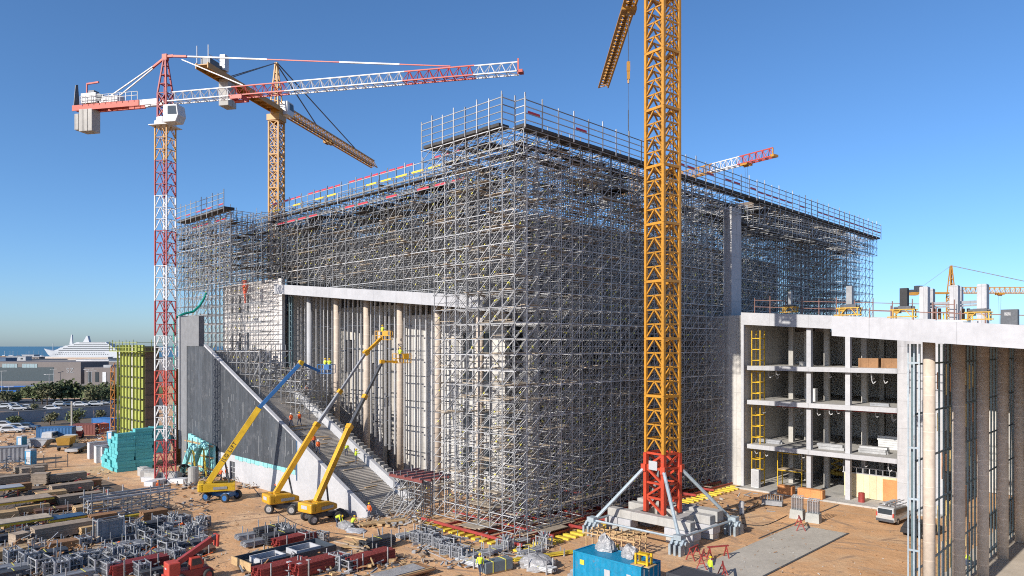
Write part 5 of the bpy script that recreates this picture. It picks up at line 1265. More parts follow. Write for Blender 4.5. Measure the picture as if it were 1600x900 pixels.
# ------------------------------------------------------------------ containers, bins, trestles and small plant by the big crane
def container(name, label, loc, rz, L, wd, h, m, group=None, marks=False):
    t = thing(name, label, 'container', loc, rz, group); b = MB(); n = int(L/.28)
    for s in (-1, 1):
        pts = []
        for i in range(n+1):
            x_ = -L/2+.1+(L-.2)*i/n; pts.append((x_, s*(wd/2-(.0 if i % 2 else .045)), .18))
        pts += [(L/2-.1, s*(wd/2-.12), .18), (-L/2+.1, s*(wd/2-.12), .18)]
        b.prism(pts, (0, 0, h-.3))
    b.build('side_corrugation', m, t)
    for s in (-1, 1): b = MB(); b.box((s*(L/2-.05), 0, h/2), (.1, wd-.22, h-.34)); b.build('end_wall', m, t)
    b = MB(); b.box((0, 0, h-.08), (L-.2, wd-.1, .05)); b.build('lid', m, t)
    b = MB()
    for sx in (-1, 1):
        for sy in (-1, 1): b.box((sx*(L/2-.06), sy*(wd/2-.05), h/2), (.14, .13, h))
        b.box((sx*(L/2-.06), 0, h-.07), (.13, wd-.2, .13)); b.box((sx*(L/2-.06), 0, .09), (.13, wd-.2, .18))
    for sy in (-1, 1): b.box((0, sy*(wd/2-.05), h-.07), (L-.26, .12, .13)); b.box((0, sy*(wd/2-.05), .09), (L-.26, .12, .18))
    b.build('corner_frame', m, t)
    b = MB()
    for k in range(4): b.bar((L/2+.03, -wd*.36+k*wd*.24, .25), (L/2+.03, -wd*.36+k*wd*.24, h-.2), .025, 4)
    b.build('locking_bar', galvd, t)
    if marks:
        b = MB(); b.box((-L*.36, -wd/2-.012, h*.72), (.4, .02, .36)); b.build('sticker', yelb, t)
        b = MB(); b.box((L*.02, -wd/2-.012, h*.6), (.5, .02, .48)); b.box((L*.33, -wd/2-.012, h*.66), (.36, .02, .3)); b.box((L*.37, -wd/2-.012, h*.48), (.7, .02, .09)); b.box((L*.40, -wd/2-.012, h*.30), (.12, .02, .12)); b.build('sticker', whitep, t)
        b = MB(); b.box((L/2+.06, -wd*.2, h*.45), (.02, .35, .35)); b.build('sticker', yelb, t)
    return t
container('shipping_container', 'bright blue shipping container with white and yellow stickers', (-31.6, 43.1, 0), 0, 6.1, 2.44, 2.6, cont_b, None, True)
def bag(loc, s, m, label, seed):
    b = MB(); crumple(b, .85*s, .6*s, 1.15*s, seed, .5); o = b.build('plastic_bag', m); place(o, loc, 0); tag(o, label, 'bag', None, 'thing')
bag((-33.0, 43.7, 2.56), .95, film, 'tall crumpled plastic sheet on the blue container, behind the yellow clamps', 1)
bag((-30.6, 43.4, 2.56), .8, film, 'crumpled white plastic bag in the middle of the container top', 2)
x, y = -34.0, 45.4
b = MB(); r_ = random.Random(9)
for i in range(60):
    p = Vector((r_.uniform(-1.1, 1.1), r_.uniform(-.7, .7), r_.uniform(.1, 1.5))); d = Vector((r_.uniform(-1, 1), r_.uniform(-1, 1), r_.uniform(-.6, .6))).normalized()*r_.uniform(.15, .4); b.bar(p-d, p+d, r_.uniform(.05, .09), 5)
o = b.build('clamp_heap', lift_y); place(o, (x, y, .9), 0); tag(o, 'heap of bright yellow clamps behind the blue container', 'clamps', None, 'thing')
x, y = -28.9, 42.7; t = thing('yellow_frame', 'small yellow lifting frame standing on the end of the blue container', 'frame', (x, y, 2.57), R(5))
b = MB()
for sx in (-.45, .45):
    for sy in (-.3, .3): b.box((sx, sy, .4), (.14, .14, .8))
b.box((0, 0, .74), (.76, .46, .12)); b.box((0, 0, .1), (.76, .46, .1)); b.build('frame', lift_y, t)
b = MB(); b.box((0, 0, -.0), (1.5, 1.1, .05)); b.build('board', wood, t)
container('dark_bin', 'black steel bin covered by netting beside the blue container end', (-25.6, 45.0, 0), 0, 4.4, 2.2, 2.0, mat('black_net', (.04, .042, .05), .9))
x, y = G(1070, 905); b = MB()
for k in range(4): b.box((0, 0, .08+k*.16), (1.2, 1.0, .04)); b.box((-.5, 0, .0+k*.16), (.1, 1.0, .1)); b.box((.5, 0, .0+k*.16), (.1, 1.0, .1))
o = b.build('pallet', wood); place(o, (x, y, .06), R(10)); tag(o, 'short stack of pine pallets beside the black bin', 'pallet', None, 'thing')
def trestle(px, py, rz, label, L=2.0):
    x, y = G(px, py); t = thing('trestle', label, 'trestle', (x, y, 0), R(rz), 'red steel trestles'); b = MB()
    b.box((0, 0, 1.0), (L, .12, .12)); b.build('top_rail', redp, t)
    for s in (-1, 1):
        b = MB(); b.bar((s*L*.4, -.4, 0), (s*L*.4, 0, .95), .04, 4); b.bar((s*L*.4, .4, 0), (s*L*.4, 0, .95), .04, 4); b.bar((s*L*.4, -.2, .48), (s*L*.4, .2, .48), .03, 4); b.build('leg_frame', redp, t)
trestle(1122, 872, 60, 'red trestle standing on the edge of the concrete pad')
trestle(1098, 884, 115, 'red trestle near the pallet beside the black bin', 2.6)
trestle(1130, 905, 120, 'red trestle in front of the yellow vested worker', 2.6)
trestle(1250, 826, 118, 'red trestle in front of the two glass racks', 2.4)
trestle(1084, 873, 95, 'red trestle mixed with yellow parts behind the bin', 1.6)
def rack(px, py, label):
    x, y = G(px, py); t = thing('panel_rack', label, 'panel rack', (x, y, 0), R(4), 'panel racks by the pad')
    b = MB(); b.prism([(-.7, -.45, 0), (.7, -.45, 0), (.64, -.4, .95), (-.64, -.4, .95)], (0, .9, 0)); b.build('crate', mat('pale_grey_crate', (.36, .37, .35), .7), t)
    for k in range(3):
        b = MB(); yy = -.25+k*.25
        for i in range(5): b.bar((-.5+i*.25, yy, .95), (-.5+i*.25, yy, 2.2+.1*k), .025, 4)
        b.bar((-.55, yy, 2.2+.1*k), (.55, yy, 2.2+.1*k), .025, 4); b.build('comb_frame', galvd, t)
rack(1246, 810, 'pale crate with upright steel combs, left of the pair by the pad')
rack(1271, 816, 'pale crate with upright steel combs, right of the pair by the pad')
def cabinet(px, py, h, label):
    x, y = G(px, py); t = thing('electric_cabinet', label, 'cabinet', (x, y, 0), 0); b = MB(); b.box((0, 0, h/2+.1), (1.0, .6, h-.2)); b.build('body', carw, t, bevel=.02)
    b = MB(); b.box((0, -.305, h/2+.1), (.85, .012, h-.45)); d = b.build('door', whitep, t)
    b = MB(); b.box((.3, -.33, h/2), (.04, .03, .2)); b.build('handle', dkgrey, d); b = MB(); b.box((0, 0, .05), (1.1, .7, .1)); b.build('plinth', concd, t)
cabinet(1166, 757, 2.0, 'shorter white electric cabinet at the foot of the concrete wall')
cabinet(1181, 764, 2.5, 'taller white electric cabinet beside the yellow scaffold stair')
x, y = G(1159, 803); b = MB(); b.cyl((0, 0, 0), .28, 1.3, 14); b.cyl((0, 0, 1.3), .2, .08, 14); o = b.build('bollard', whitep); place(o, (x, y, 0)); tag(o, 'white round bollard near the ballast of the yellow crane', 'bollard', None, 'thing')
x, y = G(302, 757); b = MB(); b.cyl((0, 0, 0), .65, 2.2, 16); b.cyl((0, 0, 2.2), .5, .1, 16); o = b.build('concrete_pipe', conc); place(o, (x, y, 0)); tag(o, 'white concrete pipe standing on end by the turquoise formwork', 'pipe', None, 'thing')
x, y = G(1207, 790); b = MB(); r_ = random.Random(4)
b.box((0, 0, .35), (2.2, .9, .5))
for i in range(9): b.bar((-1+i*.25, r_.uniform(-.3, .3), .5), (-1+i*.25, r_.uniform(-.3, .3), 1.2), .05, 6)
o = b.build('prop_cradle', galvd); place(o, (x, y, 0), R(15)); tag(o, 'cradle of short grey props on the dirt beyond the bollard', 'cradle', None, 'thing')
# upright timber rack between container and crane foot
x, y = G(962, 862); t = thing('timber_rack', 'pine timber rack with upright posts between the blue container and the crane', 'rack', (x, y, 0), R(5))
for i in range(5):
    for j in range(3):
        b = MB(); b.box((-2.4+i*1.2, -1.0+j*1.0, .9), (.1, .1, 1.8)); b.build('post', wood, t)
for j in range(3):
    b = MB(); b.box((0, -1.0+j*1.0-.11, 1.5), (5.2, .1, .12)); b.build('rail', wood, t)
for i in range(4):
    b = MB(); b.box((-1.8+i*1.2, 0, 1.74), (.1, 2.6, .1)); b.build('cross_rail', wood, t)
b = MB(); b.box((1.0, -1.6, .5), (1.5, .9, .8)); b.build('bin', galvd, t)
# concrete pad and loose mats
g = MB(); g.add([(-30.2, 40, .008), (-25.3, 40, .008), (-25.3, 71.8, .008), (-30.2, 71.8, .008)], [(0, 1, 2, 3)]); struct('pad_pavement', g, mat('pad_concrete', (.40, .365, .31), .9, 0, .12, .3, .08))
g = MB(); g.span((-25.3, 38, -.1), (-25.12, 71.8, .06)); struct('pad_kerb', g, dkgrey)
g = MB(); g.span((-30.6, 64, -.1), (-30.45, 84, .05)); struct('pipe_kerb', g, dkgrey)
# ------------------------------------------------------------------ vehicles
def car(name, label, cat, loc, rz, L, wd, h, m, prof, win, wr=.33, detail=True, group=None):
    """prof: side outline (x as share of L, z as share of h); win: side-window outline"""
    t = thing(name, label, cat, loc, rz, group); b = MB(); rings = []
    for s, k in ((-1, .86), (-.94, 1.0), (.94, 1.0), (1, .86)):
        rings.append([(x*L, s*wd/2*(1 if z < .55 else .9-.12*(z-.55)), .28+(z*h-.28 if z*h > .28 else 0)*(1 if abs(s) < .97 else .985)) for x, z in prof])
    b.loft(rings); b.build('body', m, t, bevel=.04 if detail else 0)
    b = MB()
    for s in (-1, 1): b.prism([(x*L, s*(wd/2*.935+(.012)), z*h) for x, z in win], (0, s*.012, 0))
    b.build('side_window', glassd, t)
    for sx in (-.31, .31):
        for sy in (-1, 1): wheel(t, sx*L, sy*(wd/2-.1), wr, .22, silver)
    return t
VANP = [(-.5, .2), (.5, .2), (.5, .42), (.46, .5), (.33, .56), (.2, .9), (.14, .97), (-.44, 1.0), (-.48, .93), (-.5, .55)]
VANW = [(-.42, .6), (.24, .6), (.16, .88), (-.40, .9)]
xv, yv = -23.6, 80.3
van = car('van', 'silver van with a loaded roof rack parked on the dirt beside the white pier', 'van', (xv, yv, 0), R(84), 4.7, 1.85, 1.75, silver, VANP, VANW)
b = MB(); b.box((-2.33, 0, 1.32), (.06, 1.35, .52)); b.build('rear_window', glassd, van)
for s in (-1, 1):
    b = MB(); b.box((-2.33, s*.8, 1.0), (.08, .14, .4)); b.build('tail_light', crane_r, van)
b = MB(); b.box((-2.36, 0, .45), (.12, 1.7, .26)); b.build('bumper', dkgrey, van); b = MB(); b.box((-2.36, 0, .8), (.02, .5, .12)); b.build('plate', whitep, van)
b = MB()
for x_ in (-1.7, -.5, .7): b.bar((x_, -.75, 1.86), (x_, .75, 1.86), .035, 4)
for s in (-.75, 0, .75): b.bar((-2.0, s, 1.9), (1.0, s, 1.9), .03, 4)
b.build('roof_rack', galvd, van)
b = MB(); b.bar((-2.2, -.3, 2.0), (1.6, -.25, 2.0), .06, 6); b.bar((-2.2, .1, 2.0), (1.6, .15, 2.0), .06, 6); b.box((-.3, .4, 2.0), (2.6, .3, .08)); b.build('rack_load', galv, van)
CARP = [(-.5, .25), (.5, .25), (.5, .48), (.45, .56), (.22, .62), (.08, .95), (-.2, 1.0), (-.36, .9), (-.46, .62), (-.5, .58)]
CARW = [(-.36, .63), (.17, .63), (.05, .9), (-.2, .92), (-.3, .86)]
car('car', 'small black car half hidden by the end frame of the portico glazing', 'car', (*G(1440, 836), 0), R(75), 4.2, 1.75, 1.5, black, CARP, CARW)
# extra stock that fills the crowded yard
g = MB(); g.add([(*G(-140, 905), .005), (*G(330, 905), .005), (*G(300, 800), .005), (*G(150, 745), .005), (*G(-120, 735), .005)], [(0, 1, 2, 3, 4)]); struct('yard_ground', g, mat('dark_yard_soil', (.15, .105, .07), .95, 0, .4, .25, .25))  # darker brown sheet over the dirt under the yard stock
spread(make_plank_pack(1.5, 3.0, 7, wood, .09), [(10, 872, YA_), (50, 800, YA_+2), (140, 800, YA_), (80, 778, YA_-2), (0, 812, YA_), (150, 832, YA_+3)], '{} low pack of sawn timber in the crowded yard, counting from the left', 'packs of sawn timber')
spread(make_tube_pack(10, 3.6, mat('rusty_steel', (.16, .09, .06), .7, 0, .25, 1, .15, island=.3), True, 3, .06), [(160, 842, 92), (35, 862, 88), (300, 868, 90), (85, 800, 86), (230, 880, 91)], '{} cradle of rusty tubes in the yard, counting from the left', 'cradles of rusty tubes')
spread(make_stillage(0), [(45, 885, 4, 1.2), (75, 897, 0, 1.1), (172, 900, 6, 1.2), (222, 900, 0, 1.1), (130, 858, 3, 1.1), (318, 822, 9), (250, 822, 0), (200, 838, 4, 1.1), (275, 878, 5, 1.1), (20, 880, 2, 1.2)],
       '{} grey mesh crate of couplers in the crowded yard, counting from the left', 'mesh crates of couplers')
# hoses and cables on the ground, boards on the steps
def hose(pts, r, m, label, name='hose'):
    P_ = [Vector((*G(px, py), r)) for px, py in pts]; b = MB(); out = []
    for i in range(len(P_)-1):
        p0 = P_[max(0, i-1)]; p1 = P_[i]; p2 = P_[i+1]; p3 = P_[min(len(P_)-1, i+2)]
        for t in (0, .25, .5, .75): out.append(.5*((2*p1)+(p2-p0)*t+(2*p0-5*p1+4*p2-p3)*t*t+(3*p1-p0-3*p2+p3)*t**3))
    out.append(P_[-1]); b.path(out, r, 5); tag(b.build(name, m), label, 'hose', None, 'thing')
hose([(590, 827), (594, 842), (606, 850), (625, 846), (640, 836), (655, 852), (668, 862), (690, 872), (705, 880)], .05, film, 'pale hose snaking over the dirt past the stillages at the corner scaffold')
hose([(655, 862), (660, 856), (664, 860), (670, 867)], .05, black, 'short black hose on the dirt beside the stillages')
hose([(395, 762), (420, 790), (455, 815), (500, 830), (560, 838), (600, 846)], .035, black, 'thin black cable crossing the open dirt in front of the boom lifts', 'cable')
hose([(1185, 790), (1150, 812), (1190, 822), (1230, 806)], .04, black, 'black cable looping over the dirt by the props cradle', 'cable')
r_ = random.Random(41)
sp = []
for k in range(16):
    X = r_.uniform(-88, -65); Y = r_.uniform(43.6, 47.8); z = 0.425*(-62.9-X)+.16; b = MB(); L_ = r_.uniform(1, 3.2)
    b.box((0, 0, .03), (r_.uniform(.15, .3), L_, .06)); o = b.build('step_board', r_.choice((wood, woodg, plank))); place(o, (X, Y, z), r_.uniform(-.25, .25)); tag(o, None, 'board', 'loose boards on the stair', 'thing'); sp.append(o)
number(sp, '{} loose board lying on the grand stair, counting from the left')
debris('debris', 'small stones and scraps strewn over the open dirt', 330, 900, 770, 900, 420, [conc, rustb, rustb, woodg, dkgrey], 51, .06, .3)
debris('debris', 'small stones and scraps strewn by the pad', 1150, 1420, 780, 900, 160, [rustb, rustb, woodg, conc], 52, .05, .28)

debris('debris', 'dark scrap and offcuts packed between the yard stores', 0, 330, 770, 905, 700, [dkgrey, galvd, rustb, woodg, dkgrey], 61, .5, .9)
spread(make_tube_pack(8, 3.4, mat('slate_tube', (.12, .13, .145), .6, .2, .2, 1, .1, island=.4), True, 5, .05), [(15, 845, 90), (45, 868, 92), (110, 878, 89), (165, 884, 91), (255, 898, 90), (120, 815, 88), (60, 818, 91), (190, 848, 92), (295, 858, 88), (20, 903, 90), (75, 862, 87)], '{} tall cradle of slate grey tubes in the yard, counting from the left', 'cradles of slate tubes')
spread(make_plank_pack(1.2, 2.4, 8, rustb, .1), [(70, 790, 90), (30, 768, 92), (140, 762, 88), (160, 818, 90), (100, 862, 86), (240, 812, 90)], '{} pack of dark brown boards in the yard, counting from the left', 'packs of dark brown boards')

b = MB()
for k in range(9): b.box((ry.uniform(-1.8, 1.8), ry.uniform(-1.2, 1.2), .5+.13*k), (ry.uniform(.8, 2.4), ry.uniform(.1, .3), .1), ry.uniform(-.5, .5), k % 2)
o = b.build('scrap_heap', [wood, woodg]); place(o, (*G(560, 872), 0)); tag(o, 'loose heap of splintered planks between the tray and the red beam pack', 'planks', None, 'thing')
# ------------------------------------------------------------------ left middle ground
def foam(px, py, cols, label):
    pass
x0, y0 = G(206, 733)
packs = []
b = MB(); b.box((0, 0, .25), (2.4, 1.2, .49)); b.box((0, -.602, .25), (2.3, .004, .43)); fp = b.build('foam_pack', aqua, bevel=.03)
tag(fp, 'turquoise foam insulation pack in the stepped stack beside the red and white crane', 'insulation', 'stepped stack of turquoise foam packs', 'thing')
place(fp, (x0, y0, 0)); first = True
heights = [[3, 5, 6, 9, 10, 11], [4, 6, 8, 10, 11, 12], [3, 7, 9, 11, 12, 12]]
ox, oy = G(196, 731)
for r_i, row in enumerate(heights):
    for c_i, hgt in enumerate(row):
        vis = range(max(0, hgt-12), hgt)
        for k in vis:
            if r_i == 2 and k < 4: continue
            x = ox-3.4+c_i*1.26 ; y = oy + r_i*2.46-1.0
            o = fp if first else copy_tree(fp); first = False
            place(o, (x+ry.uniform(-.07, .07), y+ry.uniform(-.14, .14), k*.5), R(90)+ry.uniform(-.06, .06))
for i, (px, py, h) in enumerate([(152, 716, 2.6), (163, 722, 2.6), (172, 722, 2.5), (182, 721, 2.5)]):
    x, y = G(px, py); t = thing('storage_bin', 'weathered white storage bin with grey side, ' + ORD[i] + ' of the row behind the turquoise packs', 'bin', (x, y, 0), 0, 'white storage bins'); b = MB(); b.box((0, 0, h/2), (1.2, 2.6, h)); b.build('body', carw, t, bevel=.04)
    b = MB(); b.box((0, 0, h+.03), (1.26, 2.66, .06)); b.build('lid', galv, t)
    b = MB(); b.box((0, -1.31, h*.5), (1.0, .02, h*.8)); b.build('door', carw, t)
def toilet(px, py, label):
    x, y = G(px, py); t = thing('portable_toilet', label, 'portable toilet', (x, y, 0), R(35)); blue_t = mat('toilet_blue', (.02, .22, .42), .5)
    b = MB(); b.box((0, 0, 1.1), (1.1, 1.1, 2.1)); b.build('cabin', blue_t, t, bevel=.05)
    b = MB(); b.prism([(-.56, -.56, 2.15), (.56, -.56, 2.15), (.5, -.56, 2.36), (-.5, -.56, 2.36)], (0, 1.12, 0)); b.build('roof', whitep, t, bevel=.05)
    b = MB(); b.box((.1, -.56, 1.1), (.7, .03, 1.9)); b.box((-.56, .0, 1.1), (.03, .7, 1.9)); d = b.build('door', carw, t)
toilet(34, 702, 'blue and white portable toilet beside the skip'); toilet(48, 726, 'blue and white portable toilet beside the weathered board stacks'); toilet(174, 693, 'blue and white portable toilet behind the white bins')
x, y = G(61, 699); t = thing('skip', 'open grey steel skip with sloping ends beside the portable toilet', 'skip', (x, y, 0), R(40))
b = MB(); b.loft([[(-1.2, -.85, .2), (1.2, -.85, .2), (1.2, .85, .2), (-1.2, .85, .2)], [(-2.3, -.95, 1.5), (2.3, -.95, 1.5), (2.3, .95, 1.5), (-2.3, .95, 1.5)]]); b.build('tub', galvd, t)
b = MB(); b.bar((-2.3, -.97, 1.5), (2.3, -.97, 1.5), .06, 4); b.bar((-2.3, .97, 1.5), (2.3, .97, 1.5), .06, 4); b.build('rim', galv, t)
x, y = G(80, 690); car('van', 'white panel van parked behind the grey skip', 'van', (x, y, 0), R(150), 4.9, 1.9, 2.0, carw, VANP, VANW)
x, y = G(106, 702); t = thing('dumper_truck', 'small dumper truck with an ochre tub on the dirt road', 'truck', (x, y, 0), R(150))
b = MB(); b.box((0, 0, .8), (5.0, 1.9, .3)); b.build('chassis', dkgrey, t)
b = MB(); b.loft([[(-2.4, -.9, 1.0), (.6, -.9, 1.0), (.6, .9, 1.0), (-2.4, .9, 1.0)], [(-2.7, -1.1, 2.3), (.9, -1.1, 2.3), (.9, 1.1, 2.3), (-2.7, 1.1, 2.3)]]); b.build('tub', mat('ochre_paint', (.42, .24, .04), .6), t)
b = MB(); b.prism([(1.0, -.95, .9), (2.6, -.95, .9), (2.6, -.95, 1.7), (2.2, -.95, 2.4), (1.0, -.95, 2.4)], (0, 1.9, 0)); c_ = b.build('cab', carw, t, bevel=.06)
b = MB(); b.prism([(1.3, -.97, 1.6), (2.5, -.97, 1.6), (2.15, -.97, 2.2), (1.3, -.97, 2.2)], (0, 1.94, 0)); b.build('window', glassd, c_)
for sx in (-1.6, 1.7):
    for sy in (-.9, .9): wheel(t, sx, sy, .48, .35, dkgrey)
x, y = G(118, 707); t = thing('flat_trailer', 'low dark flat trailer in front of the dumper truck', 'trailer', (x, y, 0), R(150)); b = MB(); b.box((0, 0, .75), (4.6, 2.0, .2)); b.box((2.25, 0, 1.0), (.1, 2.0, .6)); b.build('bed', dkgrey, t)
b = MB(); b.box((-2.28, 0, .7), (.04, 1.9, .5)); b.build('tail_board', carw, t)
for sx in (-.7, .5):
    for sy in (-.85, .85): wheel(t, sx, sy, .38, .25, dkgrey)
x, y = G(122, 684); t = thing('skid_loader', 'white and red compact loader near the pole', 'loader', (x, y, 0), R(160)); b = MB(); b.box((0, 0, .9), (2.4, 1.5, 1.0)); b.build('body', crane_r, t, bevel=.06)
b = MB(); b.prism([(-.8, -.7, 1.4), (.6, -.7, 1.4), (.4, -.7, 2.2), (-.8, -.7, 2.2)], (0, 1.4, 0)); b.build('cab', carw, t)
b = MB(); b.bar((-1.0, -.8, 1.8), (1.7, -.8, .7), .12, 4); b.bar((-1.0, .8, 1.8), (1.7, .8, .7), .12, 4); b.box((1.9, 0, .5), (.6, 1.7, .6)); b.build('loader_arm', carw, t)
for sx in (-.7, .7):
    for sy in (-.8, .8): wheel(t, sx, sy, .42, .3, carw)
container('site_container', 'blue site container with its shaded end behind the white van', (*G(88, 688), 0), R(60), 6, 2.4, 2.6, mat('mid_blue', (.03, .12, .28), .6))
container('site_container', 'blue tarpaulin covered container beside the green formwork pier', (*G(166, 672), 0), R(20), 6, 2.4, 2.6, lift_b)
container('site_container', 'rust red container behind the compact loader', (*G(133, 679), 0), R(50), 5, 2.4, 2.2, mat('rust_red', (.17, .05, .04), .7))
container('site_container', 'pale grey container at the yard edge below the board packs', (*G(8, 722), 0), R(75), 6, 2.4, 2.4, galvd)
container('site_container', 'small orange container among bags beside the green formwork pier', (*G(158, 678), 0), R(10), 2.4, 2.0, 2.2, mat('orange_box', (.5, .12, .05), .7))
debris('debris', 'mixed building material in the far yard', 0, 70, 672, 712, 200, [conc, dkgrey, woodg, rustb], 21, 1.0)
debris('debris', 'bags and boards beside the green formwork pier', 148, 182, 668, 690, 160, [carw, wood, hiorange, dblue, conc], 22, 1.6)
debris('debris', 'brush and earth along the dirt road', 120, 150, 693, 702, 120, [woodg, rustb, wood], 23, 1.0)
debris('debris', 'dark stores along the yard fence', 0, 45, 700, 738, 200, [dkgrey, galvd, dblue, woodg], 24, 1.2)
x, y = G(30, 735); t = thing('mesh_fence', 'dark mesh fence behind the weathered board stacks', 'fence', (x, y, 0), R(72)); b = MB()
for k in range(9): b = MB(); b.bar((-6+k*1.5, 0, 0), (-6+k*1.5, 0, 2.0), .05, 4); b.build('post', dkgrey, t)
b = MB(); [b.bar((-6, 0, .2+k*.2), (6, 0, .2+k*.2), .012, 4) for k in range(9)]; b.build('mesh_lattice', dkgrey, t)
# tall wooden pole
x, y = G(112, 683); b = MB(); b.cyl((0, 0, 0), .16, ZA(627, depth(x, y)), 8); b.box((0, 0, .15), (.6, .6, .3)); o = b.build('utility_pole', mat('pale_pole', (.45, .42, .37), .8)); place(o, (x, y, 0)); tag(o, 'plain pale pole standing behind the dumper truck', 'pole', None, 'thing')
# green yellow formwork round a tall wall
fw = thing('formed_wall', 'tall wall clad in yellow green formwork panels beside the red and white crane', 'wall', (-145, 46, 0))
yg = mat('lime_formwork', (.30, .33, .075), .6, 0, .12, .5, .08, island=.12)
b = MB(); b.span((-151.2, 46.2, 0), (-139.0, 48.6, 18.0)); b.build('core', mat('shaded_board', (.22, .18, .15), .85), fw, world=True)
for k in range(7):
    xx = -151.4+k*1.78
    for j in range(9):
        if k in (3,) : continue
        b = MB(); b.span((xx+.04, 45.9, .3+j*2.0), (xx+1.7, 46.18, 2.22+j*2.0)); b.build('panel', yg, fw, world=True)
for j in range(9):
    b = MB(); b.span((-151.5, 45.6, .2+j*2.0), (-138.9, 45.88, .42+j*2.0)); b.build('waling', dkgrey, fw, world=True)
    b = MB(); b.span((-146.1, 45.92, .4+j*2.0), (-144.35, 46.15, 2.15+j*2.0)); b.build('pale_panel', conc, fw, world=True)
for k in range(8):
    b = MB(); b.span((-151.5+k*1.78, 45.3, .1), (-151.36+k*1.78, 45.58, 18.2)); b.build('soldier', yg, fw, world=True)
b = MB(); b.span((-153, 44.4, 17.0), (-138.6, 45.25, 17.15)); b.span((-138.6, 44.4, 17.0), (-137.6, 49.4, 17.15)); b.build('platform', yg, fw, world=True)
for j in range(8):
    b = MB(); b.span((-138.95, 46.2, .4+j*2.2), (-138.8, 48.6, 2.4+j*2.2)); b.build('panel', mat('brown_formboard', (.16, .12, .09), .8), fw, world=True)  # shade of the end face put into dark brown panels
guard_rail(fw, [(-153, 44.4, 17.6), (-137.6, 44.4, 17.6), (-137.6, 49.4, 17.6)], 1.1, 2, 1.8, yg)
os_ = thing('scaffold_stair', 'narrow orange scaffold stair beside the yellow green formwork', 'scaffolding', (-156, 47, 0)); om = mat('orange_frame', (.45, .18, .03), .6)
b = MB()
for x in (-157.5, -155.2):
    for y in (46, 48): b.bar((x, y, 0), (x, y, 14), .07, 4)
for j in range(8):
    for y in (46, 48): b.bar((-157.5, y, j*1.8+.3), (-155.2, y, j*1.8+.3), .06, 4); b.bar((-157.5, y, j*1.8+.3), (-155.2, y, j*1.8+2.1), .05, 4)
b.build('stair_frame', om, os_, world=True)
# turquoise wall formwork and curled sheets beside the plinth
tf = thing('wall_formwork', 'turquoise wall formwork with timber walings at the plinth end', 'formwork', (-103, 41.5, 0))
for k in range(8):
    b = MB(); b.span((-107.5+k*1.1, 41.7, .3), (-106.45+k*1.1, 42.0, 5.2-k*.14)); b.build('panel', aquad, tf, world=True)
for j in range(3):
    b = MB(); b.span((-108, 41.35, .9+j*1.6), (-98.6, 41.68, 1.08+j*1.6)); b.build('waling', wood, tf, world=True)
for k in range(5):
    b = MB(); b.bar((-107+k*2, 41.2, 0), (-107+k*2, 41.3, 4.8), .06, 4); b.build('soldier', galvd, tf, world=True)
for k, (px, py, ln) in enumerate([(284, 745, 5.2), (300, 743, 4.6)]):
    x, y = G(px, py); t = thing('draped_sheet', 'curled turquoise sheet propped up, ' + ('left' if k == 0 else 'right') + ' of two by the white pipe', 'sheet', (x, y, 0)); b = MB()
    pts = [(0, 0, .2), (.5, .3, 2.0), (1.3, .5, 3.6), (2.4, .6, 4.4+k*.2), (3.2, .7, 4.0)]
    b.path(pts, .38, 6); b.build('sheet', aquad, t)
    b = MB(); b.bar((3.2, .7, 0), (2.4, .6, 4.0), .08, 4); b.bar((1.0, 1.4, 0), (2.4, .6, 4.0), .08, 4); b.build('prop', yelb, t)
for k, (px, py) in enumerate([(226, 744), (240, 752), (268, 752), (234, 748)]):
    x, y = G(px, py); b = MB(); b.box((0, 0, .6), (2.2, 1.2, 1.2)); b.box((0, 0, 1.25), (1.6, .8, .1)); o = b.build('ballast_block', conc, bevel=.05); place(o, (x, y, 0), R(20*k)); tag(o, 'pale concrete ballast block at the foot of the red and white crane, ' + ORD[k] + ' of four', 'block', 'crane ballast blocks', 'thing')
x, y = G(290, 748); b = MB(); r_ = random.Random(2)
for k in range(5): 
    n = 22; rr = .95-.06*k; b.path([(math.cos(2*math.pi*i/n)*rr, .15*k-.3, 1.05+math.sin(2*math.pi*i/n)*rr) for i in range(n+1)], .07, 5)
o = b.build('cable_coil', black); place(o, (x, y, 0), R(20)); tag(o, 'black cable coil standing beside the white concrete pipe', 'coil', None, 'thing')
# green riser pipe against the wing scaffold
t = thing('concrete_riser', 'green riser pipe climbing beside the end pier then curving into the scaffold', 'pipe', (-112.9, 42.0, 0)); b = MB()
pts = [Vector((-113.6, 42, .2)), Vector((-113.6, 42, 22.0))]+[P3(px, py, d) for px, py, d in ((276, 496, 110), (288, 490, 111), (302, 487, 112), (312, 478, 113), (318, 468, 114), (322, 458, 115))]
b.path(pts, .19, 6); b.build('pipe', netg, t, world=True)
b = MB(); b.span((-114.4, 42.2, 0), (-113.9, 43.2, 14.5)); b.span((-113.3, 42.8, 0), (-113.12, 44.2, 16)); b.build('timber_guide', mat('brown_timber', (.30, .16, .05), .8), t, world=True)
for px, py, d in ((383, 442, 112), ):
    p = P3(px, py, d); t = thing('red_funnel', 'salmon red concrete funnel on the wing scaffold above the white wall', 'funnel', (p.x, p.y, p.z-2.2)); b = MB(); b.cyl((0, 0, 1.6), .5, 1.0, 12); b.bar((0, 0, 0), (0, 0, 1.6), .12, 12, r2=.5); b.build('hopper', mat('salmon', (.62, .10, .05), .6), t); b = MB(); b.bar((0, 0, -1), (0, 0, 0), .1, 8); b.build('spout', mat('salmon', (0, 0, 0)), t)
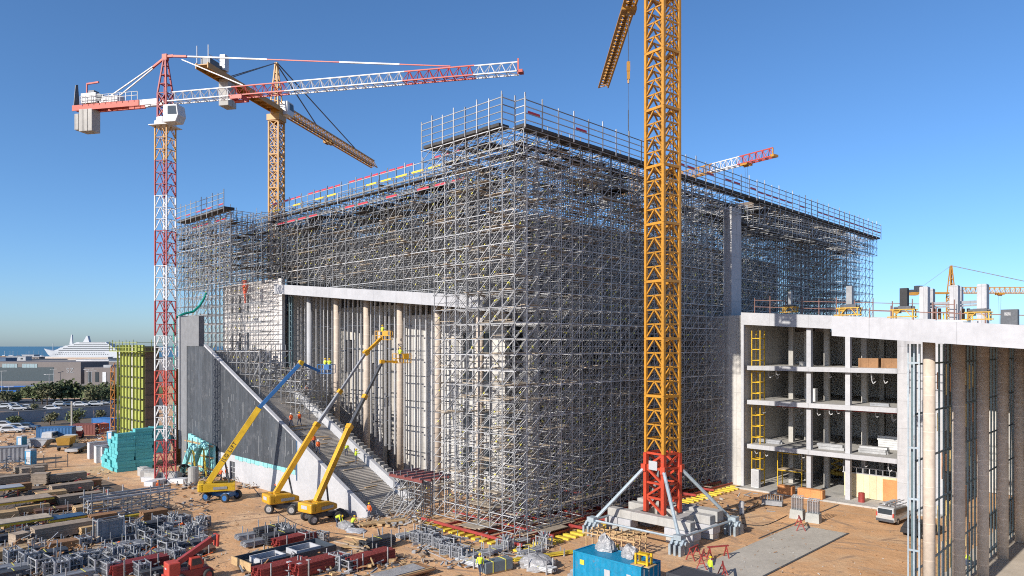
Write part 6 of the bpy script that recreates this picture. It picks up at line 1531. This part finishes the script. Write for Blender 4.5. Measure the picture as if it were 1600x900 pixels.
# ------------------------------------------------------------------ town beyond the site
g = MB(); g.add([(*G(-900, 655), .012), (*G(260, 640), .012), (*G(260, 622), .012), (*G(-900, 630), .012)], [(0, 1, 2, 3)]); struct('road', g, mat('asphalt', (.075, .075, .08), .9, 0, .15, .1, .1))
g = MB(); g.add([(*G(-900, 628), .006), (*G(260, 621), .006), (*G(260, 604), .006), (*G(-900, 604), .006)], [(0, 1, 2, 3)])
tag(g.build('lawn', mat('lawn', (.10, .14, .03), .95, 0, .3, .08, .2)), kind='structure')
g = MB(); g.add([(*G(-900, 603), .006), (*G(400, 603), .006), (*G(400, 560), .006), (*G(-900, 560), .006)], [(0, 1, 2, 3)]); struct('far_pavement', g, mat('far_paving', (.22, .20, .18), .9))
g = MB(); g.add([(*G(-900, 690), .006), (*G(200, 664), .006), (*G(260, 645), .006), (*G(-900, 660), .006)], [(0, 1, 2, 3)]); struct('verge_ground', g, mat('dark_verge', (.13, .10, .07), .95, 0, .3, .15, .2))
def boundary_wall(pa, pc, h, m, label, step):
    a = Vector((*G(*pa), 0)); c = Vector((*G(*pc), 0)); t = thing('boundary_wall', label, 'wall', a, math.atan2(c.y-a.y, c.x-a.x)); L = (c-a).length; n = int(L/step)
    for i in range(n): b = MB(); b.box(((i+.5)*L/n, 0, h/2), (L/n-.15, .2, h)); b.build('panel', m, t)
    b = MB(); b.box((L/2, 0, h+.08), (L, .35, .16)); b.build('coping', conc, t)
boundary_wall((-60, 668), (182, 650), 2.7, mat('wall_panel', (.30, .31, .33), .8), 'long grey panelled wall between the site and the road', 5)
def guardrail(pa, pc, label):
    a = Vector((*G(*pa), 0)); c = Vector((*G(*pc), 0)); t = thing('crash_barrier', label, 'barrier', a, math.atan2(c.y-a.y, c.x-a.x)); L = (c-a).length
    b = MB(); b.box((L/2, 0, .9), (L, .12, .5)); b.build('rail', dkgrey, t)
    for k in range(int(L/6)): b = MB(); b.box((k*6.0, .13, .4), (.15, .12, .8)); b.build('post', dkgrey, t)
guardrail((-60, 637), (182, 627), 'dark barrier along the far side of the road')
# cars on the road
cols_ = [(5, 638, carw, 'white car at the head of the queue on the road'), (17, 637, carw, 'white car second in the queue on the road'), (82, 641, carw, 'white saloon below the lawn on the road'), (96, 634, silver, 'silver estate car passing the tall trees'), (112, 634, dblue, 'dark blue car in the middle of the road'), (165, 632, silver, 'silver car near the orange scaffold stair'), (174, 630, dblue, 'navy car close to the formwork pier'), (66, 646, black, 'black car by the panelled wall'), (8, 668, carw, 'white car parked inside the panelled wall')]
for px, py, m, lab in cols_:
    x, y = G(px, py); car('car', lab, 'car', (x, y, .02), R(62)+math.pi*(px % 2), 4.3, 1.8, 1.5, m, CARP, CARW, .32, False, 'cars on the road')
x, y = G(25, 618); t = thing('bus', 'long blue coach parked in front of the grey building', 'coach', (x, y, 0), R(60)); b = MB(); b.box((0, 0, 2.0), (14, 2.5, 3.0)); b.build('body', mat('coach_blue', (.03, .13, .42), .4), t, bevel=.2)
b = MB(); b.box((0, -1.262, 2.6), (13.2, .02, 1.0)); b.box((0, 1.262, 2.6), (13.2, .02, 1.0)); b.build('window', glassd, t)
for sx in (-4.5, 4.5):
    for sy in (-1.1, 1.1): wheel(t, sx, sy, .5, .3, dkgrey)
# grey building and its lower wing
bd_ = thing('office_building', 'low dark grey building with glazed strip beyond the trees', 'building', (*P(60, 345), 0), math.atan2(*(lambda p, q: (q[1]-p[1], q[0]-p[0]))(P(-60, 345), P(130, 338))))
brn = mat('grey_brown_panel', (.15, .13, .125), .8, 0, .1, .1, .05)
Lb = 64
b = MB(); b.box((-12, 10, 5.2), (68, 20, 10.4)); b.build('wall', brn, bd_)
b = MB(); b.box((-16, -.06, 4.6), (48, .1, 6.6)); b.build('glazing', mat('dusk_glass', (.05, .07, .085), .2), bd_)
for k in range(4):
    b = MB(); b.box((-36+k*10.5, -.1, 8.6), (7.8, .12, 1.9)); f_ = b.build('window', mat('pale_glass', (.22, .30, .33), .25), bd_)
    b = MB(); [b.box((-39+k*10.5+i*1.4, -.18, 8.6), (.12, .06, 1.9)) for i in range(6)]; b.build('frame', galvd, f_)
lettering(bd_, 'SZ', 3.2, WORLD[bd_.name] @ Vector((16.5, -.12, 6.4)), (WORLD[bd_.name].to_3x3() @ Vector((1, 0, 0))), (WORLD[bd_.name].to_3x3() @ Vector((0, -1, 0))), galvd, 'sign')
b2 = thing('office_building', 'lower brown wing with tall dark openings beyond the lamp masts', 'building', (*P(156, 335), 0), bd_.rotation_euler.z)
b = MB(); b.box((0, 10, 4.0), (17, 18, 8.0)); b.build('wall', brn, b2)
for k in range(4):
    b = MB(); b.box((-5.8+k*3.7, 1.0-.1, 3.6), (1.8, .12, 4.6)); b.build('window', glassd if k != 2 else carw, b2)
b = MB(); b.box((2, 4, 8.6), (4, 3, 1.2)); b.build('roof_unit', galvd, b2)
# lamp masts
for px, py, top, lab in [(14, 622, 604, 'street lamp mast near the coach, with twin arms'), (3, 620, 580, 'street lamp mast at the picture edge beside the coach'), (77, 626, 585, 'grey lamp mast in front of the tall trees'), (139, 627, 577, 'tall lamp mast with one arm before the brown wing'), (143, 628, 580, 'lamp mast standing close behind the tall one before the brown wing'), (84, 600, 577, 'thin lamp mast against the grey building')]:
    x, y = G(px, py); h = ZA(top, depth(x, y)); t = thing('lamp_mast', lab, 'street lamp', (x, y, 0), R(50), 'street lamps along the road'); b = MB(); b.bar((0, 0, 0), (0, 0, h), .16, 8, r2=.09); b.build('pole', galv, t); b = MB(); b.bar((-1.2, 0, h), (1.2, 0, h+.1), .07, 4); b.box((1.3, 0, h+.1), (.7, .3, .16)); b.box((-1.3, 0, h), (.7, .3, .16)); b.build('lamp_arm', galv, t)
# trees
leafm = [mat('leaf_dark', (.05, .07, .03), .9, 0, .3, .6, .2, island=.4), mat('leaf_mid', (.09, .11, .045), .9, 0, .3, .6, .2, island=.4), mat('leaf_olive', (.13, .13, .065), .9, 0, .3, .6, .2, island=.4)]
bark = mat('bark', (.12, .085, .06), .9)
def tree_crown(b, h, r, seed, n):
    r_ = random.Random(seed); cl = [(r_.uniform(-.55, .55)*r, r_.uniform(-.55, .55)*r, h*r_.uniform(.42, .86), r*r_.uniform(.3, .55)) for _ in range(11)]
    for i in range(n):
        cx_, cy_, cz, cr_ = r_.choice(cl); d = Vector((r_.gauss(0, 1), r_.gauss(0, 1), r_.gauss(0, .8))).normalized()*cr_*r_.uniform(.5, 1.08)
        p = Vector((cx_, cy_, cz))+d; s = r_.uniform(.12, .34)*max(.6, r/2.6); a = Vector((r_.gauss(0, 1), r_.gauss(0, 1), r_.gauss(0, 1))).normalized(); c = a.cross(Vector((r_.gauss(0, 1), r_.gauss(0, 1), r_.gauss(0, 1)))).normalized()
        b.add([tuple(p+a*s), tuple(p+c*s), tuple(p-a*s*.8), tuple(p-c*s)], [(0, 1, 2, 3)])
def tree(px, py, top, r, k, label, n=520):
    x, y = G(px, py); h = ZA(top, depth(x, y)); t = thing('tree', label, 'tree', (x, y, 0), 0, 'trees along the road')
    b = MB(); b.bar((0, 0, 0), (.1, 0, h*.55), .18, 6, r2=.09)
    for a in range(5): u = a*1.3; b.bar((.05, 0, h*(.3+.05*a)), (math.cos(u)*r*.5, math.sin(u)*r*.5, h*(.5+.06*a)), .07, 4, r2=.03)
    b.build('trunk', bark, t); b = MB(); tree_crown(b, h, r, int(px*7+py), n); b.build('crown', leafm[k], t)
for px, py, top, r, k, lab in [(66, 632, 597, 4.2, 1, 'bushy tree left of the dark conifer by the lawn'), (85, 632, 596, 4.6, 0, 'dark tree beside the grey lamp mast'), (106, 631, 594, 5.2, 1, 'broad green tree in front of the grey building end'), (116, 630, 601, 3.6, 2, 'olive tree right of the broad green tree'), (128, 628, 599, 3.4, 1, 'small green tree just left of the twin lamp masts'), (152, 629, 601, 4.6, 2, 'olive tree right of the lamp masts'), (165, 629, 600, 4.6, 1, 'green tree below the brown wing'), (175, 629, 603, 3.8, 2, 'olive tree touching the orange scaffold stair'),
        (42, 622, 608, 3.0, 1, 'young tree on the lawn near the coach end'), (33, 622, 610, 2.4, 0, 'small dark tree on the lawn'), (12, 628, 612, 3.0, 0, 'dark shrubby tree by the left lamp mast'), (25, 630, 615, 2.4, 2, 'half bare bush with brown stems on the lawn'),
        (78, 664, 644, 2.0, 2, 'young olive tree inside the panelled wall'), (120, 664, 641, 2.4, 1, 'leafy tree inside the wall beside the pale pole'), (158, 655, 641, 1.6, 2, 'thin young tree inside the wall near the containers'), (22, 664, 652, 1.8, 1, 'low bush by the car inside the wall'), (55, 640, 632, 1.6, 2, 'small bush at the roadside')]:
    tree(px, py, top, r, k, lab)
for k, (px, py, top, r) in enumerate([(52, 631, 603, 3.6), (74, 633, 600, 3.4), (95, 630, 599, 3.8), (137, 631, 604, 3.4), (146, 632, 606, 3.0), (159, 632, 606, 3.2), (20, 633, 613, 2.6), (6, 634, 613, 2.6)]):
    tree(px, py, top, r, (k+1) % 3, 'roadside tree filling the belt, ' + ORD[k] + ' planted of the low row before the grey buildings', 480)
for k, (px, py, m) in enumerate([(30, 641, silver), (44, 640, carw), (126, 635, carw), (140, 634, dkgrey), (150, 634, silver), (30, 672, silver), (44, 671, dblue), (18, 676, carw)]):
    x, y = G(px, py); o = car('car', 'small car', 'car', (x, y, .02), R(60), 4.3, 1.8, 1.5, m, CARP, CARW, .32, False, 'cars on the road')
    o['label'] = ['silver car trailing the queue on the road', 'white car in the gap before the white saloon', 'white car on the road below the tall lamp masts', 'dark grey car on the road below the tall lamp masts', 'silver car on the road right of the pale pole', 'silver car parked inside the panelled wall', 'navy car parked inside the panelled wall', 'second white car parked inside the panelled wall, nearer the yard'][k]
# harbour: moored yacht, quay sheds and boats
dy = 1180; px0_, px1_ = 69, 196
pa = Vector((*P(px0_, dy), 0)); pb = Vector((*P(px1_, dy-40), 0)); ya = thing('yacht', 'huge white motor yacht moored along the quay', 'yacht', (pa.x, pa.y, -1.2), math.atan2(pb.y-pa.y, pb.x-pa.x)); Ly = (pb-pa).length
yw_ = mat('yacht_white', (.42, .43, .45), .35, 0, .02)
b = MB(); b.loft([[(0, -.3, 15.5), (0, .3, 15.5), (0, .2, 15.0), (0, -.2, 15.0)], [(9, -3, 13.6), (9, 3, 13.6), (9, 1.5, 6), (9, -1.5, 6)], [(24, -8, 12), (24, 8, 12), (24, 6, 0), (24, -6, 0)], [(50, -9.5, 10.5), (50, 9.5, 10.5), (50, 9, 0), (50, -9, 0)], [(Ly, -9, 10.5), (Ly, 9, 10.5), (Ly, 8.5, 0), (Ly, -8.5, 0)]]); b.build('hull', yw_, ya)
for k, (xa, za_, hh, w2_) in enumerate([(26, 10.5, 3.4, 8.2), (34, 14.0, 3.2, 7.6), (43, 17.3, 3.0, 7.0), (54, 20.4, 2.8, 6.2), (64, 23.3, 2.6, 5.0)]):
    b = MB(); e = Ly-6-k*6; b.prism([(xa, -w2_, za_), (e, -w2_, za_), (e-3, -w2_, za_+hh), (xa+7, -w2_, za_+hh)], (0, 2*w2_, 0)); dk = b.build('deckhouse', yw_, ya)
    b = MB(); b.box(((xa+8+e)/2, -w2_-.05, za_+hh*.5), (e-xa-16, .1, hh*.3)); b.build('window', glassd, dk)
b = MB()
for k in range(26): b = MB(); b.box((30+k*4.2, -9.3, 6.5), (1.3, .5, .8)); b.build('porthole', glassd, ya)
for k in range(20): b = MB(); b.box((40+k*4.6, -9.35, 8.8), (2.6, .5, .7)); b.build('porthole', glassd, ya)
b = MB(); b.bar((18, 0, 12), (18, 0, 24), .5, 6); b.build('mast', yw_, ya)
b = MB(); b.prism([(52, -1, 23), (58, -1, 23), (57, -1, 38), (55.5, -1, 38)], (0, 2, 0)); b.build('mast', yw_, ya)
b = MB(); b.prism([(80, -2, 26), (92, -2, 26), (89, -2, 36), (87, -2, 36)], (0, 4, 0)); b.build('mast', yw_, ya)
t = thing('quay_shed', 'long low pale shed on the quay in front of the yacht', 'shed', (*P(100, 960), 0), ya.rotation_euler.z); b = MB(); b.box((0, 0, 1.9), (150, 8, 3.8)); b.build('wall', mat('shed_wall', (.45, .40, .36), .8), t); b = MB(); b.box((0, 0, 4.0), (152, 9, .4)); b.build('roof', mat('shed_roof', (.55, .55, .55), .8), t); b = MB(); b.box((0, -4.05, 1.4), (146, .1, .8)); b.build('door', rustb, t)
t = thing('quay_shed', 'white quay building at the stern of the yacht above the brown wing', 'shed', (*P(152, 700), 0), bd_.rotation_euler.z); b = MB(); b.box((0, 0, 2.5), (34, 14, 5.0)); b.build('wall', mat('shed_white', (.55, .55, .56), .8), t); b = MB(); b.box((0, 0, 5.15), (35, 15, .3)); b.build('roof', galv, t)
t = thing('quay_shed', 'dark blue shed at the picture edge beside the harbour', 'shed', (*P(2, 720), 0), bd_.rotation_euler.z); b = MB(); b.box((0, 0, 3.2), (22, 14, 6.4)); b.build('wall', dblue, t); b = MB(); b.box((0, 0, 6.5), (23, 15, .3)); b.build('roof', dblue, t)
r_ = random.Random(31)
bt = thing('small_boat', 'small white boat', 'boat'); b = MB(); b.loft([[(-5, -1.6, 1.6), (-5, 1.6, 1.6), (-5, 1.2, 0), (-5, -1.2, 0)], [(2, -1.8, 1.8), (2, 1.8, 1.8), (2, 1.2, 0), (2, -1.2, 0)], [(6, -.1, 2.4), (6, .1, 2.4), (5.4, .1, .6), (5.4, -.1, .6)]]); b.build('hull', yw_, bt); b = MB(); b.prism([(-3, -1.2, 1.7), (1.5, -1.2, 1.8), (.5, -1.2, 3.4), (-3, -1.2, 3.6)], (0, 2.4, 0)); b.build('cabin', yw_, bt); b = MB(); b.bar((-.5, 0, 3.4), (-.5, 0, 9), .12, 4); b.build('mast', galv, bt)
boats = []
for k, px in enumerate([8, 15, 21, 27, 40, 46, 53, 60, 66]):
    o = bt if k == 0 else copy_tree(bt); d = 1160+r_.uniform(-8, 60); place(o, (*P(px, d), -1.2), r_.uniform(0, 6)); o.scale = (1.3, 1.3, 1.3); boats.append(o); o['group'] = 'small boats in the harbour'
number(boats, '{} small white boat in the harbour, counting from the left')
# ------------------------------------------------------------------ on the library roof
def pier_(px, d, w_, dz, ytop, label):
    x, y = P(px, d); t = thing('roof_pier', label, 'pier', (x, y, 18.5)); h = ZA(ytop, d)-18.5; b = MB(); b.box((0, 0, h/2), (w_, dz, h)); b.build('shaft', concpier, t); b = MB(); b.box((0, 0, h+.03), (w_-.1, dz-.1, .06)); b.build('cap', concw, t); return t
pier_(1445, 78, .8, 1.0, 449, 'white concrete roof pier with a lower twin behind, leftmost of three')
pier_(1455, 84, .6, .9, 452, 'slim concrete roof pier behind the leftmost pier')
pier_(1492, 78, .8, 1.0, 447, 'white concrete roof pier in the middle of three')
pier_(1500, 84, .5, .9, 449, 'slim concrete roof pier behind the middle pier')
pier_(1536, 78, .9, 1.3, 445, 'thickest white concrete roof pier, rightmost of three')
a = Vector((*P(1446, 78.6), 22.6)); c = Vector((*P(1536, 78.6), 22.9)); b = MB(); b.bar(a, c, .16, 4); b.bar(a+Vector((0, 0, -.35)), c+Vector((0, 0, -.35)), .1, 4); o = b.build('lintel_beam', concw); tag(o, 'pale beam spanning between the three roof piers', 'beam', None, 'thing')
for px, lab in ((1460, 'left'), (1505, 'right')):
    x, y = P(px, 80); t = thing('pier_prop', 'brown timber prop frame under the roof pier beam, ' + lab + ' one', 'prop', (x, y, 18.6)); b = MB(); [b.box((k*.5-.5, 0, 1.8), (.25, .4, 3.6)) for k in range(3)]; b.build('post_frame', rustb, t); b = MB(); b.box((.9, 0, 1.6), (.1, .1, 3.2)); b.build('yellow_post', lift_y, t)
x, y = P(1487, 62); t = thing('wrapped_pallet', 'pallet wrapped in pale blue white film on the library roof', 'pallet', (x, y, 18.9)); pbf = mat('blue_film', (.5, .57, .6), .3, 0, .15, 1.5, .15); b = MB(); b.box((0, 0, .75), (2.6, 1.3, 1.2)); b.box((1.9, .2, .6), (1.0, 1.0, .9)); b.build('film', pbf, t, bevel=.1); b = MB(); b.box((0, 0, .08), (2.5, 1.2, .15)); b.build('base', wood, t)
def plant(px, py, d, label, box=None, bc=dkgrey, hh=1.2):
    p = P3(px, py, d); t = thing('roof_trolley', label, 'trolley', (p.x, p.y, p.z)); b = MB()
    for sx in (-.75, .75): b.bar((sx, -.4, 0), (sx, -.4, .7), .045, 4); b.bar((sx, .4, 0), (sx, .4, .7), .045, 4); b.bar((sx, -.4, 0), (sx*.2, -.4, .7), .03, 4)
    b.bar((-1.0, -.4, .7), (.9, -.4, .7), .05, 4); b.bar((-1.0, .4, .7), (.9, .4, .7), .05, 4); b.bar((-1.2, -.4, .1), (1.1, -.4, .1), .05, 4); b.box((-.5, 0, .55), (.4, .6, .25)); b.build('frame', mat('worn_yellow', (.45, .26, .03), .6, 0, .3, 2, .2), t)
    b = MB(); b.box((.1, 0, .85), (1.0, .6, .3)); b.bar((-.8, 0, .85), (.8, 0, .85), .12, 8); b.build('motor', dkgrey, t)
    if box: b = MB(); b.box((0, 0, 1.0+hh/2), (box, .5, hh)); b.build('control_box', bc, t, bevel=.03)
plant(1328, 494, 62, 'yellow roof trolley with a grey upright cabinet near the thick roof edge', .5, galv, 1.6)
plant(1413, 497, 60, 'yellow roof trolley with a tall black box', .6, black, 1.5)
plant(1235, 489, 88, 'small yellow roof trolley with pale post on the thin roof edge', .35, galv, 1.6)
plant(1530, 501, 60, 'yellow roof trolley in front of the thickest pier', None)
p = P3(1578, 508, 55); t = thing('roof_board', 'dark brown board box on the library roof beyond the piers', 'box', (p.x, p.y, p.z)); b = MB(); b.box((0, 0, .6), (1.1, .6, 1.2)); b.build('box', dkgrey, t, bevel=.02); b = MB(); b.box((-.1, -.31, .85), (.4, .01, .25)); b.build('sticker', film, t)
rr = thing('roof_railing', 'rusty tube railing running along the library roof behind the white edge', 'railing', (-20, 70, 19))
rm = mat('rusty_tube', (.20, .10, .08), .7)
for (p, q) in (((-24, 74, 19.6), (-3, 74, 18.2)), ((-42.5, 88, 22.1), (-20, 88, 20.6))):
    guard_rail(rr, [p, q], 1.9, 3, 1.9, rm)
# ------------------------------------------------------------------ inside the open floors
ys_ = thing('scaffold_stair', 'yellow scaffold tower stair in the left bay of the open floors', 'scaffolding', (-41.8, 88, .2)); b = MB()
for x in (-42.4, -41.3):
    for y in (87.0, 88.2): b.bar((x, y, .2), (x, y, 20), .05, 4)
for j in range(14):
    z = .8+j*1.4
    for y in (87.0, 88.2): b.bar((-42.4, y, z), (-41.3, y, z), .05, 4)
    for x in (-42.4, -41.3): b.bar((x, 87, z), (x, 88.2, z), .05, 4)
b.build('stair_frame', lift_y, ys_, world=True)
ya2 = thing('access_frame', 'low yellow access frame on the ground floor beside the tower stair', 'scaffolding', (-38.5, 90, .2)); b = MB()
for x in (-40, -36.9):
    for y in (89.2, 90.6): b.bar((x, y, .2), (x, y, 4.6), .05, 4)
for z in (2.2, 4.4):
    for y in (89.2, 90.6): b.bar((-40, y, z), (-36.9, y, z), .05, 4)
b.build('tube_frame', lift_y, ya2, world=True); b = MB(); b.span((-40, 89.2, 2.3), (-36.9, 90.6, 2.38)); b.build('platform', plank, ya2, world=True)
sc_ = thing('scissor_lift', 'yellow scissor lift on the ground floor between the dark columns', 'scissor lift', (-36.2, 100, .2), R(10)); b = MB(); b.box((0, 0, .7), (2.4, 1.2, .5)); b.build('chassis', lift_y, sc_)
b = MB()
for k in range(4):
    z0 = 1.0+k*.9; b.bar((-1, -.45, z0), (1, -.45, z0+.9), .06, 4); b.bar((1, -.45, z0), (-1, -.45, z0+.9), .06, 4); b.bar((-1, .45, z0), (1, .45, z0+.9), .06, 4); b.bar((1, .45, z0), (-1, .45, z0+.9), .06, 4)
b.build('scissor_frame', lift_y, sc_); b = MB(); b.box((0, 0, 4.7), (2.5, 1.2, .12)); b.build('platform', lift_y, sc_)
for sx in (-.8, .8):
    for sy in (-.5, .5): wheel(sc_, sx, sy, .32, .2, dkgrey)
fl_items = [(-41, 89, 5.55, (3.2, .9, .5), galvd, 'pack', 'bundle of grey steel profiles on the lowest open floor, left bay'), (-33, 88.6, 5.55, (3.0, .9, .7), galv, 'pack', 'pale steel duct sections on the lowest open floor between the front columns'), (-28.4, 89, 5.55, (3.0, 1.0, .8), galv, 'pack', 'second row of pale duct sections on the lowest open floor beside the pier'),
    (-27.5, 94, 5.55, (3.6, 1.2, 1.6), carw, 'pack', 'white plant unit deep on the lowest open floor'), (-29, 89.4, 15.5, (2.2, 1.0, 1.1), rustb, 'crate', 'brown crate on the top open floor, left of two'), (-26.5, 89.4, 15.5, (2.2, 1.0, 1.1), rustb, 'crate', 'brown crate on the top open floor, right of two'),
    (-36.6, 89.6, 15.5, (1.4, 1, .6), conc, 'pack', 'pale sacks on the top open floor behind the front column'), (-27.5, 88, 11.15, (2.0, .8, .35), galvd, 'pack', 'low grey pack on the middle open floor beside the pier'), (-36, 90, 11.15, (1.2, .8, 1.6), carw, 'crate', 'white upright unit on the middle open floor'),
    (-37.0, 84.9, .2, (1.8, .9, 1.0), plyo, 'crate', 'orange plywood box left of the front column on the ground'), (-34.0, 84.9, .2, (2.9, .9, 1.0), plyo, 'crate', 'long orange plywood box right of the front column on the ground'), (-28.9, 86.4, .2, (.7, .7, 1.1), redp, 'drum', 'red drum at the plywood partition')]
for x, y, z, d, m, nm, lab in fl_items:
    b = MB()
    if nm == 'drum': b.cyl((0, 0, 0), .35, 1.05, 14); b.cyl((0, 0, 1.05), .3, .04, 14); b.cyl((0, 0, .5), .37, .06, 14)
    elif nm == 'pack':
        n = max(2, int(d[1]/.3)); rws = max(2, int(d[2]/.25))
        for i in range(n):
            for j in range(rws): b.box((ry.uniform(-.15, .15), (i-(n-1)/2)*d[1]/n, (j+.5)*d[2]/rws), (d[0], d[1]/n*.92, d[2]/rws*.92))
    else:
        b.box((0, 0, d[2]/2), d)
        for k in (-1, 0, 1): b.box((k*d[0]*.42, -d[1]/2-.03, d[2]/2), (.1, .05, d[2]))
    o = b.build({'pack': 'floor_pack', 'crate': 'crate', 'drum': 'drum'}[nm], m); place(o, (x, y, z), 0); tag(o, lab, nm, None, 'thing')

r_ = random.Random(88)
for k, (px, d, w_, h_, lab) in enumerate([(30, 900, 26, 5, 'low pale harbour hut left of the yacht bow'), (48, 1000, 18, 6, 'harbour hut with dark roof near the yacht bow'), (58, 940, 14, 4, 'small harbour hut behind the quay shed end'), (16, 980, 30, 4, 'long low harbour hut at the picture edge'), (120, 560, 40, 4, 'grey shed roof behind the office building'), (170, 520, 30, 7, 'pale block behind the lower brown wing')]):
    t = thing('harbour_hut', lab, 'hut', (*P(px, d), 0), bd_.rotation_euler.z); b = MB(); b.box((0, 0, h_/2), (w_, 10, h_)); b.build('wall', r_.choice((conc, galvd, brn)), t); b = MB(); b.box((0, 0, h_+.2), (w_+1, 11, .4)); b.build('roof', r_.choice((galvd, galv, rustb)), t)
    for q in range(3): b = MB(); b.box((-w_*.3+q*w_*.3, -5.05, h_*.5), (w_*.12, .1, h_*.4)); b.build('window', glassd, t)
